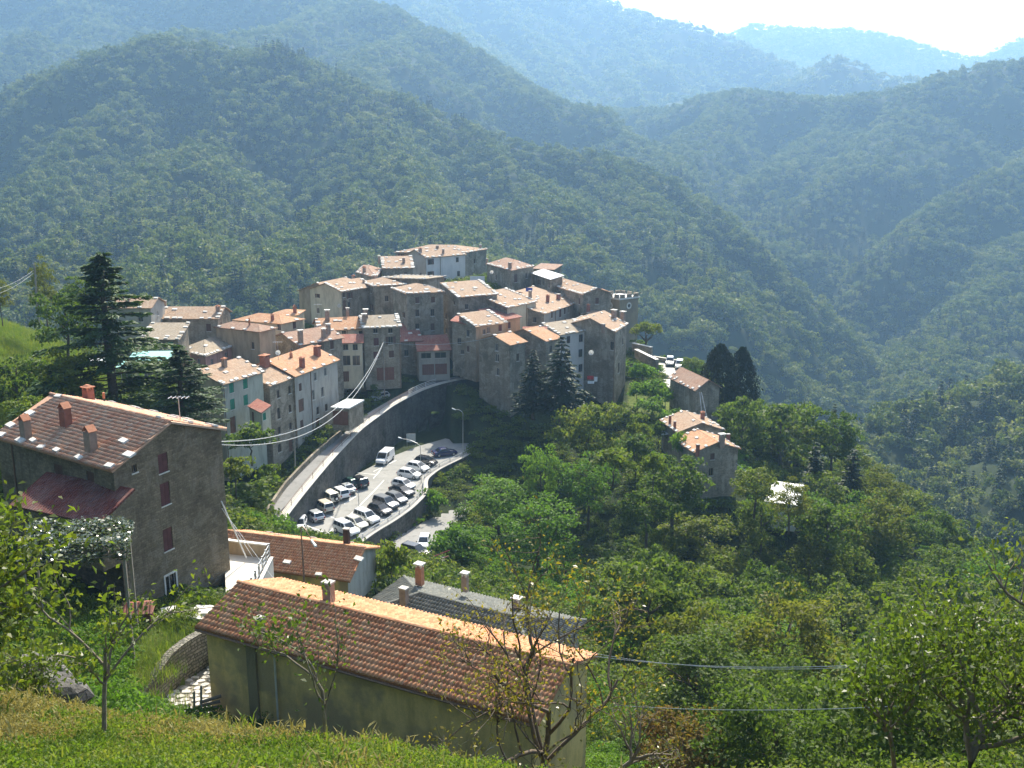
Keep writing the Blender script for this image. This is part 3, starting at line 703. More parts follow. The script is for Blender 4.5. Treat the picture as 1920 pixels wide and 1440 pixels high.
def ridge_tiles(parent, a, b, mat, origin, r=0.13, step=0.36, name='ridge_cap'):
    mb = MB(); d = b-a; n = max(1, int(d.length/step)); rr = random.Random(5)
    t = d.normalized(); s = t.cross(UP).normalized(); w = s.cross(t)
    if w.z < 0: w = -w
    for i in range(n):
        p0 = a + d*(i/n) - t*0.02; p1 = a + d*((i+1)/n) + t*0.03; q = []
        for k, p in ((1.0, p0), (0.86, p1)):
            q.append([p + s*(math.cos(x)*r*1.15*k) + w*((math.sin(x)*r*k) - 0.03 + rr.uniform(-.008, .008)) for x in (0, .63, 1.26, 1.88, 2.51, 3.14)])
        for j in range(5): mb.quad(q[0][j], q[0][j+1], q[1][j+1], q[1][j])
        mb.poly(q[0])
    return mb.build(name, mat, parent, origin)
def wall_face(mb, A, B, zb, prof, openings, depth=0.18):
    """vertical wall from A to B (plan), bottom zb, prof = [(s, ztop)...]; openings (s0,s1,z0,z1) in metres/height"""
    d = Vector((B.x-A.x, B.y-A.y, 0)); Lw = d.length; u = d/Lw; n = Vector((u.y, -u.x, 0))   # n outward for A->B seen left to right from outside
    zt = min(z for s, z in prof)
    def pt(s, z, off=0.0): return Vector((A.x, A.y, 0)) + u*s + Vector((0, 0, z)) - n*off
    ss = sorted({0.0, Lw, *[x for o in openings for x in o[:2]]}); zz = sorted({zb, zt, *[x for o in openings for x in o[2:4]]})
    for s0, s1 in zip(ss[:-1], ss[1:]):
        for z0, z1 in zip(zz[:-1], zz[1:]):
            sm, zm = (s0+s1)/2, (z0+z1)/2
            if any(o[0] < sm < o[1] and o[2] < zm < o[3] for o in openings): continue
            mb.quad(pt(s0, z0), pt(s1, z0), pt(s1, z1), pt(s0, z1))
    for s0, s1, z0, z1 in openings:
        c = [(s0, z0), (s1, z0), (s1, z1), (s0, z1)]
        for i in range(4):
            a, b = c[i], c[(i+1) % 4]
            mb.quad(pt(*b), pt(*a), pt(*a, depth), pt(*b, depth))
    top = [pt(s*Lw, z) for s, z in prof]
    if any(abs(z-zt) > 1e-3 for s, z in prof): mb.poly([pt(0, zt), pt(Lw, zt)] + [p for p in top[::-1] if p.z > zt+1e-3])
    return pt, Lw
def make_window(root, O, pt, s0, s1, z0, z1, style):
    w, h = s1-s0, z1-z0
    def bar(mb, a, b, c, d, o0, o1):
        mb.hexa([pt(a, c, o1), pt(b, c, o1), pt(b, c, o0), pt(a, c, o0)], [pt(a, d, o1), pt(b, d, o1), pt(b, d, o0), pt(a, d, o0)])
    kind = style.split(':')[0]; opt = style.split(':')[1:] 
    fr = MB(); f = min(0.07, w*0.12)
    if kind in ('win', 'grille'):
        for a, b, c, d in ((s0, s1, z0, z0+f), (s0, s1, z1-f, z1), (s0, s0+f, z0+f, z1-f), (s1-f, s1, z0+f, z1-f), ((s0+s1)/2-f*.6, (s0+s1)/2+f*.6, z0+f, z1-f)):
            bar(fr, a, b, c, d, 0.11, 0.16)
        win = fr.build('window', M_WFRAME if 'pale' in opt else M_FRAME, root, O)
        mb = MB(); mb.quad(pt(s0+.02, z0+.02, .145), pt(s1-.02, z0+.02, .145), pt(s1-.02, z1-.02, .145), pt(s0+.02, z1-.02, .145)); mb.build('pane', M_GLASS, win, O)
        if kind == 'grille':
            mb = MB()
            for i in range(1, 6): mb.tube([pt(s0+w*i/6, z0, .04), pt(s0+w*i/6, z1, .04)], .012, 4)
            for i in range(1, 5): mb.tube([pt(s0, z0+h*i/5, .04), pt(s1, z0+h*i/5, .04)], .012, 4)
            mb.build('grille', M_DMETAL, win, O)
    elif kind in ('door', 'garage'):
        mt = M_GARAGE if kind == 'garage' else M_DOOR
        n = 6 if kind == 'garage' else 3
        for i in range(n): bar(fr, s0+w*i/n+.01, s0+w*(i+1)/n-.01, z0, z1-.03, 0.10, 0.16)
        win = fr.build('garage_door' if kind == 'garage' else 'door', mt, root, O)
        mb = MB(); bar(mb, s1-w*.22, s1-w*.22+.04, z0+h*.42, z0+h*.42+.14, .03, .10); mb.build('handle', M_DMETAL, win, O)
        return
    elif kind == 'closed':
        mt = {'green': M_SHG, 'brown': M_SHB, 'red': M_SHR}[opt[0]]
        bar(fr, s0-.05, s1+.05, z0-.07, z0, -.06, .17); win = fr.build('window', M_SLAB, root, O)
        for a, b in ((s0+.01, (s0+s1)/2-.008), ((s0+s1)/2+.008, s1-.01)):
            mb = MB(); bar(mb, a, b, z0, z1-.01, .05, .09)
            for i in range(int(h/.14)): bar(mb, a+.05, b-.05, z0+.06+i*.14, z0+.11+i*.14, .03, .051)
            mb.build('shutter', mt, win, O)
        return
    if 'surround' in opt:
        mb = MB(); k = .14
        for a, b, c, d in ((s0-k, s0, z0-k, z1+k), (s1, s1+k, z0-k, z1+k), (s0, s1, z1, z1+k), (s0, s1, z0-k, z0)): bar(mb, a, b, c, d, -.035, .02)
        mb.build('surround', M_SLAB, win, O)
    else:
        mb = MB(); bar(mb, s0-.08, s1+.08, z0-.08, z0, -.07, .1); mb.build('sill', M_SLAB, win, O)
    for o in opt:
        if o in ('green', 'brown', 'red'):
            mt = {'green': M_SHG, 'brown': M_SHB, 'red': M_SHR}[o]
            for a, b in ((s0-w*.5-.01, s0-.02), (s1+.02, s1+w*.5+.01)):
                mb = MB(); bar(mb, a, b, z0, z1, -.055, -.012)
                for i in range(int(h/.16)): bar(mb, a+.05, b-.05, z0+.06+i*.16, z0+.12+i*.16, -.075, -.0555)
                mb.build('shutter', mt, win, O)
def chimney(root, O, base, w, h, style, mat=None, rz=0.0):
    mb = MB(); mt = mat or M_BRICK; w *= .85; h *= .88
    mb.box((base.x, base.y, base.z-0.7), w, w*0.8, h+0.7, rz, tx=.95, ty=.95)
    ch = mb.build('chimney', mt, root, O); c = MB(); z = base.z+h
    co, si = math.cos(rz), math.sin(rz)
    def off(x, y): return (base.x+x*co-y*si, base.y+x*si+y*co, z)
    if style == 'hat':         # slab on four small piers
        for sx in (-1, 1):
            for sy in (-1, 1): c.box(off(sx*w*.36, sy*w*.28), w*.2, w*.16, .22, rz)
        p = off(0, 0); c.box((p[0], p[1], z+.222), w*1.35, w*1.15, .09, rz); cm = M_SLAB
    elif style == 'gable':     # two tiles leaning together
        for k in (-1, 1):
            p0 = off(k*w*.55, -w*.45); p1 = off(k*w*.55, w*.45); t0 = Vector(off(0, -w*.45))+UP*.38; t1 = Vector(off(0, w*.45))+UP*.38
            a, b = Vector(p0), Vector(p1); q = [a, b, t1, t0] if k > 0 else [b, a, t0, t1]
            c.hexa(q, [x+UP*.05 for x in q])
        cm = M_TERRA
    elif style == 'red':
        for sx in (-1, 1):
            for sy in (-1, 1): c.box(off(sx*w*.36, sy*w*.28), w*.18, w*.16, .18, rz)
        p = off(0, 0); c.box((p[0], p[1], z+.182), w*1.2, w*1.0, .06, rz); c.box((p[0], p[1], z+.245), w*.9, w*.75, .14, rz, tx=.5, ty=.3); cm = M_TERRA
    elif style == 'cap': 
        p = off(0, 0); c.box((p[0], p[1], z+.002), w*1.15, w*.95, .1, rz); cm = CONC
    else:
        p = off(0, 0); c.tube([(p[0], p[1], z-.1), (p[0], p[1], z+.35)], .1, 8); cm = M_TERRA
    c.build('cap', cm, ch, O)
    return ch
HOUSES = {}
def house(name, label, A, B, C, Y=None, z=None, yref='A', kind='g', pitch=17, H=None, base=-4, wall=None, walls={}, roof=None, over=0.35, wins=(), chims=(), slabs=1, tiles=None,
          cat='house', group=None, thick=0.13, seed=1, hipk=0.5, nobj=0, drains=(), autow=None):
    """A, B picture points of the front eave, C picture point of the far end of the right-hand eave (or its depth in metres)"""
    r = random.Random(seed)
    if autow is None: autow = name == 'village_house'
    if z is None: z = P(*(A if yref == 'A' else B), Y).z
    a, b = Pz(*A, z), Pz(*B, z)
    u = (b-a); Wd = u.length; u = u/Wd; nb = Vector((-u.y, u.x, 0))
    if nb.y < 0 and not isinstance(C, tuple): nb = -nb
    dv = (Pz(*C, z)-b) if isinstance(C, tuple) else nb*C
    Dp = dv.length; w = dv/Dp
    def pl2(s, t, h=0.0): return Vector((a.x+u.x*Wd*s+w.x*Dp*t, a.y+u.y*Wd*s+w.y*Dp*t, z+h))
    perp_d = abs(u.x*w.y-u.y*w.x)*Dp; perp_w = abs(u.x*w.y-u.y*w.x)*Wd
    tanp = math.tan(rad(pitch))
    if H is None: H = tanp*{'g': perp_d/2, 'x': perp_w/2, 's': perp_d, 'sr': perp_w, 'sl': perp_w, 'h': min(perp_d, perp_w)/2, 'f': 0}[kind]
    def hf(s, t):
        if kind == 'g': return H*(1-abs(2*t-1))
        if kind == 'x': return H*(1-abs(2*s-1))
        if kind == 's': return H*t
        if kind == 'sr': return H*(1-s)
        if kind == 'sl': return H*s
        if kind == 'h':
            k = hipk; return H*max(0, min(min(s, 1-s)/k*1.0, min(t, 1-t)/0.5)) if Wd >= Dp else H*max(0, min(min(t, 1-t)/k, min(s, 1-s)/0.5))
        return 0.0
    zb = z + base if base > -100 else z-6
    O = pl2(0.5, 0.5, 0); O.z = zb
    root = thing(name, label, cat, O, group)
    wall = wall or ST_GREY
    # windows ------------------------------------------------------------
    fc = {'F': (pl2(0, 0), pl2(1, 0)), 'R': (pl2(1, 0), pl2(1, 1)), 'K': (pl2(1, 1), pl2(0, 1)), 'L': (pl2(0, 1), pl2(0, 0))}
    flip = (u.x*w.y-u.y*w.x) < 0
    prof = {}
    for k, (st) in {'F': [(x, 0) for x in (0, .5, 1)], 'R': [(1, x) for x in (0, .5, 1)], 'K': [(x, 1) for x in (1, .5, 0)], 'L': [(0, x) for x in (1, .5, 0)]}.items():
        prof[k] = [(i*0.5, z + hf(*st[i]) - 0.04) for i in range(3)]
    opens = {k: [] for k in fc}; lst = []
    for wi in wins:
        px, py, ww, hh, style = wi[:5]; best = None
        for k, (p, q) in fc.items():
            d = (q-p); Lw = d.length; d = d/Lw; n = Vector((d.y, -d.x, 0))
            hit = plane_hit(px, py, p, n)
            if hit is None or n.dot(p) >= 0: continue
            s = (hit-p).dot(d)
            if -0.05*Lw <= s <= Lw*1.05 and hit.z < z+H+.5:
                if best is None or hit.length < best[0]: best = (hit.length, k, s, hit.z, Lw)
        if best is None: continue
        _, k, s, zc, Lw = best
        s = min(max(s, ww/2+.12), Lw-ww/2-.12); s0, s1, z0, z1 = s-ww/2, s+ww/2, zc-hh/2, zc+hh/2
        ztop = min(p_[1] for p_ in prof[k])
        gable = any(p_[1] > ztop + .3 for p_ in prof[k])
        if z1 > ztop-.1:
            sh = z1-(ztop-.1)
            z0 -= sh; z1 -= sh
        z0 = max(z0, zb+.02)
        if z1-z0 < .2 or any(not (s1+.05 < o[0] or s0-.05 > o[1] or z1+.05 < o[2] or z0-.05 > o[3]) for o in opens[k]): continue
        opens[k].append((s0, s1, z0, z1)); lst.append((k, s0, s1, z0, z1, style))
    if autow:
        ra = random.Random(seed*7+1)
        for k, (p, q) in fc.items():
            d = q-p; Lw = d.length; d = d/Lw; n = Vector((d.y, -d.x, 0))
            if n.dot(p) >= 0 or opens[k] or Lw < 2.6: continue
            zt_ = min(p_[1] for p_ in prof[k]); nc = max(1, int((Lw-.8)/2.9)); nr_ = max(1, int((zt_-zb-1.5)/3.2))
            for i in range(nc):
                for j in range(min(nr_, 4)):
                    if ra.random() < .38: continue
                    s = (i+.5)*Lw/nc+ra.uniform(-.25, .25); ww, hh = ra.choice(((.8, 1.3), (.75, 1.1), (.6, .8))); z1 = zt_-.75-3.0*j-ra.uniform(0, .25)
                    if s-ww < .25 or s+ww > Lw-.25: continue
                    o = (s-ww/2, s+ww/2, z1-hh, z1); opens[k].append(o); lst.append((k, *o, ra.choice(('win', 'win', 'closed:brown', 'win:pale', 'win:brown' if ww*2 < Lw/nc else 'win'))))
    if walls:
        for k, (p, q) in fc.items():
            mb = MB(); wall_face(mb, p, q, zb, prof[k], opens[k]); mb.build('wall', walls.get(k, wall), root, O)
    else:
        mb = MB()
        for k, (p, q) in fc.items(): wall_face(mb, p, q, zb, prof[k], opens[k])
        mb.build('wall', wall, root, O)
    for k, s0, s1, z0, z1, style in lst:
        p, q = fc[k]; d = (q-p).normalized(); n = Vector((d.y, -d.x, 0))
        def pt(s, zz, off=0.0, p=p, d=d, n=n): return Vector((p.x, p.y, 0)) + d*s + Vector((0, 0, zz)) - n*off
        make_window(root, O, pt, s0, s1, z0, z1, style)
    # roof ----------------------------------------------------------------
    ou, ot = over/Wd, over/Dp
    def rp(s, t, h=0.0):
        p = pl2(s, t)
        if kind == 'g': e = H*(1-abs(2*t-1))
        elif kind == 'x': e = H*(1-abs(2*s-1))
        elif kind == 's': e = H*t
        elif kind == 'sr': e = H*(1-s)
        elif kind == 'sl': e = H*s
        else: e = -0.08 if kind == 'h' else 0.0
        p.z = z + e + h; return p
    s0_, s1_, t0_, t1_ = -ou, 1+ou, -ot, 1+ot
    planes = []
    if kind == 'g': planes = [[rp(s0_, t0_), rp(s1_, t0_), rp(s1_, .5), rp(s0_, .5)], [rp(s1_, t1_), rp(s0_, t1_), rp(s0_, .5), rp(s1_, .5)]]
    elif kind == 'x': planes = [[rp(s1_, t0_), rp(s1_, t1_), rp(.5, t1_), rp(.5, t0_)], [rp(s0_, t1_), rp(s0_, t0_), rp(.5, t0_), rp(.5, t1_)]]
    elif kind == 'h':
        c = [rp(s0_, t0_), rp(s1_, t0_), rp(s1_, t1_), rp(s0_, t1_)]
        if Wd >= Dp:
            k = min(hipk, .5)*Dp/Wd if hipk <= .5 else .5
            r1, r2 = pl2(k, .5, H), pl2(1-k, .5, H)
            planes = [[c[0], c[1], r2, r1], [c[2], c[3], r1, r2], [c[1], c[2], r2], [c[3], c[0], r1]]
        else:
            k = min(hipk, .5)*Wd/Dp
            r1, r2 = pl2(.5, k, H), pl2(.5, 1-k, H)
            planes = [[c[1], c[2], r2, r1], [c[3], c[0], r1, r2], [c[0], c[1], r1], [c[2], c[3], r2]]
    elif kind == 'f': planes = [[rp(s0_, t0_), rp(s1_, t0_), rp(s1_, t1_), rp(s0_, t1_)]]
    else: planes = [[rp(s0_, t0_), rp(s1_, t0_), rp(s1_, t1_), rp(s0_, t1_)]] if kind == 's' else ([[rp(s1_, t0_), rp(s1_, t1_), rp(s0_, t1_), rp(s0_, t0_)]] if kind == 'sr' else [[rp(s0_, t1_), rp(s0_, t0_), rp(s1_, t0_), rp(s1_, t1_)]])
    mb = MB(); rn = []
    for q in planes:
        n = (q[1]-q[0]).cross(q[2]-q[0]).normalized()
        if n.z < 0: q.reverse(); n = -n
        rn.append(n); up = [p + n*thick for p in q]
        mb.poly(up); mb.poly([p + UP*0.02 for p in q[::-1]])
        for i in range(len(q)): mb.quad(q[i], q[(i+1) % len(q)], up[(i+1) % len(q)], up[i])
    ro = mb.build('roof', roof or RF_TAN, root, O)
    # tiles, slabs --------------------------------------------------------
    k_obj = nobj
    for pi, (q, n) in enumerate(zip(planes, rn)):
        ex = (q[1]-q[0]).normalized()
        if abs(ex.z) > 0.05:      # find the level edge that is the eave
            q = q[1:]+q[:1]; ex = (q[1]-q[0]).normalized()
        if len(q) == 4 and q[0].z > q[2].z + .05: q = q[2:]+q[:2]; ex = (q[1]-q[0]).normalized()
        vy = n.cross(ex).normalized(); wid = (q[1]-q[0]).length; sl = abs((q[2]-q[0]).dot(vy))
        if tiles:
            tm, tk, own = tiles
            fac = n.dot(-(q[0]+q[2])/2) > 0
            poly2 = [((p-q[0]).dot(ex), (p-q[0]).dot(vy)) for p in q]
            def ins(x, y, P2=poly2):
                c = False; m_ = len(P2)
                for i in range(m_):
                    (x1, y1), (x2, y2) = P2[i], P2[i-1]
                    if (y1 > y) != (y2 > y) and x < (x2-x1)*(y-y1)/(y2-y1)+x1: c = not c
                return c
            tile_field(ro, q[0]+n*(thick+.004), ex, vy, n, wid, sl, tm, tk, own[pi] if pi < len(own) else 0, O, seed+pi, inside=ins)
        if slabs and n.dot(q[0]) < 0.0:
            me = slab_mesh(); spots = []
            k = int(wid/1.25*slabs)
            for i in range(k): spots.append(((i+.5+r.uniform(-.25, .25))*wid/max(k, 1), 0.30+r.uniform(-.06, .1)))
            for x0 in (0.32, wid-0.32):
                kk = int(sl/1.0*slabs)
                for i in range(kk): spots.append((x0+r.uniform(-.08, .08), (i+.8+r.uniform(-.2, .2))*sl/max(kk, 1)))
            for i in range(int(wid*sl/14*slabs)): spots.append((r.uniform(.5, wid-.5), r.uniform(.5, max(.6, sl-.4))))
            P2 = [((p-q[0]).dot(ex), (p-q[0]).dot(vy)) for p in q]
            for x, y in spots:
                ok = False
                for i in range(len(P2)):
                    (x1, y1), (x2, y2) = P2[i], P2[i-1]
                    if (y1 > y) != (y2 > y) and x < (x2-x1)*(y-y1)/(y2-y1)+x1: ok = not ok
                if not ok or r.random() < .12: continue
                c = q[0] + ex*x + vy*y + n*(thick + (.075 if tiles else .012)); an = r.gauss(0, .12); s_ = r.uniform(.7, 1.15)
                e1 = (ex*math.cos(an)+vy*math.sin(an)).normalized(); e2 = n.cross(e1); c = c-O
                ob = bpy.data.objects.new('stone_slab', me); COL.objects.link(ob); ob.parent = ro
                ob.matrix_local = Matrix(((e1.x*s_, e2.x*s_*.9, n.x, c.x), (e1.y*s_, e2.y*s_*.9, n.y, c.y), (e1.z*s_, e2.z*s_*.9, n.z, c.z), (0, 0, 0, 1)))
    if kind in ('g', 'x', 'h') and tiles:
        if kind == 'g': lines = [(rp(s0_, .5), rp(s1_, .5))]
        elif kind == 'x': lines = [(rp(.5, t0_), rp(.5, t1_))]
        else: lines = [(r1, r2)] + ([(c[0], r1), (c[3], r1), (c[1], r2), (c[2], r2)] if Wd >= Dp else [(c[0], r1), (c[1], r1), (c[2], r2), (c[3], r2)])
        for p, q in lines: ridge_tiles(ro, p+UP*(thick+.06), q+UP*(thick+.06), tiles[0], O)
    for ci in chims:
        px, py, cw, chh, st = ci[:5]; best = None
        for q, n in zip(planes, rn):
            hit = plane_hit(px, py, q[0], n)
            if hit is None: continue
            if best is None: best = (1e9, hit)
            # inside test in plan
            cpt = False; m_ = len(q)
            for i in range(m_):
                p1, p2 = q[i], q[i-1]
                if (p1.y > hit.y) != (p2.y > hit.y) and hit.x < (p2.x-p1.x)*(hit.y-p1.y)/(p2.y-p1.y)+p1.x: cpt = not cpt
            if cpt and hit.length < best[0]: best = (hit.length, hit)
        if best: chimney(root, O, best[1]+UP*thick, cw, chh, st, ci[5] if len(ci) > 5 else None, math.atan2(u.y, u.x))
    for k, s_ in drains:         # rain pipes at a fraction of a face
        p, q = fc[k]; d = (q-p); n = Vector((d.y, -d.x, 0)).normalized(); x = p + d*s_ + n*.06
        mb = MB(); mb.tube([(x.x, x.y, zb), (x.x, x.y, z-.1)], .055, 6); mb.build('rain_pipe', M_COPPER, root, O)
    HOUSES[label] = dict(root=root, pl=pl2, z=z, u=u, w=w, W=Wd, D=Dp, H=H, O=O, planes=planes, rn=rn, faces=fc, zb=zb)
    print('%-16s W %.1f D %.1f H %.1f z %.1f  A(%.1f,%.1f)' % (name, Wd, Dp, H, z, a.x, a.y))
    return root
# ================================================================ near houses
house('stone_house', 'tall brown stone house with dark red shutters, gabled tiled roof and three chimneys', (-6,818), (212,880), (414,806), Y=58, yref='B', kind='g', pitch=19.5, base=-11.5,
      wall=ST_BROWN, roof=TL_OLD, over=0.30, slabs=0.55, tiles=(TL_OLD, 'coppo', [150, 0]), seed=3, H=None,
      wins=[(304,846,.85,1.3,'closed:red'), (310,926,.85,1.55,'closed:red'), (315,1011,.85,1.55,'closed:red'), (252,879,.42,.5,'win'), (321,1098,.95,1.6,'grille:surround:pale'),
            (110,888,.95,1.25,'closed:brown'), (170,900,.8,1.1,'closed:brown')],
      chims=[(50,826,.75,1.45,'gable',M_BRICK), (125,803,.8,1.45,'gable',M_RBRICK), (172,850,.8,1.5,'gable',M_BRICK), (167,754,.85,.95,'red',M_RBRICK), (196,758,.16,.5,'pipe',M_DMETAL)],
      drains=[('F', .14)])
house('lean_to', 'low shade-darkened red lean-to roof against the shaded wall of the tall stone house', (22,948), (186,984), 2.8, Y=55.4, yref='B', kind='s', pitch=24, base=-3.0, wall=ST_BROWN, roof=roof_mat('shade_darkened_red_roof', (.12,.035,.03), (.15,.045,.035), (.18,.06,.045)), slabs=0, over=.08, cat='outbuilding')  # roof red is darkened: the tall house's shade is put into its colour
house('long_house', 'long ochre house with a red clay tile roof behind the sparse yellowing tree', (386,1172), (1003,1344), 5.9, Y=47.2, kind='g', pitch=18.5, base=-7.5,
      wall=PL_YELLOW, roof=TL_RED, over=.38, slabs=0, tiles=(TL_RED, 'pan', [300, 0]), seed=11,
      wins=[], chims=[(489,1190,.48,.85,'cap',M_BRICK), (617,1134,.62,1.25,'cap',M_BRICK)], drains=[])
def long_house_details():
    hd = HOUSES['long ochre house with a red clay tile roof behind the sparse yellowing tree']; r_, O, zb, z = hd['root'], hd['O'], hd['zb'], hd['z']
    a, b = hd['faces']['F']; d = (b-a).normalized(); n = Vector((d.y, -d.x, 0)); W = hd['W']
    def pt(s, zz, off): return Vector((a.x, a.y, 0)) + d*s + UP*zz + n*off
    mb = MB(); mb.hexa([pt(2.75, zb, .14), pt(3.35, zb, .14), pt(3.35, zb, -.02), pt(2.75, zb, -.02)], [pt(2.75, z-.25, .14), pt(3.35, z-.25, .14), pt(3.35, z-.25, -.02), pt(2.75, z-.25, -.02)]); mb.build('flue', plaster('sooty_plaster', (.30,.24,.14), .45), r_, O)
    mb = MB(); mb.tube([pt(-.35, z-.16, .42), pt(W+.35, z-.20, .42)], .07, 6); mb.build('gutter', M_COPPER, r_, O)
    mb = MB(); mb.tube([pt(4.55, z-.2, .42), pt(4.6, z-.7, .12), pt(4.6, zb+1.2, .12)], .055, 6); mb.build('rain_pipe', simple('pale_pipe', (.6,.58,.5), .5), r_, O)
    for s0, z0, w, h in ((11.5, -2.6, .7, .9), (15.0, -2.4, .7, .9)):
        pass
long_house_details()
house('tiled_house', 'low cream house with a bright orange tile roof below the pale terrace', (400,1052), (652,1086), (704,1028), Y=77, yref='B', kind='g', pitch=21, base=-4.6,
      wall=PL_CREAM, roof=TL_ORANGE, over=.35, slabs=0.35, tiles=(TL_ORANGE, 'pan', [300, 0]), seed=13, walls={'R': PL_GREY, 'F': PL_YELLOW},
      chims=[(650,1008,.6,.75,'cap',M_DMETAL)])
house('grey_roof_house', 'house with a dark grey hipped tile roof and several chimneys behind the long red roof', (665,1158), (1010,1252), (1085,1168), Y=61, kind='h', pitch=17, base=-5.5, hipk=.5,
      wall=PL_GREY, roof=TL_SLATE, over=.4, slabs=0, tiles=(TL_SLATE, 'pan', [300, 0]), seed=17,
      chims=[(758,1138,.62,1.35,'cap',M_BRICK), (787,1082,.6,.7,'hat',M_TERRA), (872,1094,.5,.45,'hat',M_BRICK), (969,1148,.6,.75,'hat',M_BRICK)])
# ================================================================ village, left part
G_V = 'stone and plaster houses of the hill village'
house('village_house', 'pale house with green shutters at the left end of the lower row', (417,720), (492,697), 8.5, Y=131.5, kind='g', pitch=21, base=-14, wall=PL_GREY, walls={'L': PL_TAN, 'F': PL_GREEN}, roof=RF_TAN, group=G_V, seed=21,
      wins=[(434,726,.95,1.5,'closed:green'), (460,719,.95,1.5,'closed:green'), (436,758,.95,1.5,'closed:green'), (461,750,.95,1.5,'closed:green'), (437,797,1.2,2.4,'door')],
      chims=[(421,689,.8,1.1,'red',M_BRICK)], drains=[('F', .02)])
house('village_house', 'narrow stone house with small dark windows right of the green shuttered house', (505,723), (552,706), 9.0, Y=140, kind='g', pitch=22, base=-13, wall=ST_GREY, roof=RF_TAN, group=G_V, seed=22,
      wins=[(522,739,.7,1.2,'win'), (543,731,.7,1.2,'win'), (523,775,.75,1.7,'win'), (544,766,.7,1.2,'win'), (524,807,.7,1.1,'win'), (545,799,.7,1.1,'win'), (524.5,840,.9,1.3,'win'), (545.5,835,1.0,2.0,'door')],
      chims=[(497,688,1.5,1.7,'red',M_RBRICK), (567,694,.9,1.9,'red',M_RBRICK)], drains=[('F', .98)])
house('village_house', 'stone and plaster house with an orange roof at the right end of the lower row', (552,705), (632,674.5), 9.5, Y=145.5, kind='g', pitch=23, base=-12, wall=ST_GREY, walls={'F': PL_GREY}, roof=RF_ORANGE, group=G_V, seed=23,
      wins=[(563,726,.8,1.2,'closed:brown'), (565,760,1.5,2.0,'door'), (591,706,.8,1.3,'win:pale'), (610,697,.8,1.3,'win:pale'), (587,741,.9,1.6,'win:pale'), (605,735,.9,1.6,'win:pale'), (596,770,.8,1.2,'win'), (612,764,.8,1.2,'win'), (566,795,.9,1.2,'closed:brown'), (596,795,1.1,2.0,'door')],
      chims=[(595,668,1.2,1.5,'red',M_RBRICK), (546,672,.5,.8,'pipe',M_TERRA)], slabs=.4, drains=[('F', .35)])
house('porch', 'small porch with a dark red roof on the pale green shuttered house', (467,762), (491,774), (507,768), Y=129.5, yref='B', kind='s', pitch=16, base=-4.6, wall=PL_CREAM, roof=RF_RED, slabs=0, over=.2, cat='porch', wins=[(496,780,.7,1.0,'closed:green'), (474,785,1.0,2.0,'door')])
house('village_house', 'pink house with a hipped stone weighted roof behind the green shutters', (334,657), (385,668), (470,637), Y=155, yref='B', kind='h', pitch=22, base=-11, wall=PL_PINK, roof=RF_GREY, group=G_V, seed=24, slabs=1.3,
      wins=[(398,680,.8,1.3,'win:pale'), (424,668,.8,1.3,'win:pale'), (450,660,.8,1.3,'closed:brown'), (373,680,.8,1.3,'win:pale'), (353,675,.8,1.3,'win:pale')], drains=[('R', .45)])
house('village_house', 'tan plaster house with a brown hipped roof beside the pink house', (405,613), (486,622), (516,615), Y=160, yref='B', kind='h', pitch=20, base=-10, wall=PL_TAN, roof=RF_BROWN, group=G_V, seed=25, slabs=.5,
      wins=[(474,648,.6,1.2,'win')], chims=[(468,611,.3,1.0,'pipe',M_TERRA)])
house('village_house', 'low cream house with a broad orange roof in front of the arched gable house', (440,600), (527,607), (568,598.5), Y=178, yref='B', kind='h', pitch=19, base=-8, wall=PL_CREAM, roof=RF_ORANGE, group=G_V, seed=26, slabs=.3,
      wins=[(530,612,.8,1.1,'win'), (552,607,.9,1.3,'closed:brown')], chims=[(511,602,.6,1.0,'red',M_RBRICK)])
house('village_house', 'small house with an orange roof and tall chimney left of the beige gable house', (500,596), (556,591), (570,582), Y=190, yref='B', kind='h', pitch=19, base=-9, wall=PL_CREAM, roof=RF_ORANGE, group=G_V, seed=27, slabs=.4, chims=[(553,588,.7,1.4,'gable',M_RBRICK)])
house('village_house', 'brown roofed stone house with three chimneys behind the right end of the lower row', (560,647), (641,633), 8.5, Y=165, kind='g', pitch=20, base=-12, wall=ST_GREY, walls={'L': ST_OLD}, roof=RF_BROWN, group=G_V, seed=28, slabs=.7,
      wins=[(622.5,646,.8,1.6,'closed:brown'), (580,654,.8,1.2,'win'), (600,650,.8,1.4,'closed:brown')], chims=[(564,645,.9,2.3,'hat',M_BRICK), (607,634,.8,1.5,'hat',M_BRICK), (616,626,.8,1.6,'hat',M_BRICK)], drains=[('F', .55)])
house('village_house', 'cream plaster house with an orange roof behind the projecting bay', (600,620), (682,615.5), 8.0, Y=175.5, kind='g', pitch=21, base=-12, wall=PL_CREAM, roof=RF_ORANGE, group=G_V, seed=29, slabs=1.0,
      wins=[(645,626,.8,1.1,'win'), (678,626,.8,1.1,'win'), (676,646,.8,1.2,'win'), (677,672,.8,1.2,'win')], chims=[(614,602,.9,1.9,'hat',M_BRICK), (652,590,.6,1.0,'hat',M_BRICK)], drains=[('F', .62)])
house('village_house', 'rough stone house with a garage door and slab edged roof right of the bay', (682,615), (750,612), 8.0, Y=175.2, kind='g', pitch=21, base=-11.5, wall=ST_GREY, roof=RF_GREY, group=G_V, seed=30, slabs=1.7,
      wins=[(704,620,.8,.9,'win'), (732,620,.8,.9,'win'), (705.5,641,.9,1.4,'closed:red'), (732.5,638,.9,1.4,'win:brown'), (705,666,.9,1.3,'closed:red'), (734,664,.9,1.3,'closed:brown'), (723,701,3.2,2.4,'garage')],
      chims=[(683,606,.9,1.5,'hat',M_BRICK), (686,596,.9,1.4,'hat',M_BRICK)], drains=[('F', .98)])
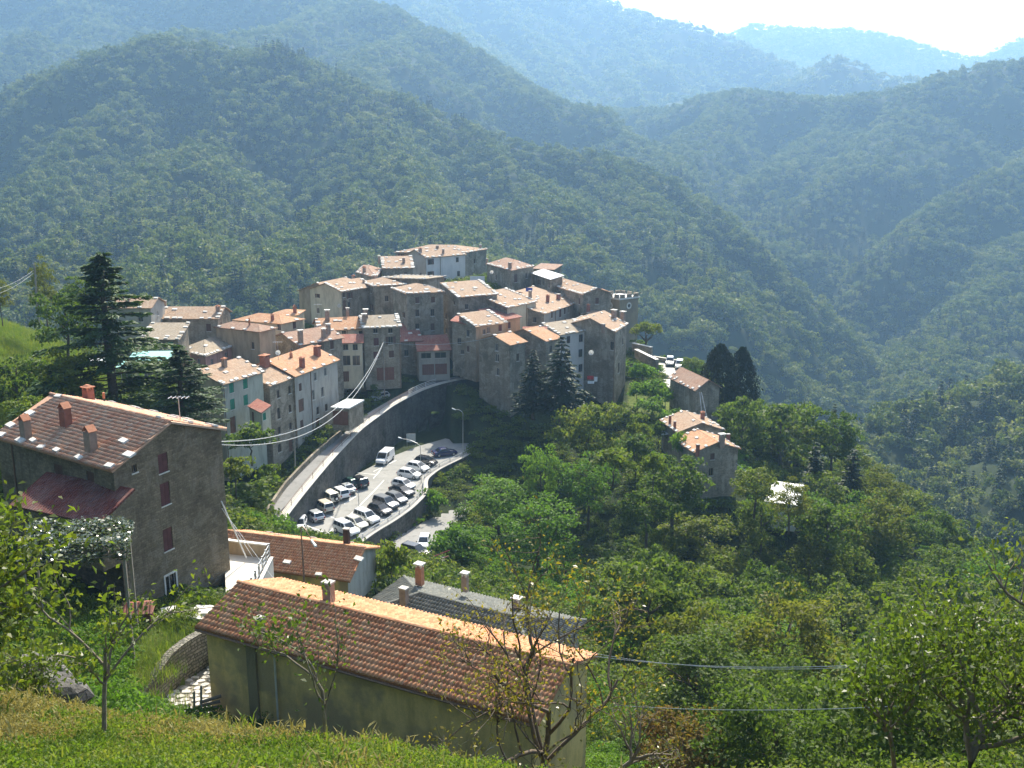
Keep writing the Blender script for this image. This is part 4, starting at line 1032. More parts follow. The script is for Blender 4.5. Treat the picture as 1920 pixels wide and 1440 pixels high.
house('house_bay', 'cream projecting bay with loggia openings and a small red roof', (637,643), (679,642), 2.4, Y=172.4, kind='s', pitch=20, base=-8.4, wall=PL_CREAM, roof=RF_RED, slabs=0, over=.3, cat='bay',
      wins=[(648,651,.9,1.1,'win'), (666,651,.9,1.1,'win'), (650,676,1.3,1.8,'win'), (668,676,1.3,1.8,'win'), (649,706,1.0,1.9,'door')])
house('garage', 'flat white roofed stone garage with a brown door beside the upper road', (622,765), (653.5,767), (681,752), Y=150, yref='B', kind='f', base=-3.6, wall=ST_GREY, roof=RF_WHITE, slabs=0, over=.15, cat='garage', wins=[(637,784,2.6,2.3,'garage')], thick=.2)
house('village_house', 'small house with a plain roof behind the top of the dark cedar', (205,577), (282,577), 6.5, Y=160, kind='g', pitch=20, base=-8, wall=PL_GREY, roof=RF_TAN, group=G_V, seed=31, slabs=.4, chims=[(240,573,.7,1.1,'cap',M_BRICK)])
house('village_house', 'low stone house with a long tan roof right of the dark cedar', (299,597), (408,597), 7.5, Y=165, kind='g', pitch=20, base=-8, wall=ST_OLD, roof=RF_TAN, group=G_V, seed=32, slabs=1.1, chims=[(310,575,.5,1.0,'cap',M_BRICK), (409,585,.8,.8,'red',M_BRICK)])
house('village_house', 'small stone annex with a speckled roof left of the pink house', (266,636), (334,636), 5.0, Y=152, kind='s', pitch=17, base=-7, wall=ST_OLD, roof=RF_GREY, group=G_V, seed=33, slabs=.8, wins=[(320,648,.8,1.1,'closed:green'), (290,650,.7,1.0,'win')])
# ================================================================ village, upper part
house('village_house', 'beige gabled house with pale window surrounds on the left shoulder of the hill', (560,545), (631,549.5), 10.5, Y=203, yref='B', kind='x', pitch=21, base=-11, wall=PL_TAN, walls={'R': PL_CREAM}, roof=RF_TAN, group=G_V, seed=41, slabs=1.1,
      wins=[(592,555,1.0,1.6,'win:pale:surround'), (615,556,1.0,1.6,'win:pale:surround'), (592,577,1.0,1.6,'win:surround'), (616,577,1.0,1.6,'win:surround')], chims=[(663,527,.7,1.0,'red',M_BRICK)])
house('village_house', 'house with a slab edged roof and cream corner right of the beige gable', (640,547), (702,536.5), 8.5, Y=199, kind='g', pitch=18, base=-12, wall=ST_OLD, walls={'L': PL_CREAM}, roof=RF_TAN, group=G_V, seed=42, slabs=1.5,
      wins=[(645,553,.7,1.0,'win'), (655.6,554,.8,1.2,'win:brown'), (646,572,.9,2.0,'door'), (655,572,.9,1.3,'win')], chims=[(703,528,1.0,1.2,'hat',M_BRICK), (682,531,.5,.7,'cap',M_BRICK)])
house('village_house', 'dark stone house with a ridged roof between the slab edged houses', (702,537), (760,533.5), 8.0, Y=203, kind='h', pitch=18, base=-13, wall=ST_OLD, roof=RF_TAN, group=G_V, seed=43, slabs=1.2, wins=[(725,560,.8,1.2,'win'), (745,585,.8,1.2,'win')], chims=[(757,529,1.0,1.1,'hat',M_BRICK)])
house('village_house', 'very tall stone house with six dim windows in the middle of the village front', (763,551), (831,547), 9.0, Y=190, kind='h', pitch=18, base=-15.5, wall=ST_OLD, roof=RF_TAN, group=G_V, seed=44, slabs=1.4,
      wins=[(782.5,563,.8,1.2,'closed:brown'), (812,562,.8,1.2,'closed:brown'), (782.5,587,.8,1.4,'win'), (811,586,.8,1.4,'win'), (782.5,613,.8,1.4,'win'), (811,613,.8,1.4,'closed:brown')])
house('village_house', 'dark stone house with a flat tan shed roof right of the very tall house', (860,557.5), (932,552), 7.5, Y=192, kind='s', pitch=14, base=-14, wall=ST_OLD, roof=RF_TAN, group=G_V, seed=45, slabs=1.4, wins=[(875,575,.7,1.0,'win')])
house('village_house', 'stone house with a jagged pale roof edge above the village street', (892.5,612.5), (948,605), 5.2, Y=180, kind='s', pitch=17, base=-10.5, wall=ST_OLD, walls={'F': PL_TAN}, roof=RF_TAN, group=G_V, seed=46, slabs=1.3,
      wins=[(908,622,.7,1.0,'win:pale'), (916,619,.8,1.2,'win:pale'), (914,644,.8,1.3,'win'), (938,615,.8,1.2,'closed:red'), (912.5,672,1.0,2.1,'door')])
house('village_house', 'narrow dark stone house beside the foot of the jagged roofed house', (848,612), (893,613), 7.0, Y=183, kind='sr', pitch=12, base=-9.5, wall=ST_OLD, roof=RF_RED, group=G_V, seed=47, slabs=0, wins=[(867,660,.6,.8,'win'), (861,640,.7,1.2,'win'), (880,636,.7,1.2,'win'), (881,676,.9,2.0,'door')])
house('village_house', 'low house with two garage doors and a dark red roof on the village street', (785,657.5), (843,655), 4.5, Y=184, kind='s', pitch=22, base=-6.0, wall=PL_GREY, roof=RF_RED, group=G_V, seed=48, slabs=0,
      wins=[(799,667,1.9,1.1,'win'), (826,666,2.2,1.1,'win'), (803,693,2.3,2.1,'garage'), (827,692,2.3,2.1,'garage')])
house('village_house', 'small shaded stone house between the garage house and the slab edged house', (752,640), (790,638), 6.0, Y=186, kind='s', pitch=20, base=-8, wall=ST_OLD, roof=RF_RED, group=G_V, seed=49, slabs=.5, wins=[(762,662,.8,1.2,'win'), (770,676,.9,1.9,'door')])
house('village_house', 'orange plaster house corner between the jagged roof and the cream house', (944,600), (975,594), 6.0, Y=188, kind='s', pitch=12, base=-8, wall=PL_ORANGE, roof=RF_RED, group=G_V, seed=50, slabs=0, wins=[(955,610,.8,1.2,'closed:red')])
house('village_house', 'white three storey house with brown shutters near the top of the hill', (799,483), (872,477), 8.5, Y=237, kind='g', pitch=20, base=-11, wall=PL_WHITE, walls={'L': PL_GREY}, roof=RF_TAN, group=G_V, seed=51, slabs=.7,
      wins=[(807.5,491,.9,1.3,'win:brown'), (807.5,514,.9,1.3,'win:brown'), (807.5,533,.8,1.0,'win'), (857.5,487,.9,1.2,'win'), (834,529,1.0,2.0,'door'), (860,513,.9,1.3,'win')],
      chims=[(788,474,.8,.9,'red',M_BRICK), (820,466,.7,.6,'cap',M_BRICK), (831,476,.6,.9,'hat',M_BRICK)], drains=[('F', .35)])
house('village_house', 'large stone house with the highest broad hipped roof of the village', (742,473), (872,474), (912,467), Y=250, yref='B', kind='h', pitch=15, base=-11, wall=ST_OLD, roof=RF_TAN, group=G_V, seed=52, slabs=.9, chims=[(901,466,.7,.9,'cap',M_BRICK)], wins=[(755,480,1.2,1.2,'win:brown'), (890,490,.8,1.2,'win')])
house('village_house', 'dark stone house with a small bright shed roof left of the white house', (719,503.5), (774,502.5), 7.0, Y=225, kind='s', pitch=15, base=-9, wall=ST_OLD, roof=RF_TAN, group=G_V, seed=53, slabs=1.2, chims=[(757,493,.8,1.1,'cap',M_BRICK), (711,490,.6,1.0,'hat',M_BRICK)])
house('village_house', 'small low house with a mottled roof on the left skyline of the village', (668,511), (704,520), (716,505), Y=216, yref='B', kind='h', pitch=20, base=-8, wall=ST_GREY, roof=RF_BROWN, group=G_V, seed=54, slabs=.7, chims=[(683,512,.8,1.2,'gable',M_BRICK)])
house('village_house', 'dark stone wall house below the white house with a slab coping', (716,521), (795,530), 6.0, Y=212, kind='sl', pitch=3, base=-9, wall=ST_OLD, roof=RF_GREY, group=G_V, seed=55, slabs=.8)
house('village_house', 'round cornered stone house with a many sided roof right of the summit', (913,495), (959,507), (1000,499), Y=222, yref='B', kind='h', pitch=20, base=-11, wall=ST_OLD, walls={'R': ST_OLD}, roof=RF_BROWN, group=G_V, seed=56, slabs=1.1, hipk=.5,
      wins=[(967,522,1.4,1.8,'closed:brown'), (987,517,.8,1.2,'win'), (930,520,.8,1.2,'win')], chims=[(956,504,.9,1.4,'cap',M_BRICK), (913,492,.5,.8,'cap',M_BRICK)])
house('village_house', 'house with a smooth pinkish roof below the round cornered house', (942,557), (976,549), 14.0, Y=203, kind='sr', pitch=9, base=-9, wall=ST_OLD, roof=RF_ORANGE, group=G_V, seed=57, slabs=.3)
house('village_house', 'cream walled house with a slab edged roof above the street on the right', (951,577), (1005,566), 7.5, Y=192, kind='s', pitch=15, base=-10, wall=PL_CREAM, walls={'L': ST_OLD}, roof=RF_TAN, group=G_V, seed=58, slabs=1.3, wins=[(996,590,.7,1.1,'win')], drains=[('F', .66)], chims=[(994,558,.7,1.4,'cap',M_BRICK)])
house('village_house', 'long pale house with a large sloping roof and two chimneys right of the summit', (1020,588.5), (1087,566), 11.0, Y=196, kind='s', pitch=13, base=-11, wall=PL_GREY, walls={'L': ST_OLD}, roof=RF_TAN, group=G_V, seed=59, slabs=.6,
      wins=[(1035,589,.8,1.3,'win'), (1050.6,584,1.0,1.7,'closed:red'), (1059,582,.8,1.4,'closed:brown'), (1066,580,.8,1.4,'win:pale'), (1079,576,.8,1.4,'win'), (1060,603,.9,1.3,'win')], chims=[(1027,567,.8,1.4,'red',M_RBRICK), (1047,562,1.0,1.2,'cap',M_RBRICK)], drains=[('F', .3)])
house('village_house', 'dark house with a narrow lit roof behind the long pale house', (1032,533), (1093,552), 6.5, Y=222, kind='g', pitch=19, base=-11, wall=ST_OLD, roof=RF_TAN, group=G_V, seed=60, slabs=1.2)
house('village_house', 'house with a white sheet roof on the skyline right of the round cornered house', (998,512), (1034,524), 2.6, Y=230, kind='s', pitch=14, base=-10, wall=ST_OLD, roof=RF_WHITE, group=G_V, seed=61, slabs=0)
house('village_house', 'dark brown roofed house at the back edge of the summit', (1000,504), (1038,506), 5.0, Y=245, kind='s', pitch=8, base=-10, wall=ST_OLD, roof=RF_BROWN, group=G_V, seed=62, slabs=0)
house('village_house', 'small house with a plain orange gable left of the bell tower', (1087,560), (1100,566), 5.0, Y=214, yref='B', kind='s', pitch=20, base=-11, wall=ST_OLD, roof=RF_ORANGE, group=G_V, seed=63, slabs=0)
# front right block
house('village_house', 'tall dark stone house with a small orange roof left of the dark spruces', (956,646.5), (985,640.5), 7.6, Y=172, kind='g', pitch=18, base=-16, wall=ST_OLD, roof=RF_ORANGE, group=G_V, seed=64, slabs=.3,
      wins=[(931,645,.8,1.4,'win:pale'), (932,671,.8,1.4,'win:pale'), (933,697,.8,1.4,'win:pale'), (971,670,.7,1.4,'win')])
house('village_house', 'recessed dark stone house with a shaded red roof inside the right block', (984,636), (1024,636), 5.0, Y=178.5, kind='s', pitch=14, base=-16, wall=ST_OLD, roof=RF_RED, group=G_V, seed=65, slabs=0)
house('village_house', 'stone house with a bright orange roof behind the dark spruces', (1024,639.5), (1050,633.5), 10.0, Y=175, kind='g', pitch=18, base=-16, wall=ST_GREY, roof=RF_ORANGE, group=G_V, seed=66, slabs=.3, wins=[(1033,655,.8,1.3,'win')])
house('village_house', 'white house with three dark windows and a slab edged roof at the right block', (1050,627.5), (1106,618.5), 9.5, Y=182, kind='g', pitch=17, base=-16, wall=PL_WHITE, walls={'R': ST_OLD}, roof=RF_GREY, group=G_V, seed=67, slabs=1.2,
      wins=[(1089.5,634,1.1,1.5,'win'), (1088.6,662,1.1,1.5,'win'), (1088.6,690,1.1,1.5,'win'), (1066,637,1.0,1.4,'win'), (1066,664,1.0,1.4,'win')], chims=[(1103,616,.6,1.4,'hat',M_RBRICK)], drains=[('F', .96)])
house('village_house', 'big brown stone house with a wide gable in front of the bell tower', (1064,608), (1152,622), (1175,607), Y=181, yref='B', kind='x', pitch=19, base=-15, wall=ST_GREY, roof=RF_TAN, group=G_V, seed=68, slabs=1.1,
      wins=[(1155,650,.8,1.6,'win'), (1160,690,1.0,2.0,'win'), (1168,640,.8,1.3,'win')], chims=[(1131,619,.7,1.1,'cap',M_BRICK), (1151,598,1.0,1.6,'hat',M_BRICK), (1168,600,1.0,1.5,'hat',M_BRICK)], drains=[('R', .02)])
house('village_house', 'house with a tan roof and chimney between the bell tower and the long pale house', (1090,590), (1112,597), (1142,584), Y=200, yref='B', kind='x', pitch=20, base=-12, wall=ST_OLD, roof=RF_TAN, group=G_V, seed=69, slabs=.8, chims=[(1103,584,.8,1.3,'red',M_RBRICK)])
# right hand outlying houses
house('barn', 'stone barn with a red brown roof beside the bright terrace and dark cypresses', (1257,707), (1305,731), (1349,725.5), Y=166, yref='B', kind='g', H=1.5, base=-6.5, wall=ST_OLD, roof=RF_BROWN, seed=71, slabs=.7, cat='barn') 
house('stone_cottage', 'stone cottage with a tan roof and thin chimneys below the barn', (1271,810), (1355,805.5), 7.5, Y=151, kind='x', pitch=19, base=-6, wall=ST_OLD, roof=RF_TAN, seed=72, slabs=.8, cat='house', chims=[(1256,795,.45,1.4,'cap',M_RBRICK), (1265,804,.45,1.2,'cap',M_RBRICK), (1317,787,.7,1.1,'red',M_RBRICK)])
house('stone_cottage', 'tall stone cottage with an orange roof standing lowest among the woods', (1302.5,847), (1384,840.5), 6.8, Y=140, kind='x', pitch=19, base=-9, wall=ST_OLD, roof=RF_ORANGE, seed=73, slabs=.9, cat='house', wins=[(1336,856,.7,1.0,'closed:brown'), (1333,885,.7,1.2,'win')],
      chims=[(1308,848,.5,1.0,'cap',M_RBRICK), (1353,832,.9,1.3,'hat',M_BRICK), (1365,824,.6,.8,'cap',M_RBRICK)])
house('shed', 'shed with a bright white metal roof among the trees on the right', (1436,940), (1492,948), 6.5, Y=136, kind='s', pitch=8, base=-4, wall=PL_WHITE, roof=RF_WHITE, slabs=0, over=.2, cat='shed', wins=[(1477,958,.8,1.4,'win')])
# ================================================================ bell tower
def bell_tower():
    B = P(1168, 566, 212); z = B.z + .5
    O = Vector((B.x, B.y+3, z-18)); t = thing('bell_tower', 'square stone church tower with a crenellated top and round openings', 'church tower', O)
    c, w = Vector((B.x-.3, B.y+3.4, 0)), 5.7; a0 = rad(38); u = Vector((math.cos(a0), math.sin(a0), 0)); v = Vector((-u.y, u.x, 0))
    def q(s, tt, zz): return c + u*s + v*tt + Vector((0, 0, zz))
    h = w/2; cor = [(-h, -h), (h, -h), (h, h), (-h, h)]
    mb = MB()
    for i in range(4):
        a, b = cor[i], cor[(i+1) % 4]; mb.quad(q(*a, z-18), q(*b, z-18), q(*b, z), q(*a, z))
    mb.build('wall', plaster('tower_stone', (.33,.28,.19), .7, (.26,.22,.16)), t, O)
    mb = MB(); k = 1.10; mb.hexa([q(x*k, y*k, z) for x, y in cor], [q(x*k, y*k, z+.35) for x, y in cor]); mb.build('cornice', M_SLAB, t, O)
    mb = MB(); mb.hexa([q(x*.95, y*.95, z+.352) for x, y in cor], [q(x*.95, y*.95, z+.45) for x, y in cor]); mb.build('roof', RF_WHITE, t, O)
    for i in range(4):
        a, b = cor[i], cor[(i+1) % 4]
        for j in range(3):
            f0, f1 = (j*2+.2)/6+.02, (j*2+1.6)/6
            p0 = q((a[0]+(b[0]-a[0])*f0)*1.07, (a[1]+(b[1]-a[1])*f0)*1.07, z+.352); p1 = q((a[0]+(b[0]-a[0])*f1)*1.07, (a[1]+(b[1]-a[1])*f1)*1.07, z+.352)
            d = (p1-p0); n = Vector((-d.y, d.x, 0)).normalized()*.32
            mb = MB(); mb.hexa([p0, p1, p1+n, p0+n], [p0+UP*.75, p1+UP*.75, p1+n+UP*.75, p0+n+UP*.75]); mb.build('merlon', ST_GREY, t, O)
    for i in (0, 3):
        a, b = cor[i], cor[(i+1) % 4]; m_ = q((a[0]+b[0])/2, (a[1]+b[1])/2, z-1.5); n = Vector(((q(*b, 0)-q(*a, 0)).y, -(q(*b, 0)-q(*a, 0)).x, 0)).normalized(); tt = (q(*b, 0)-q(*a, 0)).normalized()
        mb = MB(); R1, R2 = .42, .72
        for k in range(16):
            x0, x1 = 6.2832*k/16, 6.2832*(k+1)/16
            def rp(r, x, o): return m_ + tt*(r*math.cos(x)) + UP*(r*math.sin(x)) + n*o
            mb.quad(rp(R1, x0, .08), rp(R2, x0, .08), rp(R2, x1, .08), rp(R1, x1, .08)); mb.quad(rp(R2, x0, .08), rp(R2, x0, 0), rp(R2, x1, 0), rp(R2, x1, .08)); mb.quad(rp(R1, x0, .01), rp(R1, x0, .08), rp(R1, x1, .08), rp(R1, x1, .01))
        o = mb.build('round_opening', M_SLAB, t, O)
        mb = MB(); mb.poly([rp(R1, 6.2832*k/16, .012) for k in range(16)]); mb.build('pane', M_DMETAL, o, O)
bell_tower()
# ================================================================ roads, car park, walls
def asphalt(name, col):
    m, nt, out = nmat(name); g = N(nt, 'ShaderNodeNewGeometry')
    a = noise_n(nt, g.outputs['Position'], 0.35, 6.0, 0.7); b = noise_n(nt, g.outputs['Position'], 6.0, 5.0, 0.7)
    c = ramp(nt, a, [(0.3, tuple(x*.82 for x in col)), (0.7, tuple(x*1.12 for x in col))]); c = mixc(nt, .5, c, ramp(nt, b, [(0.3, (.8, .8, .8)), (.7, (1.12, 1.12, 1.12))]), 'MULTIPLY')
    st_ = noise_n(nt, vmath(nt, 'ADD', g.outputs['Position'], (7.3, 1.9, 0)), .8, 3.0, .5)
    c = mixc(nt, ramp(nt, st_, [(.60, (0, 0, 0)), (.70, (.55, .55, .55))]), c, tuple(x*.55 for x in col))
    bsdf(nt, out, c, 0.9, bump(nt, b, .2, .02), spec=.2); return m
M_LOT = asphalt('pale_asphalt', (0.30, 0.295, 0.27)); M_ROAD = asphalt('worn_asphalt', (0.27, 0.265, 0.25)); M_LINE = simple('road_paint', (0.75, 0.75, 0.70), .7, 0, .15, 5.0)
def strip(left, right, sub=6):
    """two edge polylines of points -> resampled matching lists"""
    def res(pts, n):
        d = [0]
        for a, b in zip(pts[:-1], pts[1:]): d.append(d[-1]+(b-a).length)
        o = []
        for i in range(n):
            t = d[-1]*i/(n-1); k = 0
            while k < len(d)-2 and d[k+1] < t: k += 1
            f = (t-d[k])/max(d[k+1]-d[k], 1e-6); o.append(pts[k].lerp(pts[k+1], f))
        return o
    n = max(len(left), len(right))*sub; return res(left, n), res(right, n)
def smooth_line(p, it=2):
    for _ in range(it): p = [p[0]] + [(a+b*2+c)/4 for a, b, c in zip(p[:-2], p[1:-1], p[2:])] + [p[-1]]
    return p
ROAD_L = [Pz(a, b, z) for a, b, z in ((480,1010,-47.6),(497,975,-46.8),(536,915,-45.8),(592,857,-44.6),(640,817,-43.9),(683,778,-43.3),(735,748,-42.8),(785,722,-42.4),(850,706,-42.1),(935,696,-41.9))]
ROAD_R = [Pz(a, b, z) for a, b, z in ((498,1022,-47.6),(521,978,-46.8),(566,921,-45.8),(616,862,-44.6),(669,807,-43.9),(731,762,-43.3),(784,734,-42.8),(829,719,-42.4),(885,709,-42.1),(950,703,-41.9))]
RL, RR2 = strip(ROAD_L, ROAD_R); RL, RR2 = smooth_line(RL, 4), smooth_line(RR2, 4)
mb = MB()
for i in range(len(RL)-1): mb.quad(RL[i], RR2[i], RR2[i+1], RL[i+1])
rd = mb.build('road', M_ROAD); tag(rd, 'grey road climbing to the village along the wall', None, None, 'structure')
def side_wall(name, label, line, ztop, zbot, thick, mat, cat='wall', rail=None, cope=None, capw=.08):
    """wall following a line; its outer face drops to zbot"""
    O = Vector(line[len(line)//2]); t = thing(name, label, cat, O); mb = MB(); cp = MB()
    nrm = []
    for i in range(len(line)):
        d = line[min(i+1, len(line)-1)]-line[max(i-1, 0)]; nrm.append(Vector((d.y, -d.x, 0)).normalized())
    for i in range(len(line)-1):
        a, b = line[i], line[i+1]; na, nb_ = nrm[i]*thick, nrm[i+1]*thick
        za, zb_ = (zbot(a), zbot(b)) if callable(zbot) else (zbot, zbot)
        A0, B0 = Vector((a.x, a.y, za)), Vector((b.x, b.y, zb_)); A1, B1 = Vector((a.x, a.y, a.z+ztop)), Vector((b.x, b.y, b.z+ztop))
        mb.hexa([A0, A0+na, B0+nb_, B0], [A1, A1+na, B1+nb_, B1])
        if cope:
            e = capw; ta, tb = nrm[i], nrm[i+1]
            cp.hexa([A1-ta*e+UP*.003, A1+na+ta*e+UP*.003, B1+nb_+tb*e+UP*.003, B1-tb*e+UP*.003], [A1-ta*e+UP*.12, A1+na+ta*e+UP*.12, B1+nb_+tb*e+UP*.12, B1-tb*e+UP*.12])
    mb.build('wall', mat, t, O)
    if cope: cp.build('coping', cope, t, O)
    return t, nrm
def railing(name, label, line, nrm, off, zoff, h, rails, step, mat, r=.035):
    O = Vector(line[len(line)//2]); t = thing(name, label, 'railing', O); pts = [p + n*off + UP*zoff for p, n in zip(line, nrm)]
    for k in range(rails):
        mb = MB(); mb.tube([p + UP*(h*(k+1)/rails) for p in pts], r if k == rails-1 else r*.8, 5); mb.build('rail', mat, t, O)
    acc = 0; last = None
    for a, b in zip(pts[:-1], pts[1:]):
        if last is None or acc >= step:
            mb = MB(); mb.tube([a-UP*.1, a+UP*(h+.04)], r*1.1, 5); mb.build('post', mat, t, O); acc = 0; last = a
        acc += (b-a).length
def lot_bottom(p): return LOT_Z-1.2
_, nr1 = side_wall('retaining_wall', 'high stained stone retaining wall carrying the upper road above the car park', RR2, 0.30, lot_bottom, 0.80, ST_RET, cope=simple('pale_coping', (.60,.57,.50), .85, 0, .12, 1.0), capw=.16)
nv = int(len(RR2)*.80)
railing('road_railing', 'thin rusty railing on the pale coping along the upper road', RR2[4:nv], nr1[4:nv], .45, .4, .95, 3, 3.0, M_COPPER)
railing('road_railing', 'short bright rail section by the white road cone at the upper end of the wall', RR2[nv-6:nv+1], nr1[nv-6:nv+1], .62, .4, 1.15, 4, 2.4, M_WMETAL, .05)
side_wall('parapet_wall', 'low dark stone wall along the house side of the upper road', RL[4:26][::-1], 0.8, lambda p: p.z-3, 0.35, ST_OLD)
# lower street
mb = MB()
st = [Vector((p.x, p.y, street_z(p.x, p.y))) for p in STREET3]; mb.poly(st)
tag(mb.build('street', M_ROAD), 'lower street running under the wall of the car park', None, None, 'structure')
# car park
mb = MB(); mb.poly(LOT3[::-1] if (LOT3[1]-LOT3[0]).cross(LOT3[2]-LOT3[1]).z < 0 else LOT3)
lot = mb.build('parking_lot', M_LOT); tag(lot, 'pale asphalt car park curving below the retaining wall', None, None, 'structure')
def mark(pts, w=.14):
    mb = MB(); q = [Pz(a, b, LOT_Z+.006) for a, b in pts]
    for a, b in zip(q[:-1], q[1:]):
        d = (b-a).normalized(); n = Vector((-d.y, d.x, 0))*w/2; mb.quad(a-n, b-n, b+n, a+n)
    o = mb.build('marking', M_LINE, lot)
for seg in ([(610,1003),(660,962),(700,922),(720,900)], [(669,886),(706,890)], [(700,897),(719,874)], [(706,890),(712,884)], [(743,863),(700,884)], [(645,945),(668,930)], [(575,985),(607,998)], [(610,965),(636,975)], [(757,900),(770,893)], [(722,930),(745,906)], [(700,955),(720,935)]): mark(seg)
edge = smooth_line(strip([LOT3[i] for i in range(9, 18)], [LOT3[i] for i in range(9, 18)], 5)[0], 3)[::-1]
_, nr2 = side_wall('retaining_wall', 'curved stone wall dropping from the edge of the car park to the lower street', edge, 0.25, lambda p: LOT_Z-7.5, 0.45, ST_RET, cope=CONC)
railing('car_park_railing', 'galvanised guard rail curving round the outer edge of the car park', edge, nr2, -.12, .1, .85, 2, 2.4, M_METAL, .06)
# white concrete block / road cone at the end of the upper rail
c = P(803, 729, 184); mb = MB(); mb.box((c.x, c.y, c.z-.9), 1.5, 1.2, 1.4, .3, tx=.25, ty=.25); t = tag(mb.build('road_cone', M_WMETAL), 'white pyramid shaped block at the upper end of the road railing', 'road block')
# notice board against the wall
c = Pz(771, 838, LOT_Z); t = thing('notice_board', 'pale blank notice board at the shaded back wall of the car park', 'notice board', c)
mb = MB(); mb.box((0, 0, .9), 1.6, .06, 1.5, .1); mb.build('panel', simple('board_panel', (.38, .42, .42), .6), t)
for s in (-.7, .7): mb = MB(); mb.tube([(s, s*.1, -.1), (s, s*.1, 2.4)], .03, 6); mb.build('post', M_METAL, t)
# stone paved path beside the long house
mb = MB(); mb.poly([Vector((p.x, p.y, pz(p.x, p.y)+.10)) for p in PATH]); path = mb.build('path', simple('path_earth', (.22, .20, .15), .95)); tag(path, 'pale stone paved path beside the long ochre house', None, None, 'structure')
M_PAVE = tile_mat('paving_stone', (.46, .44, .39), (.56, .54, .48), (.64, .62, .56), (.4, .4, .34), .3)
pst = []; rr = random.Random(8); sm_ = []
for v_ in range(4):
    mb = MB(); n_ = 6; an = [6.283*(k+rr.uniform(-.28, .28))/n_ for k in range(n_)]; b_ = [(math.cos(a_)*.33*rr.uniform(.8, 1.1), math.sin(a_)*.21*rr.uniform(.85, 1.1)) for a_ in an]
    mb.poly([(x*.9, y*.9, .06) for x, y in b_])
    for k in range(n_): x0, y0 = b_[k]; x1, y1 = b_[(k+1) % n_]; mb.quad((x0, y0, -.05), (x1, y1, -.05), (x1*.9, y1*.9, .06), (x0*.9, y0*.9, .06))
    sm_.append(mb.mesh('stone', M_PAVE))
y = min(p.y for p in PATH); row = 0
while y < max(p.y for p in PATH):
    x = min(p.x for p in PATH) + (row % 2)*.3
    while x < max(p.x for p in PATH):
        xx, yy = x+rr.uniform(-.06, .06), y+rr.uniform(-.05, .05)
        if in_poly(np.array([xx]), np.array([yy]), PATH)[0]:
            o = bpy.data.objects.new('stone', sm_[rr.randrange(4)]); COL.objects.link(o); o.parent = path; o.location = (xx, yy, pz(xx, yy)+.105); o.rotation_euler = (0, 0, rr.gauss(0, .25)); s_ = rr.uniform(.88, 1.08); o.scale = (s_, s_, 1)
        x += rr.uniform(.56, .7)
    y += .41; row += 1
# dry stone wall above the path
ln = [Pz(a, b, PATH_Z)+UP*h for a, b, h in ((250,1374,.8),(267,1351,1.2),(300,1322,1.8),(331,1293,2.3),(360,1272,2.4),(400,1248,2.4))]
side_wall('terrace_wall', 'mossy dry stone wall rising beside the paved path', smooth_line(strip(ln, ln, 4)[0], 2)[::-1], 0.0, lambda p: -31.5, 0.5, ST_DRY)
# pale terrace beside the stone house
tz = P(455, 1068, 67).z
T4 = [Pz(423,1045,tz), Pz(424,1105,tz), Pz(470,1100,tz), Pz(492,1055,tz), Pz(500,1040,tz)]
T4 = [Pz(424,1118,tz), Pz(470,1112,tz), Pz(503,1046,tz), Pz(420,1036,tz)]
mb = MB(); mb.hexa([p-UP*3 for p in T4], T4); tr = mb.build('terrace', CONC_T := simple('pale_terrace_paving', (.62, .58, .50), .85, 0, .1, .8)); tag(tr, 'bright pale terrace between the stone house and the orange roofed house', 'terrace')
def beam(name, label, pts, r, mat, cat, n=6): mb = MB(); mb.tube(pts, r, n); return tag(mb.build(name, mat), label, cat)
ln = [T4[3]+UP*0, T4[2]]; 
def low_wall(name, label, a, b, h, th, mat, cap): 
    d = (b-a).normalized(); n = Vector((-d.y, d.x, 0))*th/2; t = thing(name, label, 'wall', (a+b)/2); O = (a+b)/2
    mb = MB(); mb.hexa([a-n-UP*.5, b-n-UP*.5, b+n-UP*.5, a+n-UP*.5], [a-n+UP*h, b-n+UP*h, b+n+UP*h, a+n+UP*h]); mb.build('wall', mat, t, O)
    mb = MB(); k = 1.35; mb.hexa([a-n*k+UP*(h+.002), b-n*k+UP*(h+.002), b+n*k+UP*(h+.002), a+n*k+UP*(h+.002)], [a-n*k+UP*(h+.1), b-n*k+UP*(h+.1), b+n*k+UP*(h+.1), a+n*k+UP*(h+.1)]); mb.build('coping', cap, t, O)
low_wall('terrace_wall', 'dark low wall with a pale coping at the far side of the bright terrace', T4[3]+UP*0, T4[2]+UP*0, 1.0, .25, PL_TAN, M_SLAB)
t = thing('terrace_railing', 'steep grey metal railing at the right edge of the bright terrace', 'railing', T4[1]); O = T4[1]
a, b = T4[1]+Vector((.1, 0, 0)), T4[2]+Vector((.1, 0, 0))
for k in (.35, .7, 1.05): mb = MB(); mb.tube([a+UP*k, b+UP*k], .035, 6); mb.build('rail', M_METAL, t, O)
for i in range(6): p = a.lerp(b, i/5); mb = MB(); mb.box((p.x, p.y, p.z-.2), .12, .12, 1.35); mb.build('post', M_METAL, t, O)
low_wall('terrace_wall', 'thin retaining wall under the grey terrace railing', T4[1]+Vector((.25, 0, -1.2)), T4[2]+Vector((.25, 0, -1.2)), 1.2, .2, CONC, M_SLAB)
for (x0, y0, Y0, x1, y1, Y1, rr_c) in ((415,940,66.5,462,1046,68.5,.05), (416,953,66.4,476,1048,69,.022), (428,970,67,520,1095,64,.018)):
    beam('stay_wire', {.05: 'thick white stay running down from the stone house to the terrace', .022: 'thin stay wire beside the thick white stay', .018: 'thin wire slanting from the stone house over the terrace railing'}[rr_c], [P(x0,y0,Y0), P(x1,y1,Y1)], rr_c, M_WMETAL, 'stay')
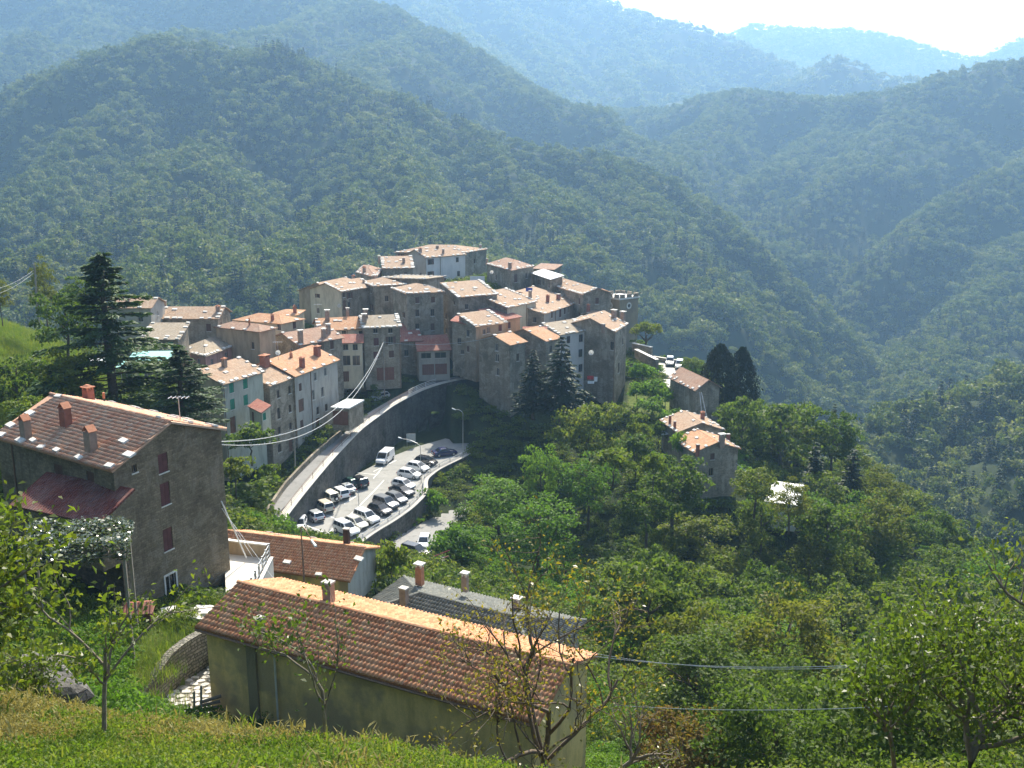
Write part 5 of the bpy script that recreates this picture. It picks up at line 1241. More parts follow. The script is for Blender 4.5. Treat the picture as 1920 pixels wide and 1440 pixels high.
# terrace with two parked cars right of the village
TZ = -42.9; q = [Pz(a, b, TZ) for a, b in ((1228,677),(1243,672),(1282,684),(1290,695),(1262,706),(1256,728),(1247,722),(1237,705))]
mb = MB(); mb.poly(q if (q[1]-q[0]).cross(q[2]-q[1]).z > 0 else q[::-1]); tag(mb.build('upper_car_park', simple('white_gravel', (.50, .48, .44), .9, 0, .06, .8)), 'bright pale gravel car park at the right end of the village', None, None, 'structure')
low_wall('terrace_wall', 'dark wall with a pale top at the far side of the bright gravel car park', Pz(1225,676,TZ), Pz(1284,686,TZ), .9, .4, ST_OLD, M_SLAB)
low_wall('terrace_wall', 'stone wall step with planters left of the bright gravel car park', P(1192,668,196)+UP*.2, P(1232,688,187)+UP*.2, 1.2, .6, ST_OLD, M_SLAB)
low_wall('terrace_wall', 'upper stone wall with pale ledges under the umbrella shaped tree', P(1186,656,200)+UP*.3, P(1222,664,197)+UP*.3, 1.1, .6, ST_OLD, M_SLAB)
# ================================================================ trees
def tree_proto(V_, F_, mat, tk, bark): return (np_mesh('crown', V_, F_, [mat]), tk.mesh('trunk', bark, smooth=True))
PROTO = {}
for i in range(4):
    V_, F_ = broad_crown(200+i, 3000, .50, rx=(4.3, 3.7, 4.6, 3.5)[i], rz=(3.6, 4.3, 3.3, 4.4)[i], cz=5.6, ncl=60, clr=1.05, low=-.7)
    PROTO['mid%d' % i] = tree_proto(V_, F_, LEAF_MID, trunk_mb(8.0, .22, 30+i), M_BARK)
for i in range(3):
    V_, F_ = broad_crown(220+i, 7500, .30, rx=(4.3, 3.7, 4.6)[i], rz=(3.8, 4.4, 3.4)[i], cz=5.6, ncl=90, clr=.95, low=-.75)
    PROTO['near%d' % i] = tree_proto(V_, F_, LEAF_MID, trunk_mb(8.0, .2, 40+i, 7, 2.6), M_BARK)
for i, (k, mt) in enumerate((('bright', LEAF_BRIGHT), ('gold', LEAF_GOLD), ('rust', LEAF_RUST))):
    V_, F_ = broad_crown(240+i, 3600, .42, rx=3.8, rz=4.0, cz=5.4, ncl=60, clr=1.0, low=-.75, asp=.45)
    PROTO[k] = tree_proto(V_, F_, mt, trunk_mb(8.0, .18, 50+i), M_BARK)
V_, F_ = conifer_crown(260, 12, 3.0, 20, 46, .55, .28); PROTO['spruce'] = tree_proto(V_, F_, LEAF_CON, trunk_mb(11, .2, 60, 0), M_BARK)
V_, F_ = conifer_crown(261, 12, 2.2, 18, 40, .5, .2); PROTO['fir'] = tree_proto(V_, F_, LEAF_CON, trunk_mb(11, .2, 61, 0), M_BARK)
def cedar_crown(seed, H, R):
    r = np.random.default_rng(seed); VV = []; FF = []; o = 0; z = 2.0; BR = []
    while z < H-.3:
        t = z/H; Lb = max(.7, R*(1-t)**.75*(.75+.5*r.random())); an = r.random()*6.283
        for q in range(2 if t < .8 else 3):
            a = an + q*(3.14 if t < .8 else 2.1) + r.normal()*.35; Lq = Lb*(.7+.4*r.random()); rise = .12 if t < .6 else .3
            k = int(190*(Lq/R)**1.3)+26; s = .18+.82*r.random(k)**.75
            side = r.normal(size=k)*Lq*.13*(1.15-s*.6); zz = z + rise*Lq*s - .20*Lq*s*s + r.normal(size=k)*.09 - np.abs(side)*.22
            ca, sa = math.cos(a), math.sin(a); pos = np.stack([Lq*s*ca-side*sa, Lq*s*sa+side*ca, zz], 1)
            ax = np.stack([ca-side/Lq*sa*3, sa+side/Lq*ca*3, np.full(k, -.15)], 1) + r.normal(size=(k, 3))*.35; nr = np.array([0, 0, 1.0])+r.normal(size=(k, 3))*.35
            v, f = leaf_quads(pos, ax, nr, .62*(.6+.8*r.random(k)), .42); VV.append(v); FF.append(f+o); o += len(v); BR.append((z, Lq, a, rise))
        z += .30 + .42*r.random()*(1.15-t)
    mb = trunk_mb(H-.4, .42, 62, 0)
    for z, Lq, a, rise in BR: mb.tube([(0, 0, z), (math.cos(a)*Lq*.5, math.sin(a)*Lq*.5, z+rise*Lq*.5-.05*Lq), (math.cos(a)*Lq*.92, math.sin(a)*Lq*.92, z+rise*Lq*.92-.17*Lq)], [.10, .07, .03], 4)
    return np.concatenate(VV), np.concatenate(FF), mb
V_, F_, tk_ = cedar_crown(262, 22, 7.6); PROTO['cedar'] = tree_proto(V_, F_, LEAF_CED, tk_, M_BARK)
V_, F_ = column_crown(263, 5200, 12, 3.4, .5); PROTO['cypress'] = tree_proto(V_, F_, LEAF_CYP, trunk_mb(5, .25, 63, 0), M_BARK)
V_, F_ = broad_crown(264, 2400, .45, rx=3.6, rz=1.9, cz=6.6, ncl=34, clr=.9, low=-.5); PROTO['umbrella'] = tree_proto(V_, F_, LEAF_MID, trunk_mb(6.2, .36, 64, 6, 2.6, .6), M_BARK)
V_, F_ = broad_crown(265, 900, .34, rx=1.5, rz=1.2, cz=1.0, ncl=22, clr=.6, low=-.3); PROTO['bush'] = tree_proto(V_, F_, LEAF_MID, trunk_mb(1.2, .06, 65, 3, .6), M_BARK)
V_, F_ = broad_crown(266, 900, .34, rx=1.6, rz=1.0, cz=.9, ncl=22, clr=.6, low=-.3); PROTO['vine'] = tree_proto(V_, F_, LEAF_BRIGHT, trunk_mb(1.2, .06, 66, 3, .6), M_BARK)
PH = {'spruce': 12.2, 'fir': 12.2, 'cedar': 22.3, 'cypress': 11.6, 'umbrella': 8.8, 'bush': 2.2, 'vine': 2.0}
PW = {'spruce': 6.4, 'fir': 4.8, 'cedar': 15.6, 'cypress': 6.8, 'umbrella': 7.8, 'bush': 3.4, 'vine': 3.6}
tr_ = random.Random(12)
def plant(kind, x, y, z, H, Wd, label, group=None, name=None, cat='tree'):
    cr, tk = PROTO[kind]; ph = PH.get(kind, 10.2); pw = PW.get(kind, 9.0)
    nm = name or {'spruce': 'spruce_tree', 'fir': 'fir_tree', 'cedar': 'cedar_tree', 'cypress': 'cypress_tree', 'umbrella': 'umbrella_tree', 'bush': 'bush', 'vine': 'vine_bush'}.get(kind, 'broadleaf_tree')
    t = thing(nm, label, cat, (x, y, z), group, tr_.uniform(0, 6.28)); t.scale = (Wd/pw, Wd/pw, H/ph)
    link_mesh('trunk', tk, t); link_mesh('crown', cr, t); return t
def tree_px(kind, px, ptop, Y, wpx, label, group=None, pbase=None, **kw):
    top = P(px, ptop, Y); zb = P(px, pbase, Y).z if pbase else hz(top.x, Y)
    zb = min(zb, top.z-1.0); return plant(kind, top.x, Y, zb-.2, top.z-zb+.2, wpx/PXM(top), label, group, **kw)
tree_px('cedar', 188, 466, 96, 340, 'tall dark cedar with layered drooping boughs behind the stone house', pbase=775)
tree_px('mid0', 115, 538, 112, 125, 'round leafy tree with a bare dark trunk on the meadow left of the cedar', pbase=690)
tree_px('gold', 76, 486, 140, 62, 'tall slim yellow green tree behind the wooden pole on the left', pbase=600)
tree_px('mid1', 150, 515, 135, 90, 'leafy tree behind the left side of the cedar', pbase=600)
tree_px('gold', -6, 515, 130, 45, 'tree cut by the left edge of the picture above the meadow', pbase=600)
tree_px('mid2', 25, 655, 100, 150, 'broad leafy tree below the meadow at the left edge', pbase=800)
tree_px('mid3', 120, 655, 92, 130, 'dark leafy tree between the meadow and the stone house chimneys', pbase=790)
tree_px('mid0', 70, 735, 80, 120, 'low leafy tree just behind the left end of the stone house roof', pbase=830)
tree_px('mid2', 300, 690, 105, 110, 'leafy tree right of the cedar trunk behind the stone house', pbase=800)
tree_px('cedar', 335, 650, 92, 230, 'spreading low cedar right of the tall cedar', pbase=800)
tree_px('spruce', 1000, 652, 163, 100, 'slim dark spruce before the recessed dark house', pbase=775)
tree_px('spruce', 1053, 627, 162, 138, 'broad dark spruce before the white three windowed house', pbase=780)
tree_px('mid0', 1105, 742, 152, 125, 'sunlit leafy tree right below the two dark spruces', pbase=890)
tree_px('umbrella', 1212, 603, 203, 58, 'lone umbrella shaped tree with a dark forked trunk right of the bell tower', pbase=668)
tree_px('mid1', 1200, 635, 208, 46, 'pale leafy tree behind the umbrella shaped tree', pbase=690)
tree_px('cypress', 1352, 646, 178, 92, 'dark dense cypress nearest the barn', pbase=765)
tree_px('cypress', 1393, 652, 181, 74, 'dark dense cypress on the outer side of the pair', pbase=770)
tree_px('mid2', 1300, 664, 196, 48, 'small tree at the end of the bright gravel car park', pbase=710)
tree_px('mid1', 1265, 852, 128, 150, 'brownish green tree in front of the two stone cottages', pbase=990)
tree_px('fir', 1532, 825, 150, 96, 'dark pointed fir above the white metal shed', pbase=960)
tree_px('fir', 1602, 838, 156, 92, 'dark pointed fir farther right of the white metal shed', pbase=960)
tree_px('fir', 1566, 755, 205, 40, 'small pointed fir sticking out of the wood on the skyline ridge', pbase=840)
for k, (kd, a, b, Y, w, pb, lb) in enumerate((
   ('mid3', 1392, 748, 160, 120, 880, 'leafy tree right beside the barn and cypresses'), ('mid0', 1470, 738, 168, 160, 890, 'big rounded tree on the shoulder right of the cypresses'),
   ('mid1', 1567, 768, 170, 110, 900, 'round topped tree right of the big rounded tree'), ('gold', 1655, 880, 155, 120, 990, 'golden green tree on the right shoulder of the wood'),
   ('mid2', 1420, 870, 128, 90, 960, 'tree half hiding the white metal shed'), ('gold', 1485, 900, 118, 90, 990, 'yellow green tree below the white metal shed'),
   ('gold', 1650, 925, 130, 150, 1060, 'broad golden green crown left of the right edge slope'), ('mid0', 1560, 930, 122, 140, 1060, 'broad crown below the pair of dark firs'),
   ('gold', 1480, 1110, 72, 250, 1330, 'bright conical tree rising in the middle of the lower right wood'),
   ('bright', 1015, 828, 140, 90, 960, 'tall bright green acacia above the lower street'), ('bright', 1105, 850, 138, 130, 980, 'bright green acacia before the sunlit leafy tree'),
   ('bright', 935, 890, 136, 150, 990, 'broad bright green acacia right of the curved car park wall'), ('bright', 1010, 930, 122, 170, 1060, 'bright green acacia over the dark thicket by the street'),
   ('bright', 880, 985, 118, 120, 1070, 'bright bush like acacia beside the lower street cars'), ('rust', 1290, 1325, 48, 230, 1500, 'russet leafed tree at the bottom right of the ochre house'),
   ('mid3', 1195, 780, 150, 70, 900, 'tree beside the steep garden below the brown stone house'), ('mid2', 1215, 905, 122, 110, 1020, 'dark tree below the garden terraces'))):
    tree_px(kd, a, b, Y, w, lb, pbase=pb)
# ---- the wood on the right: single trees
WOOD = [Vector((x, y, 0)) for x, y in ((11,100),(16,128),(34,132),(52,150),(48,168),(60,205),(95,235),(135,215),(125,120),(100,62),(62,30),(36,24),(17,30),(12,46),(13,75))]
def poisson(poly, n, dmin, seed, near=None):
    r = random.Random(seed); xs = [p.x for p in poly]; ys = [p.y for p in poly]; out = []
    for _ in range(n):
        x, y = r.uniform(min(xs), max(xs)), r.uniform(min(ys), max(ys)); d = dmin*(0.72 + 0.0045*y)
        if not in_poly(np.array([x]), np.array([y]), poly)[0]: continue
        if any((x-a)**2+(y-b)**2 < d*d for a, b in out): continue
        out.append((x, y))
    return out
FOOT = []
for hd in HOUSES.values():
    FOOT.append([hd['pl'](-.12, -.12), hd['pl'](1.12, -.12), hd['pl'](1.12, 1.12), hd['pl'](-.12, 1.12)])
def near_house(x, y, grow=0.0):
    return any(in_poly(np.array([x]), np.array([y]), f)[0] for f in FOOT)
KEEPOUT = [[Pz(540,925,-45.8), Pz(600,845,-44), Pz(690,765,-43.3), Pz(740,738,-42.8), Pz(800,712,-42.3), Pz(880,702,-42.2), Pz(870,760,-47), Pz(850,815,LOT_Z), Pz(780,840,LOT_Z), Pz(690,880,LOT_Z), Pz(610,935,LOT_Z), Pz(560,985,LOT_Z)], LOT3, STREET3, [RL[0]]+RL+RR2[::-1], grow(PATH, 1.35), grow(T4, 1.15), [Vector(q) for q in ((-24,67,0),(-9,62,0),(-8,80,0),(-24,82,0))], [Pz(a, b, -42.9) for a, b in ((1228,677),(1282,684),(1290,695),(1262,706),(1256,728),(1237,705))]]
wr = random.Random(5); wood_n = 0
for (x, y) in poisson(WOOD, 9000, 5.5, 9):
    if near_house(x, y) or any(in_poly(np.array([x]), np.array([y]), k)[0] for k in KEEPOUT): continue
    z = hz(x, y); px = 960 + FPX*x/(y*CP-z*SP)
    if px > 2150 or px < 1040: continue
    u = wr.random(); near = y < 82
    kd = ('gold' if u > .90 else 'bright' if u > .84 and not near else ('near%d' % wr.randrange(3) if near else 'mid%d' % wr.randrange(4)))
    h = wr.uniform(7.5, 10.5)*(1.0 if y > 45 else .8)
    hue = {'gold': 'yellowish green', 'brig': 'bright green'}.get(kd[:4], 'dark green')
    zone = 'in the wood between the ochre house and the right edge' if near else ('in the wood below the stone cottages and metal shed' if y < 140 else 'in the wood beyond the metal shed and firs')
    plant(kd, x, y, z-.3, h, wr.uniform(7.0, 10.0), '%s leafy tree %s' % (hue, zone), '%s trees %s' % (hue, zone)); wood_n += 1
print('wood trees', wood_n)
# ---- garden terraces below the brown stone house
for k, (a, b, w, lb) in enumerate(((1206,700,46,'bright vine covered arbour under the gravel car park wall'), (1228,728,52,'large bright vine clump in the middle of the steep garden'), (1195,735,40,'bright vine clump nearest the brown stone house'), (1222,762,56,'bright vine clump at the foot of the steep garden'),
    (1262,785,50,'bright vine clump beside the barn wall'), (1248,745,36,'bright creeper on the slope under the gravel car park'), (1190,700,24,'small bright shrub at the foot of the brown stone house'))):
    p = P(a, b, 182-(b-690)*.16); plant('vine', p.x, p.y, p.z-1.6, 3.0, w/PXM(p), lb, None, cat='vine')
for k, (a, b, w, lb) in enumerate(((1180,790,60,'dark shrub left of the narrow garden path'), (1235,815,34,'round clipped dark shrub above the tan roofed cottage'), (1190,845,70,'leafy shrub over the shaded garden wall'), (1150,870,80,'leafy shrub below the sunlit tree'), (1225,880,50,'pale leafy shrub beside the lower garden wall'), (1275,835,36,'bright shrub beside the orange roofed cottage'),
    (468,935,120,'golden shrub beside the lower end of the upper road'), (440,890,70,'green shrub behind the corner of the tall stone house'), (470,830,90,'grey olive bush before the green shuttered house'), (500,900,50,'small shrub on the bank beside the road parapet'), (805,945,60,'bright weeds at the foot of the curved car park wall'), (735,1062,70,'round garden shrub between the orange and grey roofs'),
    (845,1020,90,'bright hedge like shrub beside the white street car'), (700,720,16,'potted shrub by the slab edged stone house'))):
    Yk = 170-(b-790)*.55 if a > 1100 else {468: 120, 440: 112, 470: 123, 500: 126, 805: 141, 735: 84, 845: 117, 700: 173}[a]
    p = P(a, b, Yk); plant('vine' if lb.startswith('bright') else 'bush', p.x, p.y, p.z-1.6, 3.4 if w > 30 else 1.4, w/PXM(p), lb, None, cat='shrub')
# ---- undergrowth nobody could count
under = []
for i, mt in enumerate((LEAF_MID, LEAF_MID, LEAF_BRIGHT)):
    V_, F_ = broad_crown(300+i, 170, .34, rx=1.1, rz=.7, cz=.35, ncl=9, clr=.5, low=-.1); under.append(np_mesh('undergrowth_clump', V_, F_, [mt]))
def under_pts(n, r0, r1, a0, a1, seed, excl_meadow=True):
    x, y, r = scatter_pts(n, r0, r1, a0, a1, seed); z = height(x, y)
    k = np.ones(len(x), bool)
    for f in FOOT + KEEPOUT: k &= ~in_poly(x, y, f)
    if excl_meadow:
        for poly in MEADOW: k &= ~in_poly(x, y, [P(*p) for p in poly])
        k &= ~in_poly(x, y, MEADOW_W)
    return x[k], y[k], z[k], r
x, y, z, r = under_pts(15000, 62, 275, -33, 33, 61); n = len(x); s = .6+.9*r.random(n)
idx = np.where(vnoise(x/9, y/9, 17) > .72, 2, r.integers(0, 2, n)); idx[np.hypot(x-2, y-165) < 28] = 0
scatter('undergrowth', 'ivy, brambles and low scrub covering the banks around the houses', np.stack([x, y, z-.1], 1), r.random(n)*6.283, np.stack([s, s, s*(.5+.6*r.random(n))], 1), idx, under)
under2 = []
for i, mt in enumerate((LEAF_MID, LEAF_MID, LEAF_BRIGHT)):
    V_, F_ = broad_crown(310+i, 650, .15, rx=1.0, rz=.65, cz=.3, ncl=14, clr=.42, low=-.1); under2.append(np_mesh('bank_scrub_clump', V_, F_, [mt]))
x, y, z, r = under_pts(3400, 24, 64, -36, 36, 63); n = len(x); s = .55+.6*r.random(n)
scatter('bank_scrub', 'low leafy scrub on the near banks below the grassy lip', np.stack([x, y, z-.1], 1), r.random(n)*6.283, np.stack([s, s, s*(.5+.6*r.random(n))], 1), np.where(vnoise(x/6, y/6, 19) > .6, 2, r.integers(0, 2, n)), under2)
# ---- grass
def grass_patch(seed, n, w, h, mat):
    r = np.random.default_rng(seed); p = np.stack([(r.random(n)-.5)*w, (r.random(n)-.5)*w, np.zeros(n)], 1); a = r.random(n)*6.283; hh = h*(.4+.9*r.random(n)); wd = .006+.008*r.random(n)
    d = np.stack([np.cos(a), np.sin(a), np.zeros(n)], 1); s = np.stack([-d[:, 1], d[:, 0], d[:, 2]], 1)*wd[:, None]; up = np.array([0, 0, 1.0])
    b = hh[:, None]*(.3+.8*r.random(n))[:, None]; m_ = p + up*hh[:, None]*.6 + d*b*.25; t = p + up*hh[:, None]*.9 + d*b*.8
    V_ = np.stack([p-s, p+s, m_+s*.8, m_-s*.8, t], 1).reshape(-1, 3); k = np.arange(n)*5
    F_ = np.concatenate([np.stack([k, k+1, k+2, k+3], 1), np.stack([k+3, k+2, k+4, k+4], 1)])
    me = bpy.data.meshes.new('grass_patch'); me.from_pydata(V_.tolist(), [], [tuple(q) if q[2] != q[3] else tuple(q[:3]) for q in F_.tolist()]); me.materials.append(mat); me.update(); return me
GR1 = leaf_mat('grass_green', [(.07, .12, .018), (.12, .18, .03), (.20, .21, .05)], .4, nscale=.8); GR2 = leaf_mat('grass_dry', [(.18, .165, .05), (.27, .24, .08), (.34, .31, .12)], .35, (1.2, 1.1, .7), nscale=.8)
gp = [grass_patch(1, 520, .8, .030, GR2), grass_patch(2, 520, .8, .036, GR1), grass_patch(3, 90, .9, .16, GR1), grass_patch(4, 90, .9, .14, GR2)]
r = np.random.default_rng(71); n = 3600; x = r.uniform(-9.5, 7.5, n); y = r.uniform(6.5, 18.5, n); z = height(x, y) + 0.10*fbm(x/.8, y/.8, 33)
dry = vnoise(x/1.3, y/1.3, 5)*.55 + vnoise(x/4, y/4, 6)*.35 + np.clip((y-8.5)/5, 0, 1)*.5
idx = np.where(dry + .25*(r.random(n)-.5) > .64, 0, 1); idx = np.where(r.random(n) < .05, 2, idx); idx = np.where((r.random(n) < .12) & (dry > .5), 3, idx)
s = .8+.5*r.random(n)
scatter('grass', 'short sunlit grass on the near slope, partly dry', np.stack([x, y, z-.01], 1), r.random(n)*6.283, np.stack([s, s, s], 1), idx, gp)
gp2 = [grass_patch(5, 120, 2.2, .5, GR1)]
x, y, z, r = under_pts(26000, 36, 172, -36, 0, 72, False); k = np.zeros(len(x), bool)
for poly in (MEADOW[1],): k |= in_poly(x, y, [P(*p) for p in poly])
k |= in_poly(x, y, MEADOW_W)
x, y, z = x[k], y[k], z[k]; n = len(x); s = .8+.7*r.random(n)
scatter('meadow_grass', 'bright green grass on the meadow and terraces at the left', np.stack([x, y, z], 1), r.random(n)*6.283, np.stack([s, s, s*(.7+.8*r.random(n))], 1), np.zeros(n, int), gp2)
# ---- the trees close to the camera
def hero(name, label, base, trunk, n_main, length, levels, leafmat, leaf, nleaf, seed, up=.35, bark=None, cat='tree', lean=(0, 0), spread=.8, curl=.3, tipw=.35, group=None, r0=.08, leaf_along=.5):
    r = random.Random(seed); mb = MB(); tips = []
    def grow(p, d, L_, rd, lv):
        pts = [p]; q = Vector(p); dd = Vector(d); k = 5
        for i in range(k):
            dd = (dd + Vector((r.gauss(0, curl), r.gauss(0, curl), r.gauss(0, curl)+up*.12))*.55).normalized(); q = q + dd*(L_/k); pts.append(q.copy())
        mb.tube(pts, rd, 6 if lv == 0 else (5 if lv == 1 else 4), 0, rd*(.6 if lv < levels else .35), cap=False)
        if lv >= levels-1:
            for i in range(1, k+1): tips.append((pts[i], dd.copy(), .35+.65*i/k if lv == levels else .3))
        if lv < levels:
            m = n_main if lv == 0 else r.randint(3, 4)
            for j in range(m):
                f = r.uniform(.35 if lv else .55, 1.0); i = min(int(f*k), k-1); s_ = pts[i].lerp(pts[i+1], f*k-i)
                a = r.uniform(0, 6.283) if lv else 6.283*j/m+r.uniform(-.4, .4); side = dd.cross(Vector((math.cos(a), math.sin(a), .2))).normalized()
                nd = (dd*(1-spread*.55) + side*spread + UP*up*r.uniform(.2, 1)).normalized()
                grow(s_, nd, L_*r.uniform(.52, .8), rd*r.uniform(.42, .6), lv+1)
    b = Vector(base); t = thing(name, label, cat, b, group)
    grow(b-UP*.3, Vector((lean[0], lean[1], 1)).normalized(), trunk, r0, 0)
    mb.build('trunk', bark or M_BARK2, t, b, True)
    rg = np.random.default_rng(seed); T = np.array([tuple(p) for p, d, w in tips]); Wt = np.array([w for p, d, w in tips]); Wt /= Wt.sum()
    ci = rg.choice(len(T), nleaf, p=Wt); pos = T[ci] + rg.normal(size=(nleaf, 3))*length*tipw*.3 - np.array(tuple(b))
    nr = rdir(rg, nleaf)*.8 + np.array([0, -.1, .6]); ax = rdir(rg, nleaf) + np.array([0, 0, -.55])
    V_, F_ = leaf_quads(pos, ax, nr, leaf*(.6+.7*rg.random(nleaf)), .5)
    link_mesh('crown', np_mesh('crown', V_, F_, [leafmat]), t)
    return t
def gpt(px, py, Y): p = P(px, py, Y); return Vector((p.x, p.y, hz(p.x, p.y)))
p = gpt(1000, 1440, 14.6); hero('persimmon_tree', 'sparse tree with bare brown branches and yellowing leaves in front of the long red roof', p, 2.75, 7, 1.3, 4, LEAF_YEL, .075, 2800, 18, up=.5, spread=.8, r0=.075, tipw=.25, bark=simple('bark_brown', (.13, .10, .07), .95, 0, .35, 8.0))
p = gpt(190, 1440, 11.0); hero('fruit_tree', 'slender young fruit tree in the grass at the lower left', p, 1.5, 5, .8, 2, LEAF_GLOSS, .085, 620, 21, up=.5, spread=.65, r0=.035, tipw=.4)
p = gpt(604, 1440, 11.6); hero('fruit_tree', 'young fruit tree with thin stems standing before the red roof', p, 1.6, 4, .8, 2, LEAF_GLOSS, .075, 520, 22, up=.75, spread=.5, r0=.032, tipw=.45)
p = gpt(835, 1440, 13.0); hero('bare_sapling', 'nearly leafless twiggy sapling left of the sparse yellowing tree', p, .9, 6, .8, 3, LEAF_YEL, .05, 60, 23, up=.5, spread=.6, r0=.03, bark=simple('twig_grey', (.22, .2, .17), .9))
p = P(1140, 1440, 17.5); hero('fruit_tree', 'half bare fruit tree at the right corner of the ochre house', Vector((p.x, p.y, p.z-.5)), 1.5, 5, .9, 3, LEAF_YEL, .07, 330, 24, up=.35, spread=.7, r0=.06)
p = P(1800, 1440, 17.0); hero('pear_tree', 'large leafy fruit tree filling the lower right corner', Vector((p.x, p.y, p.z-1.2)), 2.9, 8, 2.0, 3, LEAF_GLOSS, .12, 8500, 31, up=.55, spread=.75, r0=.13, tipw=.55)
p = P(1945, 1440, 15.5); hero('pear_tree', 'leafy fruit tree cut by the right edge of the picture', Vector((p.x, p.y, p.z-1.2)), 3.2, 7, 1.7, 3, LEAF_GLOSS, .12, 4200, 32, up=.6, spread=.7, r0=.1, tipw=.5)
p = P(1700, 1440, 18.0); hero('pear_tree', 'slim upright fruit tree with a leafy spire left of the large leafy one', Vector((p.x, p.y, p.z-.8)), 3.6, 6, 1.3, 2, LEAF_GLOSS, .13, 1900, 33, up=.9, spread=.45, r0=.06, tipw=.45)
p = P(-25, 1300, 13.5); hero('magnolia_tree', 'large glossy leafed tree reaching in from the left edge', Vector((p.x, p.y, hz(p.x, p.y))), 2.3, 8, 1.9, 3, LEAF_GLOSS, .14, 6500, 34, up=.45, spread=.9, r0=.10, tipw=.5)
p = P(130, 1290, 17.5); hero('magnolia_tree', 'glossy leafed shrub tree right of the large one at the left edge', Vector((p.x, p.y, hz(p.x, p.y))), 1.6, 6, 1.3, 3, LEAF_GLOSS, .12, 2600, 35, up=.4, spread=.85, r0=.06, tipw=.5)
p = P(215, 1335, 31); hero('bramble', 'loose leafy bush beside the paved path', Vector((p.x, p.y, hz(p.x, p.y))), 1.7, 8, 2.2, 2, LEAF_BRIGHT, .2, 2000, 36, up=.35, spread=.9, r0=.05, tipw=.5, cat='bush')
p = P(110, 1200, 34); hero('bramble', 'leafy bush in the hollow left of the grassy terrace', Vector((p.x, p.y, hz(p.x, p.y))), 2.6, 8, 3.0, 2, LEAF_MID, .2, 2600, 37, up=.35, spread=.9, r0=.05, tipw=.5, cat='bush')
# ---- vine pergola beside the stone house
c = P(150, 1020, 50.5); t = thing('pergola', 'vine covered pergola with pale shiny leaves before the stone house', 'pergola', c); O = c
z0 = c.z; gz = hz(c.x, c.y)-.5
cs = [P(a, b, Y) for a, b, Y in ((45, 1070, 48.5), (236, 1075, 49.5), (240, 985, 53.5), (60, 975, 53))]
for q in cs: q.z = z0-.25
for q in cs: mb = MB(); mb.box((q.x, q.y, gz), .12, .12, z0-gz-.2); mb.build('post', M_WOODP, t, O)
for i in range(4): mb = MB(); mb.tube([cs[i], cs[(i+1) % 4]], .05, 5); mb.build('beam', M_WOODP, t, O)
for i in range(1, 6): mb = MB(); mb.tube([cs[0].lerp(cs[1], i/6)+UP*.1, cs[3].lerp(cs[2], i/6)+UP*.1], .035, 5); mb.build('beam', M_WOODP, t, O)
rg = np.random.default_rng(51); n = 4200; f, g_ = rg.random(n)*1.12-.06, rg.random(n)*1.12-.06
A4 = [np.array(tuple(q)) for q in cs]; pos = (A4[0]*((1-f)*(1-g_))[:, None] + A4[1]*(f*(1-g_))[:, None] + A4[2]*(f*g_)[:, None] + A4[3]*((1-f)*g_)[:, None])
pos[:, 2] += .15 + .45*vnoise(f*6, g_*5, 3) + rg.normal(size=n)*.12 - .5*((f < .02) | (g_ < .03))*rg.random(n)
V_, F_ = leaf_quads(pos-np.array(tuple(O)), rdir(rg, n)*[1, 1, .35], rdir(rg, n)*.45+np.array([0, .2, 1.0]), .24*(.6+.6*rg.random(n)), .8)
LEAF_VINE = leaf_mat('vine_leaves', [(.05, .075, .04), (.075, .10, .05), (.10, .13, .07)], .25, rough=.22, spec=.9)
link_mesh('vine', np_mesh('vine', V_, F_, [LEAF_VINE]), t)
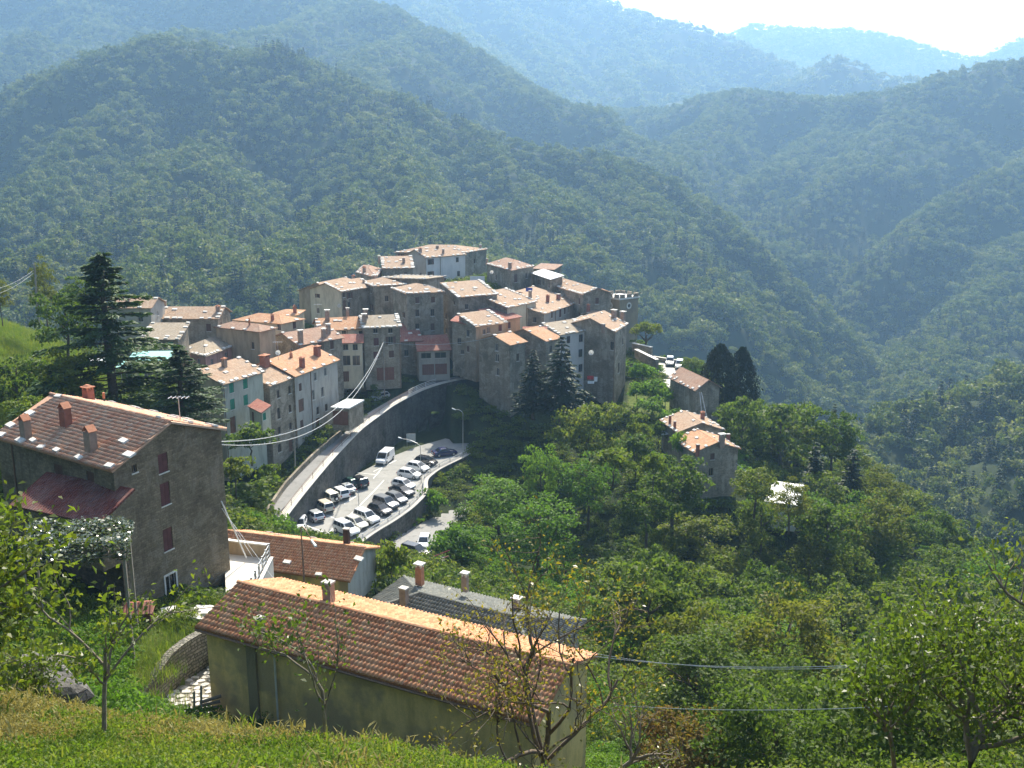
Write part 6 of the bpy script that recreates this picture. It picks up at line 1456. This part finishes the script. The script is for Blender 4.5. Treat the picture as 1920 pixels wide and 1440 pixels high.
# ================================================================ cars
PAINTS = {'white': paint('paint_white', (.80, .80, .79)), 'silver': paint('paint_silver', (.46, .48, .49), .3, .5), 'black': paint('paint_black', (.015, .015, .018), .2), 'grey': paint('paint_grey', (.16, .17, .18), .3, .4),
    'blue': paint('paint_dark_blue', (.02, .025, .09), .22), 'green': paint('paint_dark_green', (.02, .07, .05), .25, .3), 'beige': paint('paint_beige', (.52, .47, .36), .35), 'ivory': paint('paint_ivory', (.70, .67, .55), .35), 'red': paint('paint_wine', (.13, .03, .03), .3)}
M_TRIM = simple('black_trim', (.03, .03, .03), .6, 0, .1); M_HEAD = simple('headlight_lens', (.75, .77, .78), .15, .2, .05); M_TAIL = simple('tail_light_lens', (.32, .02, .02), .25, 0, .1); M_PLATE = simple('number_plate', (.75, .75, .72), .5, 0, .03)
CARS = {  # stations (x, half width, bottom, belt), glasshouse (bottom rear x, bottom front x, top rear x, top front x, belt z, roof z), wheels x, wheel radius
 'hatch': ([(-1.95,.68,.36,.72),(-1.88,.78,.26,.88),(-1.2,.83,.2,.93),(0,.84,.2,.91),(.95,.84,.2,.89),(1.35,.82,.2,.84),(1.75,.76,.24,.70),(1.95,.62,.32,.56)], (-1.84,1.02,-1.42,.22,.90,1.46), (-1.2,1.2), .30),
 'sedan': ([(-2.15,.68,.36,.78),(-2.08,.78,.28,.92),(-1.3,.84,.2,.95),(0,.85,.2,.91),(.9,.85,.2,.88),(1.4,.83,.2,.83),(1.95,.76,.24,.70),(2.15,.62,.32,.56)], (-1.62,.95,-.95,.12,.91,1.42), (-1.3,1.32), .31),
 'suv': ([(-2.15,.72,.42,.85),(-2.08,.82,.34,1.0),(-1.3,.88,.28,1.04),(0,.89,.28,1.02),(1.0,.88,.28,1.0),(1.5,.86,.28,.96),(1.98,.80,.32,.84),(2.15,.68,.40,.68)], (-2.06,1.02,-1.86,.28,1.01,1.68), (-1.3,1.35), .36),
 'jeep': ([(-1.85,.78,.5,1.08),(-1.8,.80,.45,1.10),(0,.80,.42,1.10),(.75,.80,.42,1.10),(.9,.74,.42,1.06),(1.85,.72,.45,1.02),(1.9,.70,.5,.98)], (-1.80,.80,-1.78,.50,1.09,1.85), (-1.15,1.25), .38),
 'van': ([(-2.4,.86,.4,1.08),(-2.36,.90,.32,1.12),(-1.2,.92,.26,1.12),(0,.92,.26,1.12),(1.2,.92,.26,1.10),(1.7,.90,.28,1.06),(2.2,.82,.3,.86),(2.4,.70,.36,.66)], (-2.36,1.75,-2.30,.95,1.10,1.98), (-1.5,1.5), .33)}
def make_car(kind, rails=False):
    st, (b0, b1, t0, t1, zb, zt), wx, wr_ = CARS[kind]
    t = bpy.data.objects.new('parked_car', None); COL.objects.link(t)
    mb = MB(); rings = []
    for x, w, z0, z1 in st:
        zm = z0+(z1-z0)*.62
        rings.append([(x, -w*.94, z0), (x, -w, zm), (x, -w*.93, z1), (x, -w*.55, z1+.03), (x, w*.55, z1+.03), (x, w*.93, z1), (x, w, zm), (x, w*.94, z0)])
    for p, q in zip(rings[:-1], rings[1:]):
        for i in range(7): mb.quad(p[i], p[i+1], q[i+1], q[i])
        mb.quad(p[7], p[0], q[0], q[7])
    mb.poly(rings[0][::-1]); mb.poly(rings[-1])
    wbot = max(w for x, w, a, b in st)*.93; wtop = wbot*(.80 if kind not in ('jeep', 'van') else .94)
    B = [(b0, -wbot, zb), (b1, -wbot*.97, zb), (b1, wbot*.97, zb), (b0, wbot, zb)]; T = [(t0, -wtop, zt-.04), (t1, -wtop*.97, zt-.05), (t1, wtop*.97, zt-.05), (t0, wtop, zt-.04)]
    mb.hexa(B, T); T2 = [(x*.93, y*.86, zt) for x, y, z in T]
    for i in range(4): mb.quad(T[i], T[(i+1) % 4], T2[(i+1) % 4], T2[i])
    mb.poly(T2); body = mb.build('body', PAINTS['white'], t)
    Bv, Tv = [Vector(p) for p in B], [Vector(p) for p in T]
    def glass(nm, a, b, c, d, u0, u1, v0, v1):
        n = (b-a).cross(d-a).normalized()*.012
        def q(u, v): return a.lerp(b, u).lerp(d.lerp(c, u), v)+n
        mb = MB(); mb.quad(q(u0, v0), q(u1, v0), q(u1, v1), q(u0, v1)); mb.build(nm, M_GLASS, t)
    glass('windscreen', Bv[1], Bv[2], Tv[2], Tv[1], .06, .94, .08, .92)
    if kind != 'van': glass('rear_window', Bv[3], Bv[0], Tv[0], Tv[3], .08, .92, .15, .88)
    for a, b, c, d, fl in ((Bv[0], Bv[1], Tv[1], Tv[0], 0), (Bv[2], Bv[3], Tv[3], Tv[2], 1)):
        spans = [(.05, .33), (.36, .64), (.67, .93)] if kind == 'suv' else ([(.62, .93)] if kind == 'van' else [(.08, .48), (.52, .93)])
        for s0, s1 in spans:
            if fl: s0, s1 = 1-s1, 1-s0
            glass('side_window', a, b, c, d, s0, s1, .12, .88)
    for x in wx:
        for s in (-1, 1):
            w = max(w for xx, w, a, b in st); mb = MB(); mb.tube([(x, s*(w-.17), wr_), (x, s*(w+.012), wr_)], wr_, 14); wh = mb.build('wheel', M_TYRE, t)
            mb = MB(); mb.tube([(x, s*(w-.02), wr_), (x, s*(w+.022), wr_)], wr_*.6, 10); mb.build('rim', M_RIM, wh)
    xf, wf, zf0, zf1 = st[-2]; xr, wrr, zr0, zr1 = st[1]
    for s in (-1, 1):
        mb = MB(); mb.box((xf+.02, s*wf*.74, zf1-.20), .20, .28, .13); mb.build('headlight', M_HEAD, t)
        mb = MB(); mb.box((st[0][0]+.03, s*wrr*.84, zr1-.26), .12, .16, .24); mb.build('tail_light', M_TAIL, t)
        mb = MB(); mb.box((b1-.25, s*(wbot+.13), zb+.02), .12, .18, .12); mb.build('mirror', M_TRIM, t)
    mb = MB(); mb.box((st[-1][0]-.02, 0, .34), .10, 1.2, .16); mb.build('bumper', M_TRIM, t)
    mb = MB(); mb.box((st[0][0]+.02, 0, .38), .10, 1.25, .16); mb.build('bumper', M_TRIM, t)
    mb = MB(); mb.box((st[0][0]-.035, 0, .60), .02, .48, .11); mb.build('number_plate', M_PLATE, t)
    if kind == 'jeep':
        mb = MB(); mb.tube([(-1.88, -.25, 1.0), (-2.06, -.25, 1.0)], .36, 14); wh = mb.build('spare_wheel', M_TYRE, t); mb = MB(); mb.tube([(-2.0, -.25, 1.0), (-2.075, -.25, 1.0)], .2, 10); mb.build('rim', PAINTS['white'], wh)
    return t
PROTO_CAR = {}
def park(kind, col, c, f, label, zf=None, name='parked_car', cat='car', group='cars in the car park', roof=None):
    zf = LOT_Z+.012 if zf is None else zf
    p, q = Pz(*c, zf), Pz(*f, zf); d = q-p
    if kind not in PROTO_CAR: PROTO_CAR[kind] = make_car(kind); o = PROTO_CAR[kind]
    else: o = copy_tree(PROTO_CAR[kind])
    o.location = p; o.rotation_euler = (0, 0, math.atan2(d.y, d.x)); o.name = name; tag(o, label, cat, group)
    for ch in o.children:
        if ch.name.split('.')[0] == 'body':
            ch.material_slots[0].link = 'OBJECT'; ch.material_slots[0].material = PAINTS[col]
    return o
for kd, cl, c, f, lb in (
  ('hatch','white',(563,990),(556,1012),'white hatchback facing the camera at the near end of the left row'),
  ('hatch','silver',(589,974),(571,963),'silver hatchback second from the near end of the left row'),
  ('suv','beige',(606,957),(588,946),'beige estate car next to the white jeep with the spare wheel'),
  ('jeep','ivory',(617,941),(600,931),'boxy white off road car with a spare wheel on its back'),
  ('suv','white',(636,932),(619,922),'white boxy car just beyond the one with the spare wheel'),
  ('sedan','silver',(648,922),(630,913),'silver saloon between the white boxy car and the dark green car'),
  ('hatch','green',(656,911),(638,903),'dark green car beside the last car of the left row'),
  ('suv','black',(671,911),(654,903),'black estate car at the far end of the left row'),
  ('sedan','blue',(834,854),(858,851),'dark blue saloon at the shaded far end of the car park'),
  ('hatch','black',(799,871),(818,874),'black car with a convertible like dark roof under the tall lamp'),
  ('hatch','white',(784,882),(804,886),'white hatchback just behind the lamp post'),
  ('hatch','white',(768,895),(790,898),'white hatchback before the lamp post with open space on its near side'),
  ('hatch','white',(757,915),(778,920),'white low car at the top of the near right row'),
  ('sedan','black',(754,927),(776,933),'black saloon second in the near right row'),
  ('hatch','grey',(743,941),(764,948),'grey hatchback between the black saloon and the light roofed dark car'),
  ('suv','grey',(724,951),(745,958),'dark grey estate car in the middle of the right row'),
  ('hatch','black',(713,962),(734,969),'black hatchback next to the white estate by the thin pole'),
  ('suv','white',(688,978),(709,986),'white estate car behind the thin lamp pole'),
  ('hatch','ivory',(668,988),(688,996),'ivory hatchback second from the near end of the right row'),
  ('suv','white',(650,1000),(671,1009),'white car at the near end of the right row behind the orange roof')): park(kd, cl, c, f, lb)
park('van','white',(722,866),(707,878),'white panel van standing by the foot of the retaining wall', name='van', cat='van', group=None)
park('hatch','silver',(712,750),(692,755),'silver hatchback parked on the upper road below the slab edged house', zf=-43.0, group=None)
def sz(px, py):
    d = ray(px, py); t = _sc[2]/(d.z-_sc[0]*d.x-_sc[1]*d.y); return (d*t).z+.02
park('hatch','white',(795,1024),(790,1040),'white car nose toward the camera on the lower street', zf=sz(795,1024), group='cars on the lower street')
park('suv','black',(780,1043),(806,1050),'dark car with a shining roof behind the red stair rails', zf=sz(780,1043), group='cars on the lower street')
park('suv','silver',(1256,684),(1254,700),'silver car nearest the wall on the bright gravel car park', zf=TZ+.03, group='cars on the gravel car park')
park('suv','white',(1274,690),(1271,706),'white car near the barn on the bright gravel car park', zf=TZ+.03, group='cars on the gravel car park')
# ================================================================ lamps, poles, cables
def lamp(name, label, base, top, armto, mat, pr=.07):
    t = thing(name, label, 'street lamp', base); O = base; mb = MB(); mb.tube([base-UP*.3, base.lerp(top, .5), top], pr, 8, 0, pr*.6); mb.build('pole', mat, t, O)
    mb = MB(); mb.box((base.x, base.y, base.z-.05), .3, .3, .1); mb.build('base', CONC, t, O)
    if armto:
        d = armto-top; mb = MB(); mb.tube([top-UP*.05, top+d*.15+UP*.22, top+d*.5+UP*.30, armto], pr*.5, 6); mb.build('arm', mat, t, O)
        n = d.normalized(); a = armto-n*.1; b = armto+n*.55; s = Vector((-n.y, n.x, 0)).normalized()*.13
        mb = MB(); mb.hexa([a-s*.6-UP*.05, b-s-UP*.05, b+s-UP*.05, a+s*.6-UP*.05], [a-s*.4+UP*.09, b-s*.7+UP*.07, b+s*.7+UP*.07, a+s*.4+UP*.09]); h = mb.build('lamp_head', M_LAMPW, t, O)
        mb = MB(); mb.quad(a+s*.4-UP*.055, b+s*.7-UP*.055, b-s*.7-UP*.055, a-s*.4-UP*.055); mb.build('lens', M_HEAD, h, O)
    return t
lamp('street_lamp', 'tall grey lamp post at the far bend of the car park rail', P(868,858,158.5), P(868,775,158), P(853,768,158), M_METAL)
lamp('street_lamp', 'grey lamp post with a long arm at the inner bend of the car park', P(790,918,147), P(788,836,148), P(752,822,150), M_METAL)
lamp('street_lamp', 'thin lamp pole standing among the right row of parked cars', P(675,1000,134), P(672,925,134.5), P(665,921,134.6), M_METAL)
lamp('street_lamp', 'dark brown lamp post with a pale lamp in front of the orange tile roof', P(571,1100,69), P(564,988,70), P(585,1015,69), M_COPPER, .075)
lamp('street_lamp', 'grey lamp post on the white metal shed roof side', P(1458,970,134), P(1453,905,134.5), None, M_METAL, .05)
def pole(label, base, top, r=.12): mb = MB(); mb.tube([base-UP*.5, top], r, 8, 0, r*.7); return tag(mb.build('utility_pole', M_WOODP), label, 'pole')
pole('tall pole before the slab edged stone house where the cables bend', P(721,742,173), P(719,641,174))
pole('wooden pole before the narrow stone house with small windows', P(553,868,131), P(551,790,132))
pole('wooden pole on the meadow against the far hillside', P(72,600,133), P(64,495,133), .16)
def cable(label, pts, sag, r=.03, n=14):
    mb = MB(); 
    for a, b in zip(pts[:-1], pts[1:]): mb.tube([a.lerp(b, i/n)-UP*(4*sag*(i/n)*(1-i/n)) for i in range(n+1)], r, 5)
    return tag(mb.build('cable', M_CABLE), label, 'cable')
top = P(719,641,174)
a = P(414,828,67); cable('upper thick cable sagging from the stone house to the pole', [a, top], 4.6, .04, 24); cable('lower thick cable sagging from the stone house to the pole', [P(414,834,67), top-UP*.1], 5.3, .04, 24)
cable('cable from the tall pole to the right block of houses', [top, P(925,632,172)], .9, .04)
cable('upper cable crossing the trees right of the ochre house', [P(1098,1228,41), P(1690,1243,30)], .35, .016); cable('second cable just under the upper one right of the ochre house', [P(1098,1222,41), P(1690,1246,30.3)], .45, .012)
cable('lower cable crossing the trees right of the ochre house', [P(1150,1322,36), P(1680,1324,28)], .18, .014)
cable('upper wire from the meadow pole out of the left edge', [P(64,506,133), P(-20,545,118)], .4, .014); cable('lower wire from the meadow pole out of the left edge', [P(64,511,133), P(-20,556,118)], .4, .014)
cable('pair of wires down the barn corner', [P(1312,735,165), P(1318,800,160)], .0, .05); cable('wire to the lower trees from the barn corner', [P(1315,735,165), P(1328,795,160)], .0, .05)
cable('wire from the tall stone cottage to the shed pole', [P(1380,868,140), P(1453,908,134.5)], .5, .03)
# ================================================================ people on the road
def person(label, p, rz, shirt, trousers, cat='person'):
    t = thing('person', label, cat, p, None, rz)
    def skin(name, verts, edges, radii, mat, root):
        me = bpy.data.meshes.new(name); me.from_pydata(verts, edges, []); o = bpy.data.objects.new(name, me); COL.objects.link(o)
        md = o.modifiers.new('skin', 'SKIN'); sv = me.skin_vertices[0].data
        for i, r_ in enumerate(radii): sv[i].radius = (r_, r_*.85)
        sv[root].use_root = True
        o.modifiers.new('sub', 'SUBSURF').levels = 1; me.materials.append(mat); o.parent = t; return o
    v = [(0,0,.98),(0,.0,1.2),(0,0,1.42),(0,0,1.52),(0,.01,1.66),(.19,0,1.40),(.24,.02,1.13),(.23,.12,.90),(-.19,0,1.40),(-.25,.0,1.13),(-.23,.08,.88),(.10,0,.94),(.11,.06,.50),(.11,.02,.07),(.12,.16,.04),(-.10,0,.94),(-.12,-.05,.50),(-.12,-.16,.08),(-.13,-.03,.04),(0,.015,1.73)]
    e = [(0,1),(1,2),(2,3),(3,4),(4,19),(2,5),(5,6),(6,7),(2,8),(8,9),(9,10),(0,11),(11,12),(12,13),(13,14),(0,15),(15,16),(16,17),(17,18)]
    rd_ = [.15,.14,.16,.06,.10,.075,.05,.04,.075,.05,.04,.105,.07,.05,.045,.105,.07,.05,.045,.085]
    skin('body', v, e, rd_, simple('skin_tone', (.45, .28, .20), .6), 0)
    skin('shirt', [(0,0,1.0),(0,0,1.2),(0,0,1.43),(.19,0,1.40),(.235,.015,1.2),(-.19,0,1.40),(-.24,0,1.2)], [(0,1),(1,2),(2,3),(3,4),(2,5),(5,6)], [.165,.155,.17,.09,.065,.09,.065], shirt, 0)
    skin('trousers', [(0,0,1.0),(.10,0,.92),(.11,.06,.50),(.11,.02,.12),(-.10,0,.92),(-.12,-.05,.50),(-.12,-.16,.13)], [(0,1),(1,2),(2,3),(0,4),(4,5),(5,6)], [.16,.115,.082,.068,.115,.082,.068], trousers, 0)
    skin('hair', [(0,-.02,1.70),(0,-.02,1.77)], [(0,1)], [.105,.085], simple('dark_hair', (.03, .02, .015), .7), 0)
DK = simple('dark_cloth', (.03, .03, .045), .9); DK2 = simple('navy_cloth', (.025, .03, .06), .9)
person('person in dark clothes walking on the road, right of the two', Pz(497,994,-46.9)+UP*.03, 2.8, DK, DK2)
person('person in dark clothes at the road edge, left of the two', Pz(486,995,-47.2)+UP*.05, 2.5, DK2, DK)
# ================================================================ small things
c = P(458, 985, 112); t = thing('garden_hut', 'small red brown garden hut with a tile capped top among the bushes', 'hut', c); O = c
mb = MB(); mb.box((c.x, c.y, c.z-.6), 1.5, 1.3, 1.6, .3); mb.build('wall', simple('red_board', (.26, .07, .05), .8), t, O)
mb = MB(); k = .3
for s in (-1, 1): mb.hexa([c+Vector((-.9, s*.95, 1.0)), c+Vector((.9, s*.95, 1.0)), c+Vector((.9, 0, 1.55)), c+Vector((-.9, 0, 1.55))][::s], [c+Vector((-.9, s*.95, 1.08)), c+Vector((.9, s*.95, 1.08)), c+Vector((.9, 0, 1.63)), c+Vector((-.9, 0, 1.63))][::s])
mb.build('roof', TL_ORANGE, t, O)
M_TARP = simple('turquoise_tarpaulin', (.30, .62, .56), .6, 0, .08, 1.0); M_TARPW = simple('white_tarpaulin', (.78, .80, .78), .6, 0, .05, 1.0)
def awning(label, pts, mat, hgt):
    O = sum(pts, Vector())/4; t = thing('awning', label, 'awning', O); mb = MB(); mb.hexa(pts, [p+UP*.05 for p in pts]); mb.build('canopy', mat, t, O)
    for p in pts: mb = MB(); mb.tube([p-UP*hgt, p], .04, 5); mb.build('post', M_METAL, t, O)
def rect(px, py, Y, w, d, rz, tilt):
    c = P(px, py, Y); u = Vector((math.cos(rz), math.sin(rz), 0))*w/2; v = Vector((-math.sin(rz), math.cos(rz), 0))*d/2; return [c-u-v-UP*tilt, c+u-v-UP*tilt, c+u+v+UP*tilt, c-u+v+UP*tilt]
awning('turquoise garden awning seen through the cedar left of the pink house', rect(290, 668, 140, 7.0, 4.0, .05, .35), M_TARP, 3)
awning('small turquoise awning lower down beside the cedar trunk', rect(250, 684, 134, 4.2, 2.6, .1, .25), M_TARP, 3)
awning('white garden canopy left of the cedar trunk', rect(170, 676, 128, 5.0, 2.0, .0, .2), M_TARPW, 3)
awning('pale flat canopy beside the tan roofed cottage', rect(1249, 811, 156, 2.6, 1.8, .5, .05), M_TARPW, 2.4)
# roadside stairs with red rails beside the lower street
c = P(805, 1054, 112); t = thing('stair_rails', 'short flight of steps with dark red rails beside the lower street', 'stairs', c); O = c
for i in range(4): mb = MB(); mb.box((c.x+i*.5, c.y+i*.1, c.z-1.2+i*.17), .55, 1.8, .9); mb.build('step', CONC, t, O)
for s in (-.9, .9): mb = MB(); mb.tube([c+Vector((-.6, s, -.1)), c+Vector((2.4, s+.4, 1.0))], .07, 6); mb.build('rail', paint('rail_red', (.28, .05, .04)), t, O)
# stakes and firewood by the path
for i, (x, y0, y1) in enumerate(((355, 1362, 1318), (364, 1358, 1296), (377, 1352, 1286), (382, 1362, 1335))):
    a, b = P(x, y0+6, 45.5), P(x, y1, 45.5); mb = MB(); mb.tube([a-UP*.3, b], .06, 6); tag(mb.build('stake', M_WOODP), ['short outer stake left of the path corner', 'second stake beside the path corner', 'tallest stake beside the path corner', 'low stake nearest the ochre house wall'][i], 'stake', 'wooden stakes beside the paved path')
for i in range(6):
    p = P(384+i*2, 1352-i*7, 46.2); mb = MB(); mb.tube([p+Vector((-.5, 0, 0)), p+Vector((.5, .3, .1*(i % 3)))], .09, 7); tag(mb.build('log', M_BARK2), 'log in the small woodpile between the stakes and the ochre house', 'log', 'logs in the small woodpile')
p = P(352, 1148, 57); t = thing('stone_heap', 'heap of pale slabs on the bank before the stone house', 'slabs', p); O = p
r_ = random.Random(3)
for i in range(9): mb = MB(); q = p+Vector((r_.uniform(-1.3, 1.6), r_.uniform(-.5, .5), -.2+i*.03)); mb.box((q.x, q.y, q.z), r_.uniform(.8, 1.4), r_.uniform(.6, .9), .1, r_.uniform(-.6, .6)); mb.build('stone', M_SLAB, t, O)
p = P(258, 1140, 55); t = thing('red_shelter', 'small dark red shelter in the shade at the foot of the stone house', 'shelter', p); O = p; mb = MB(); mb.box((p.x, p.y, p.z-1.6), 1.6, 1.2, 1.5, .2); mb.build('wall', M_SHR, t, O)
mb = MB(); mb.box((p.x, p.y, p.z-.09), 1.9, 1.5, .5, .2, tx=.9, ty=.1); mb.build('roof', RF_RED, t, O)
# boulders in the bank at the left
M_ROCK = stone_wall('bank_rock', (.30, .29, .27), (.2, .19, .18), (.16, .15, .14), .6, .4, 1.0)
for i, (a, b, Y, s) in enumerate(((60, 1265, 19, .55), (95, 1290, 18.5, .42), (125, 1305, 18, .36))):
    p = P(a, b, Y); bm_v = []; r2 = random.Random(i+4); mb = MB(); rings = []
    for j in range(5):
        th = -1.2+j*.6; rings.append([(math.cos(k*.785)*math.cos(th)*s*r2.uniform(.85, 1.15)*1.4, math.sin(k*.785)*math.cos(th)*s*r2.uniform(.85, 1.15), math.sin(th)*s*.8) for k in range(8)])
    for q0, q1 in zip(rings[:-1], rings[1:]):
        for k in range(8): mb.quad(q0[k], q0[(k+1) % 8], q1[(k+1) % 8], q1[k])
    mb.poly(rings[-1]); mb.poly(rings[0][::-1]); o = mb.build('boulder', M_ROCK); o.location = p; tag(o, ['largest grey boulder in the bank at the left', 'middle grey boulder in the bank at the left', 'smallest grey boulder in the bank at the left'][i], 'boulder')
# dishes, washing
def dish(label, p, r, az_):
    t = thing('satellite_dish', label, 'satellite dish', p, None, az_); mb = MB(); rg = []
    for j in range(4): rg.append([(math.cos(k*.5236)*r*j/3, -.25*r*(j/3)**2, math.sin(k*.5236)*r*j/3) for k in range(12)])
    for a, b in zip(rg[:-1], rg[1:]):
        for k in range(12): mb.quad(a[k], a[(k+1) % 12], b[(k+1) % 12], b[k]); mb.quad(b[k], b[(k+1) % 12], a[(k+1) % 12], a[k])
    mb.build('dish', M_WMETAL, t); mb = MB(); mb.tube([(0, 0, 0), (0, .3, -.3)], .04, 5); mb.tube([(0, -.25*r, -r*.9), (0, -.6*r, 0)], .02, 4); mb.build('arm', M_DMETAL, t)
dish('white satellite dish on the shaded wall beside the white house', P(1108, 661, 178), .5, .2); dish('white satellite dish below the cream corner of the upper house', P(636, 573, 198), .42, -.2); dish('small dish on the roof of the narrow stone house', P(521, 661, 143), .38, .3); dish('dish on the wall by the round cornered house', P(922, 510, 219), .4, .1)
def antenna(label, p, h):
    t = thing('aerial', label, 'aerial', p); mb = MB(); mb.tube([(0, 0, -.3), (0, 0, h)], .035, 5); mb.build('mast', M_METAL, t); mb = MB(); mb.tube([(-.7, 0, h-.1), (.7, .2, h-.1)], .025, 4)
    for i in range(5): x = -.6+i*.3; mb.tube([(x, -.35, h-.1), (x, .4, h-.1)], .02, 4)
    mb.build('bars', M_METAL, t)
for lb, a, b, Y, h in (('aerial on the roof ridge of the narrow stone house', 522, 668, 146, 2.6), ('aerial beside the chimneys of the cream plaster house', 597, 596, 180, 3.0), ('aerial on the tall stone house roof near the cable', 338, 786, 66, 1.8), ('aerial on the broad summit roof', 888, 466, 246, 2.2)): antenna(lb, P(a, b+4, Y), h)
M_CLOTH = [simple('cloth_red', (.5, .05, .05), .8), simple('cloth_white', (.8, .8, .8), .8), simple('cloth_blue', (.08, .1, .35), .8)]
for i, (a, b, Y, w, h, lb) in enumerate(((1107, 708, 177, 1.2, .7, 'red cloth hanging on the terrace beside the white house'), (1117, 711, 176, .6, .9, 'white cloth hanging beside the red cloth'), (1108, 717, 175.5, 1.2, .5, 'white sheet over the terrace wall below the red cloth'), (895, 525, 229, 3.4, 1.8, 'white washing hung between the white house and round cornered house'), (992, 543, 206, 1.4, .8, 'blue tarpaulin bundle by the round cornered house'))):
    p = P(a, b, Y); mb = MB(); n = 8
    for k in range(n):
        x0, x1 = -w/2+w*k/n, -w/2+w*(k+1)/n; y0, y1 = .06*math.sin(k*1.7), .06*math.sin((k+1)*1.7)
        mb.hexa([(x0, y0, -h/2), (x1, y1, -h/2), (x1, y1+.02, -h/2), (x0, y0+.02, -h/2)], [(x0, y0*.3, h/2), (x1, y1*.3, h/2), (x1, y1*.3+.02, h/2), (x0, y0*.3+.02, h/2)])
    o = mb.build('hanging_cloth', M_CLOTH[[0, 1, 1, 1, 2][i]]); o.location = p; tag(o, lb, 'cloth')
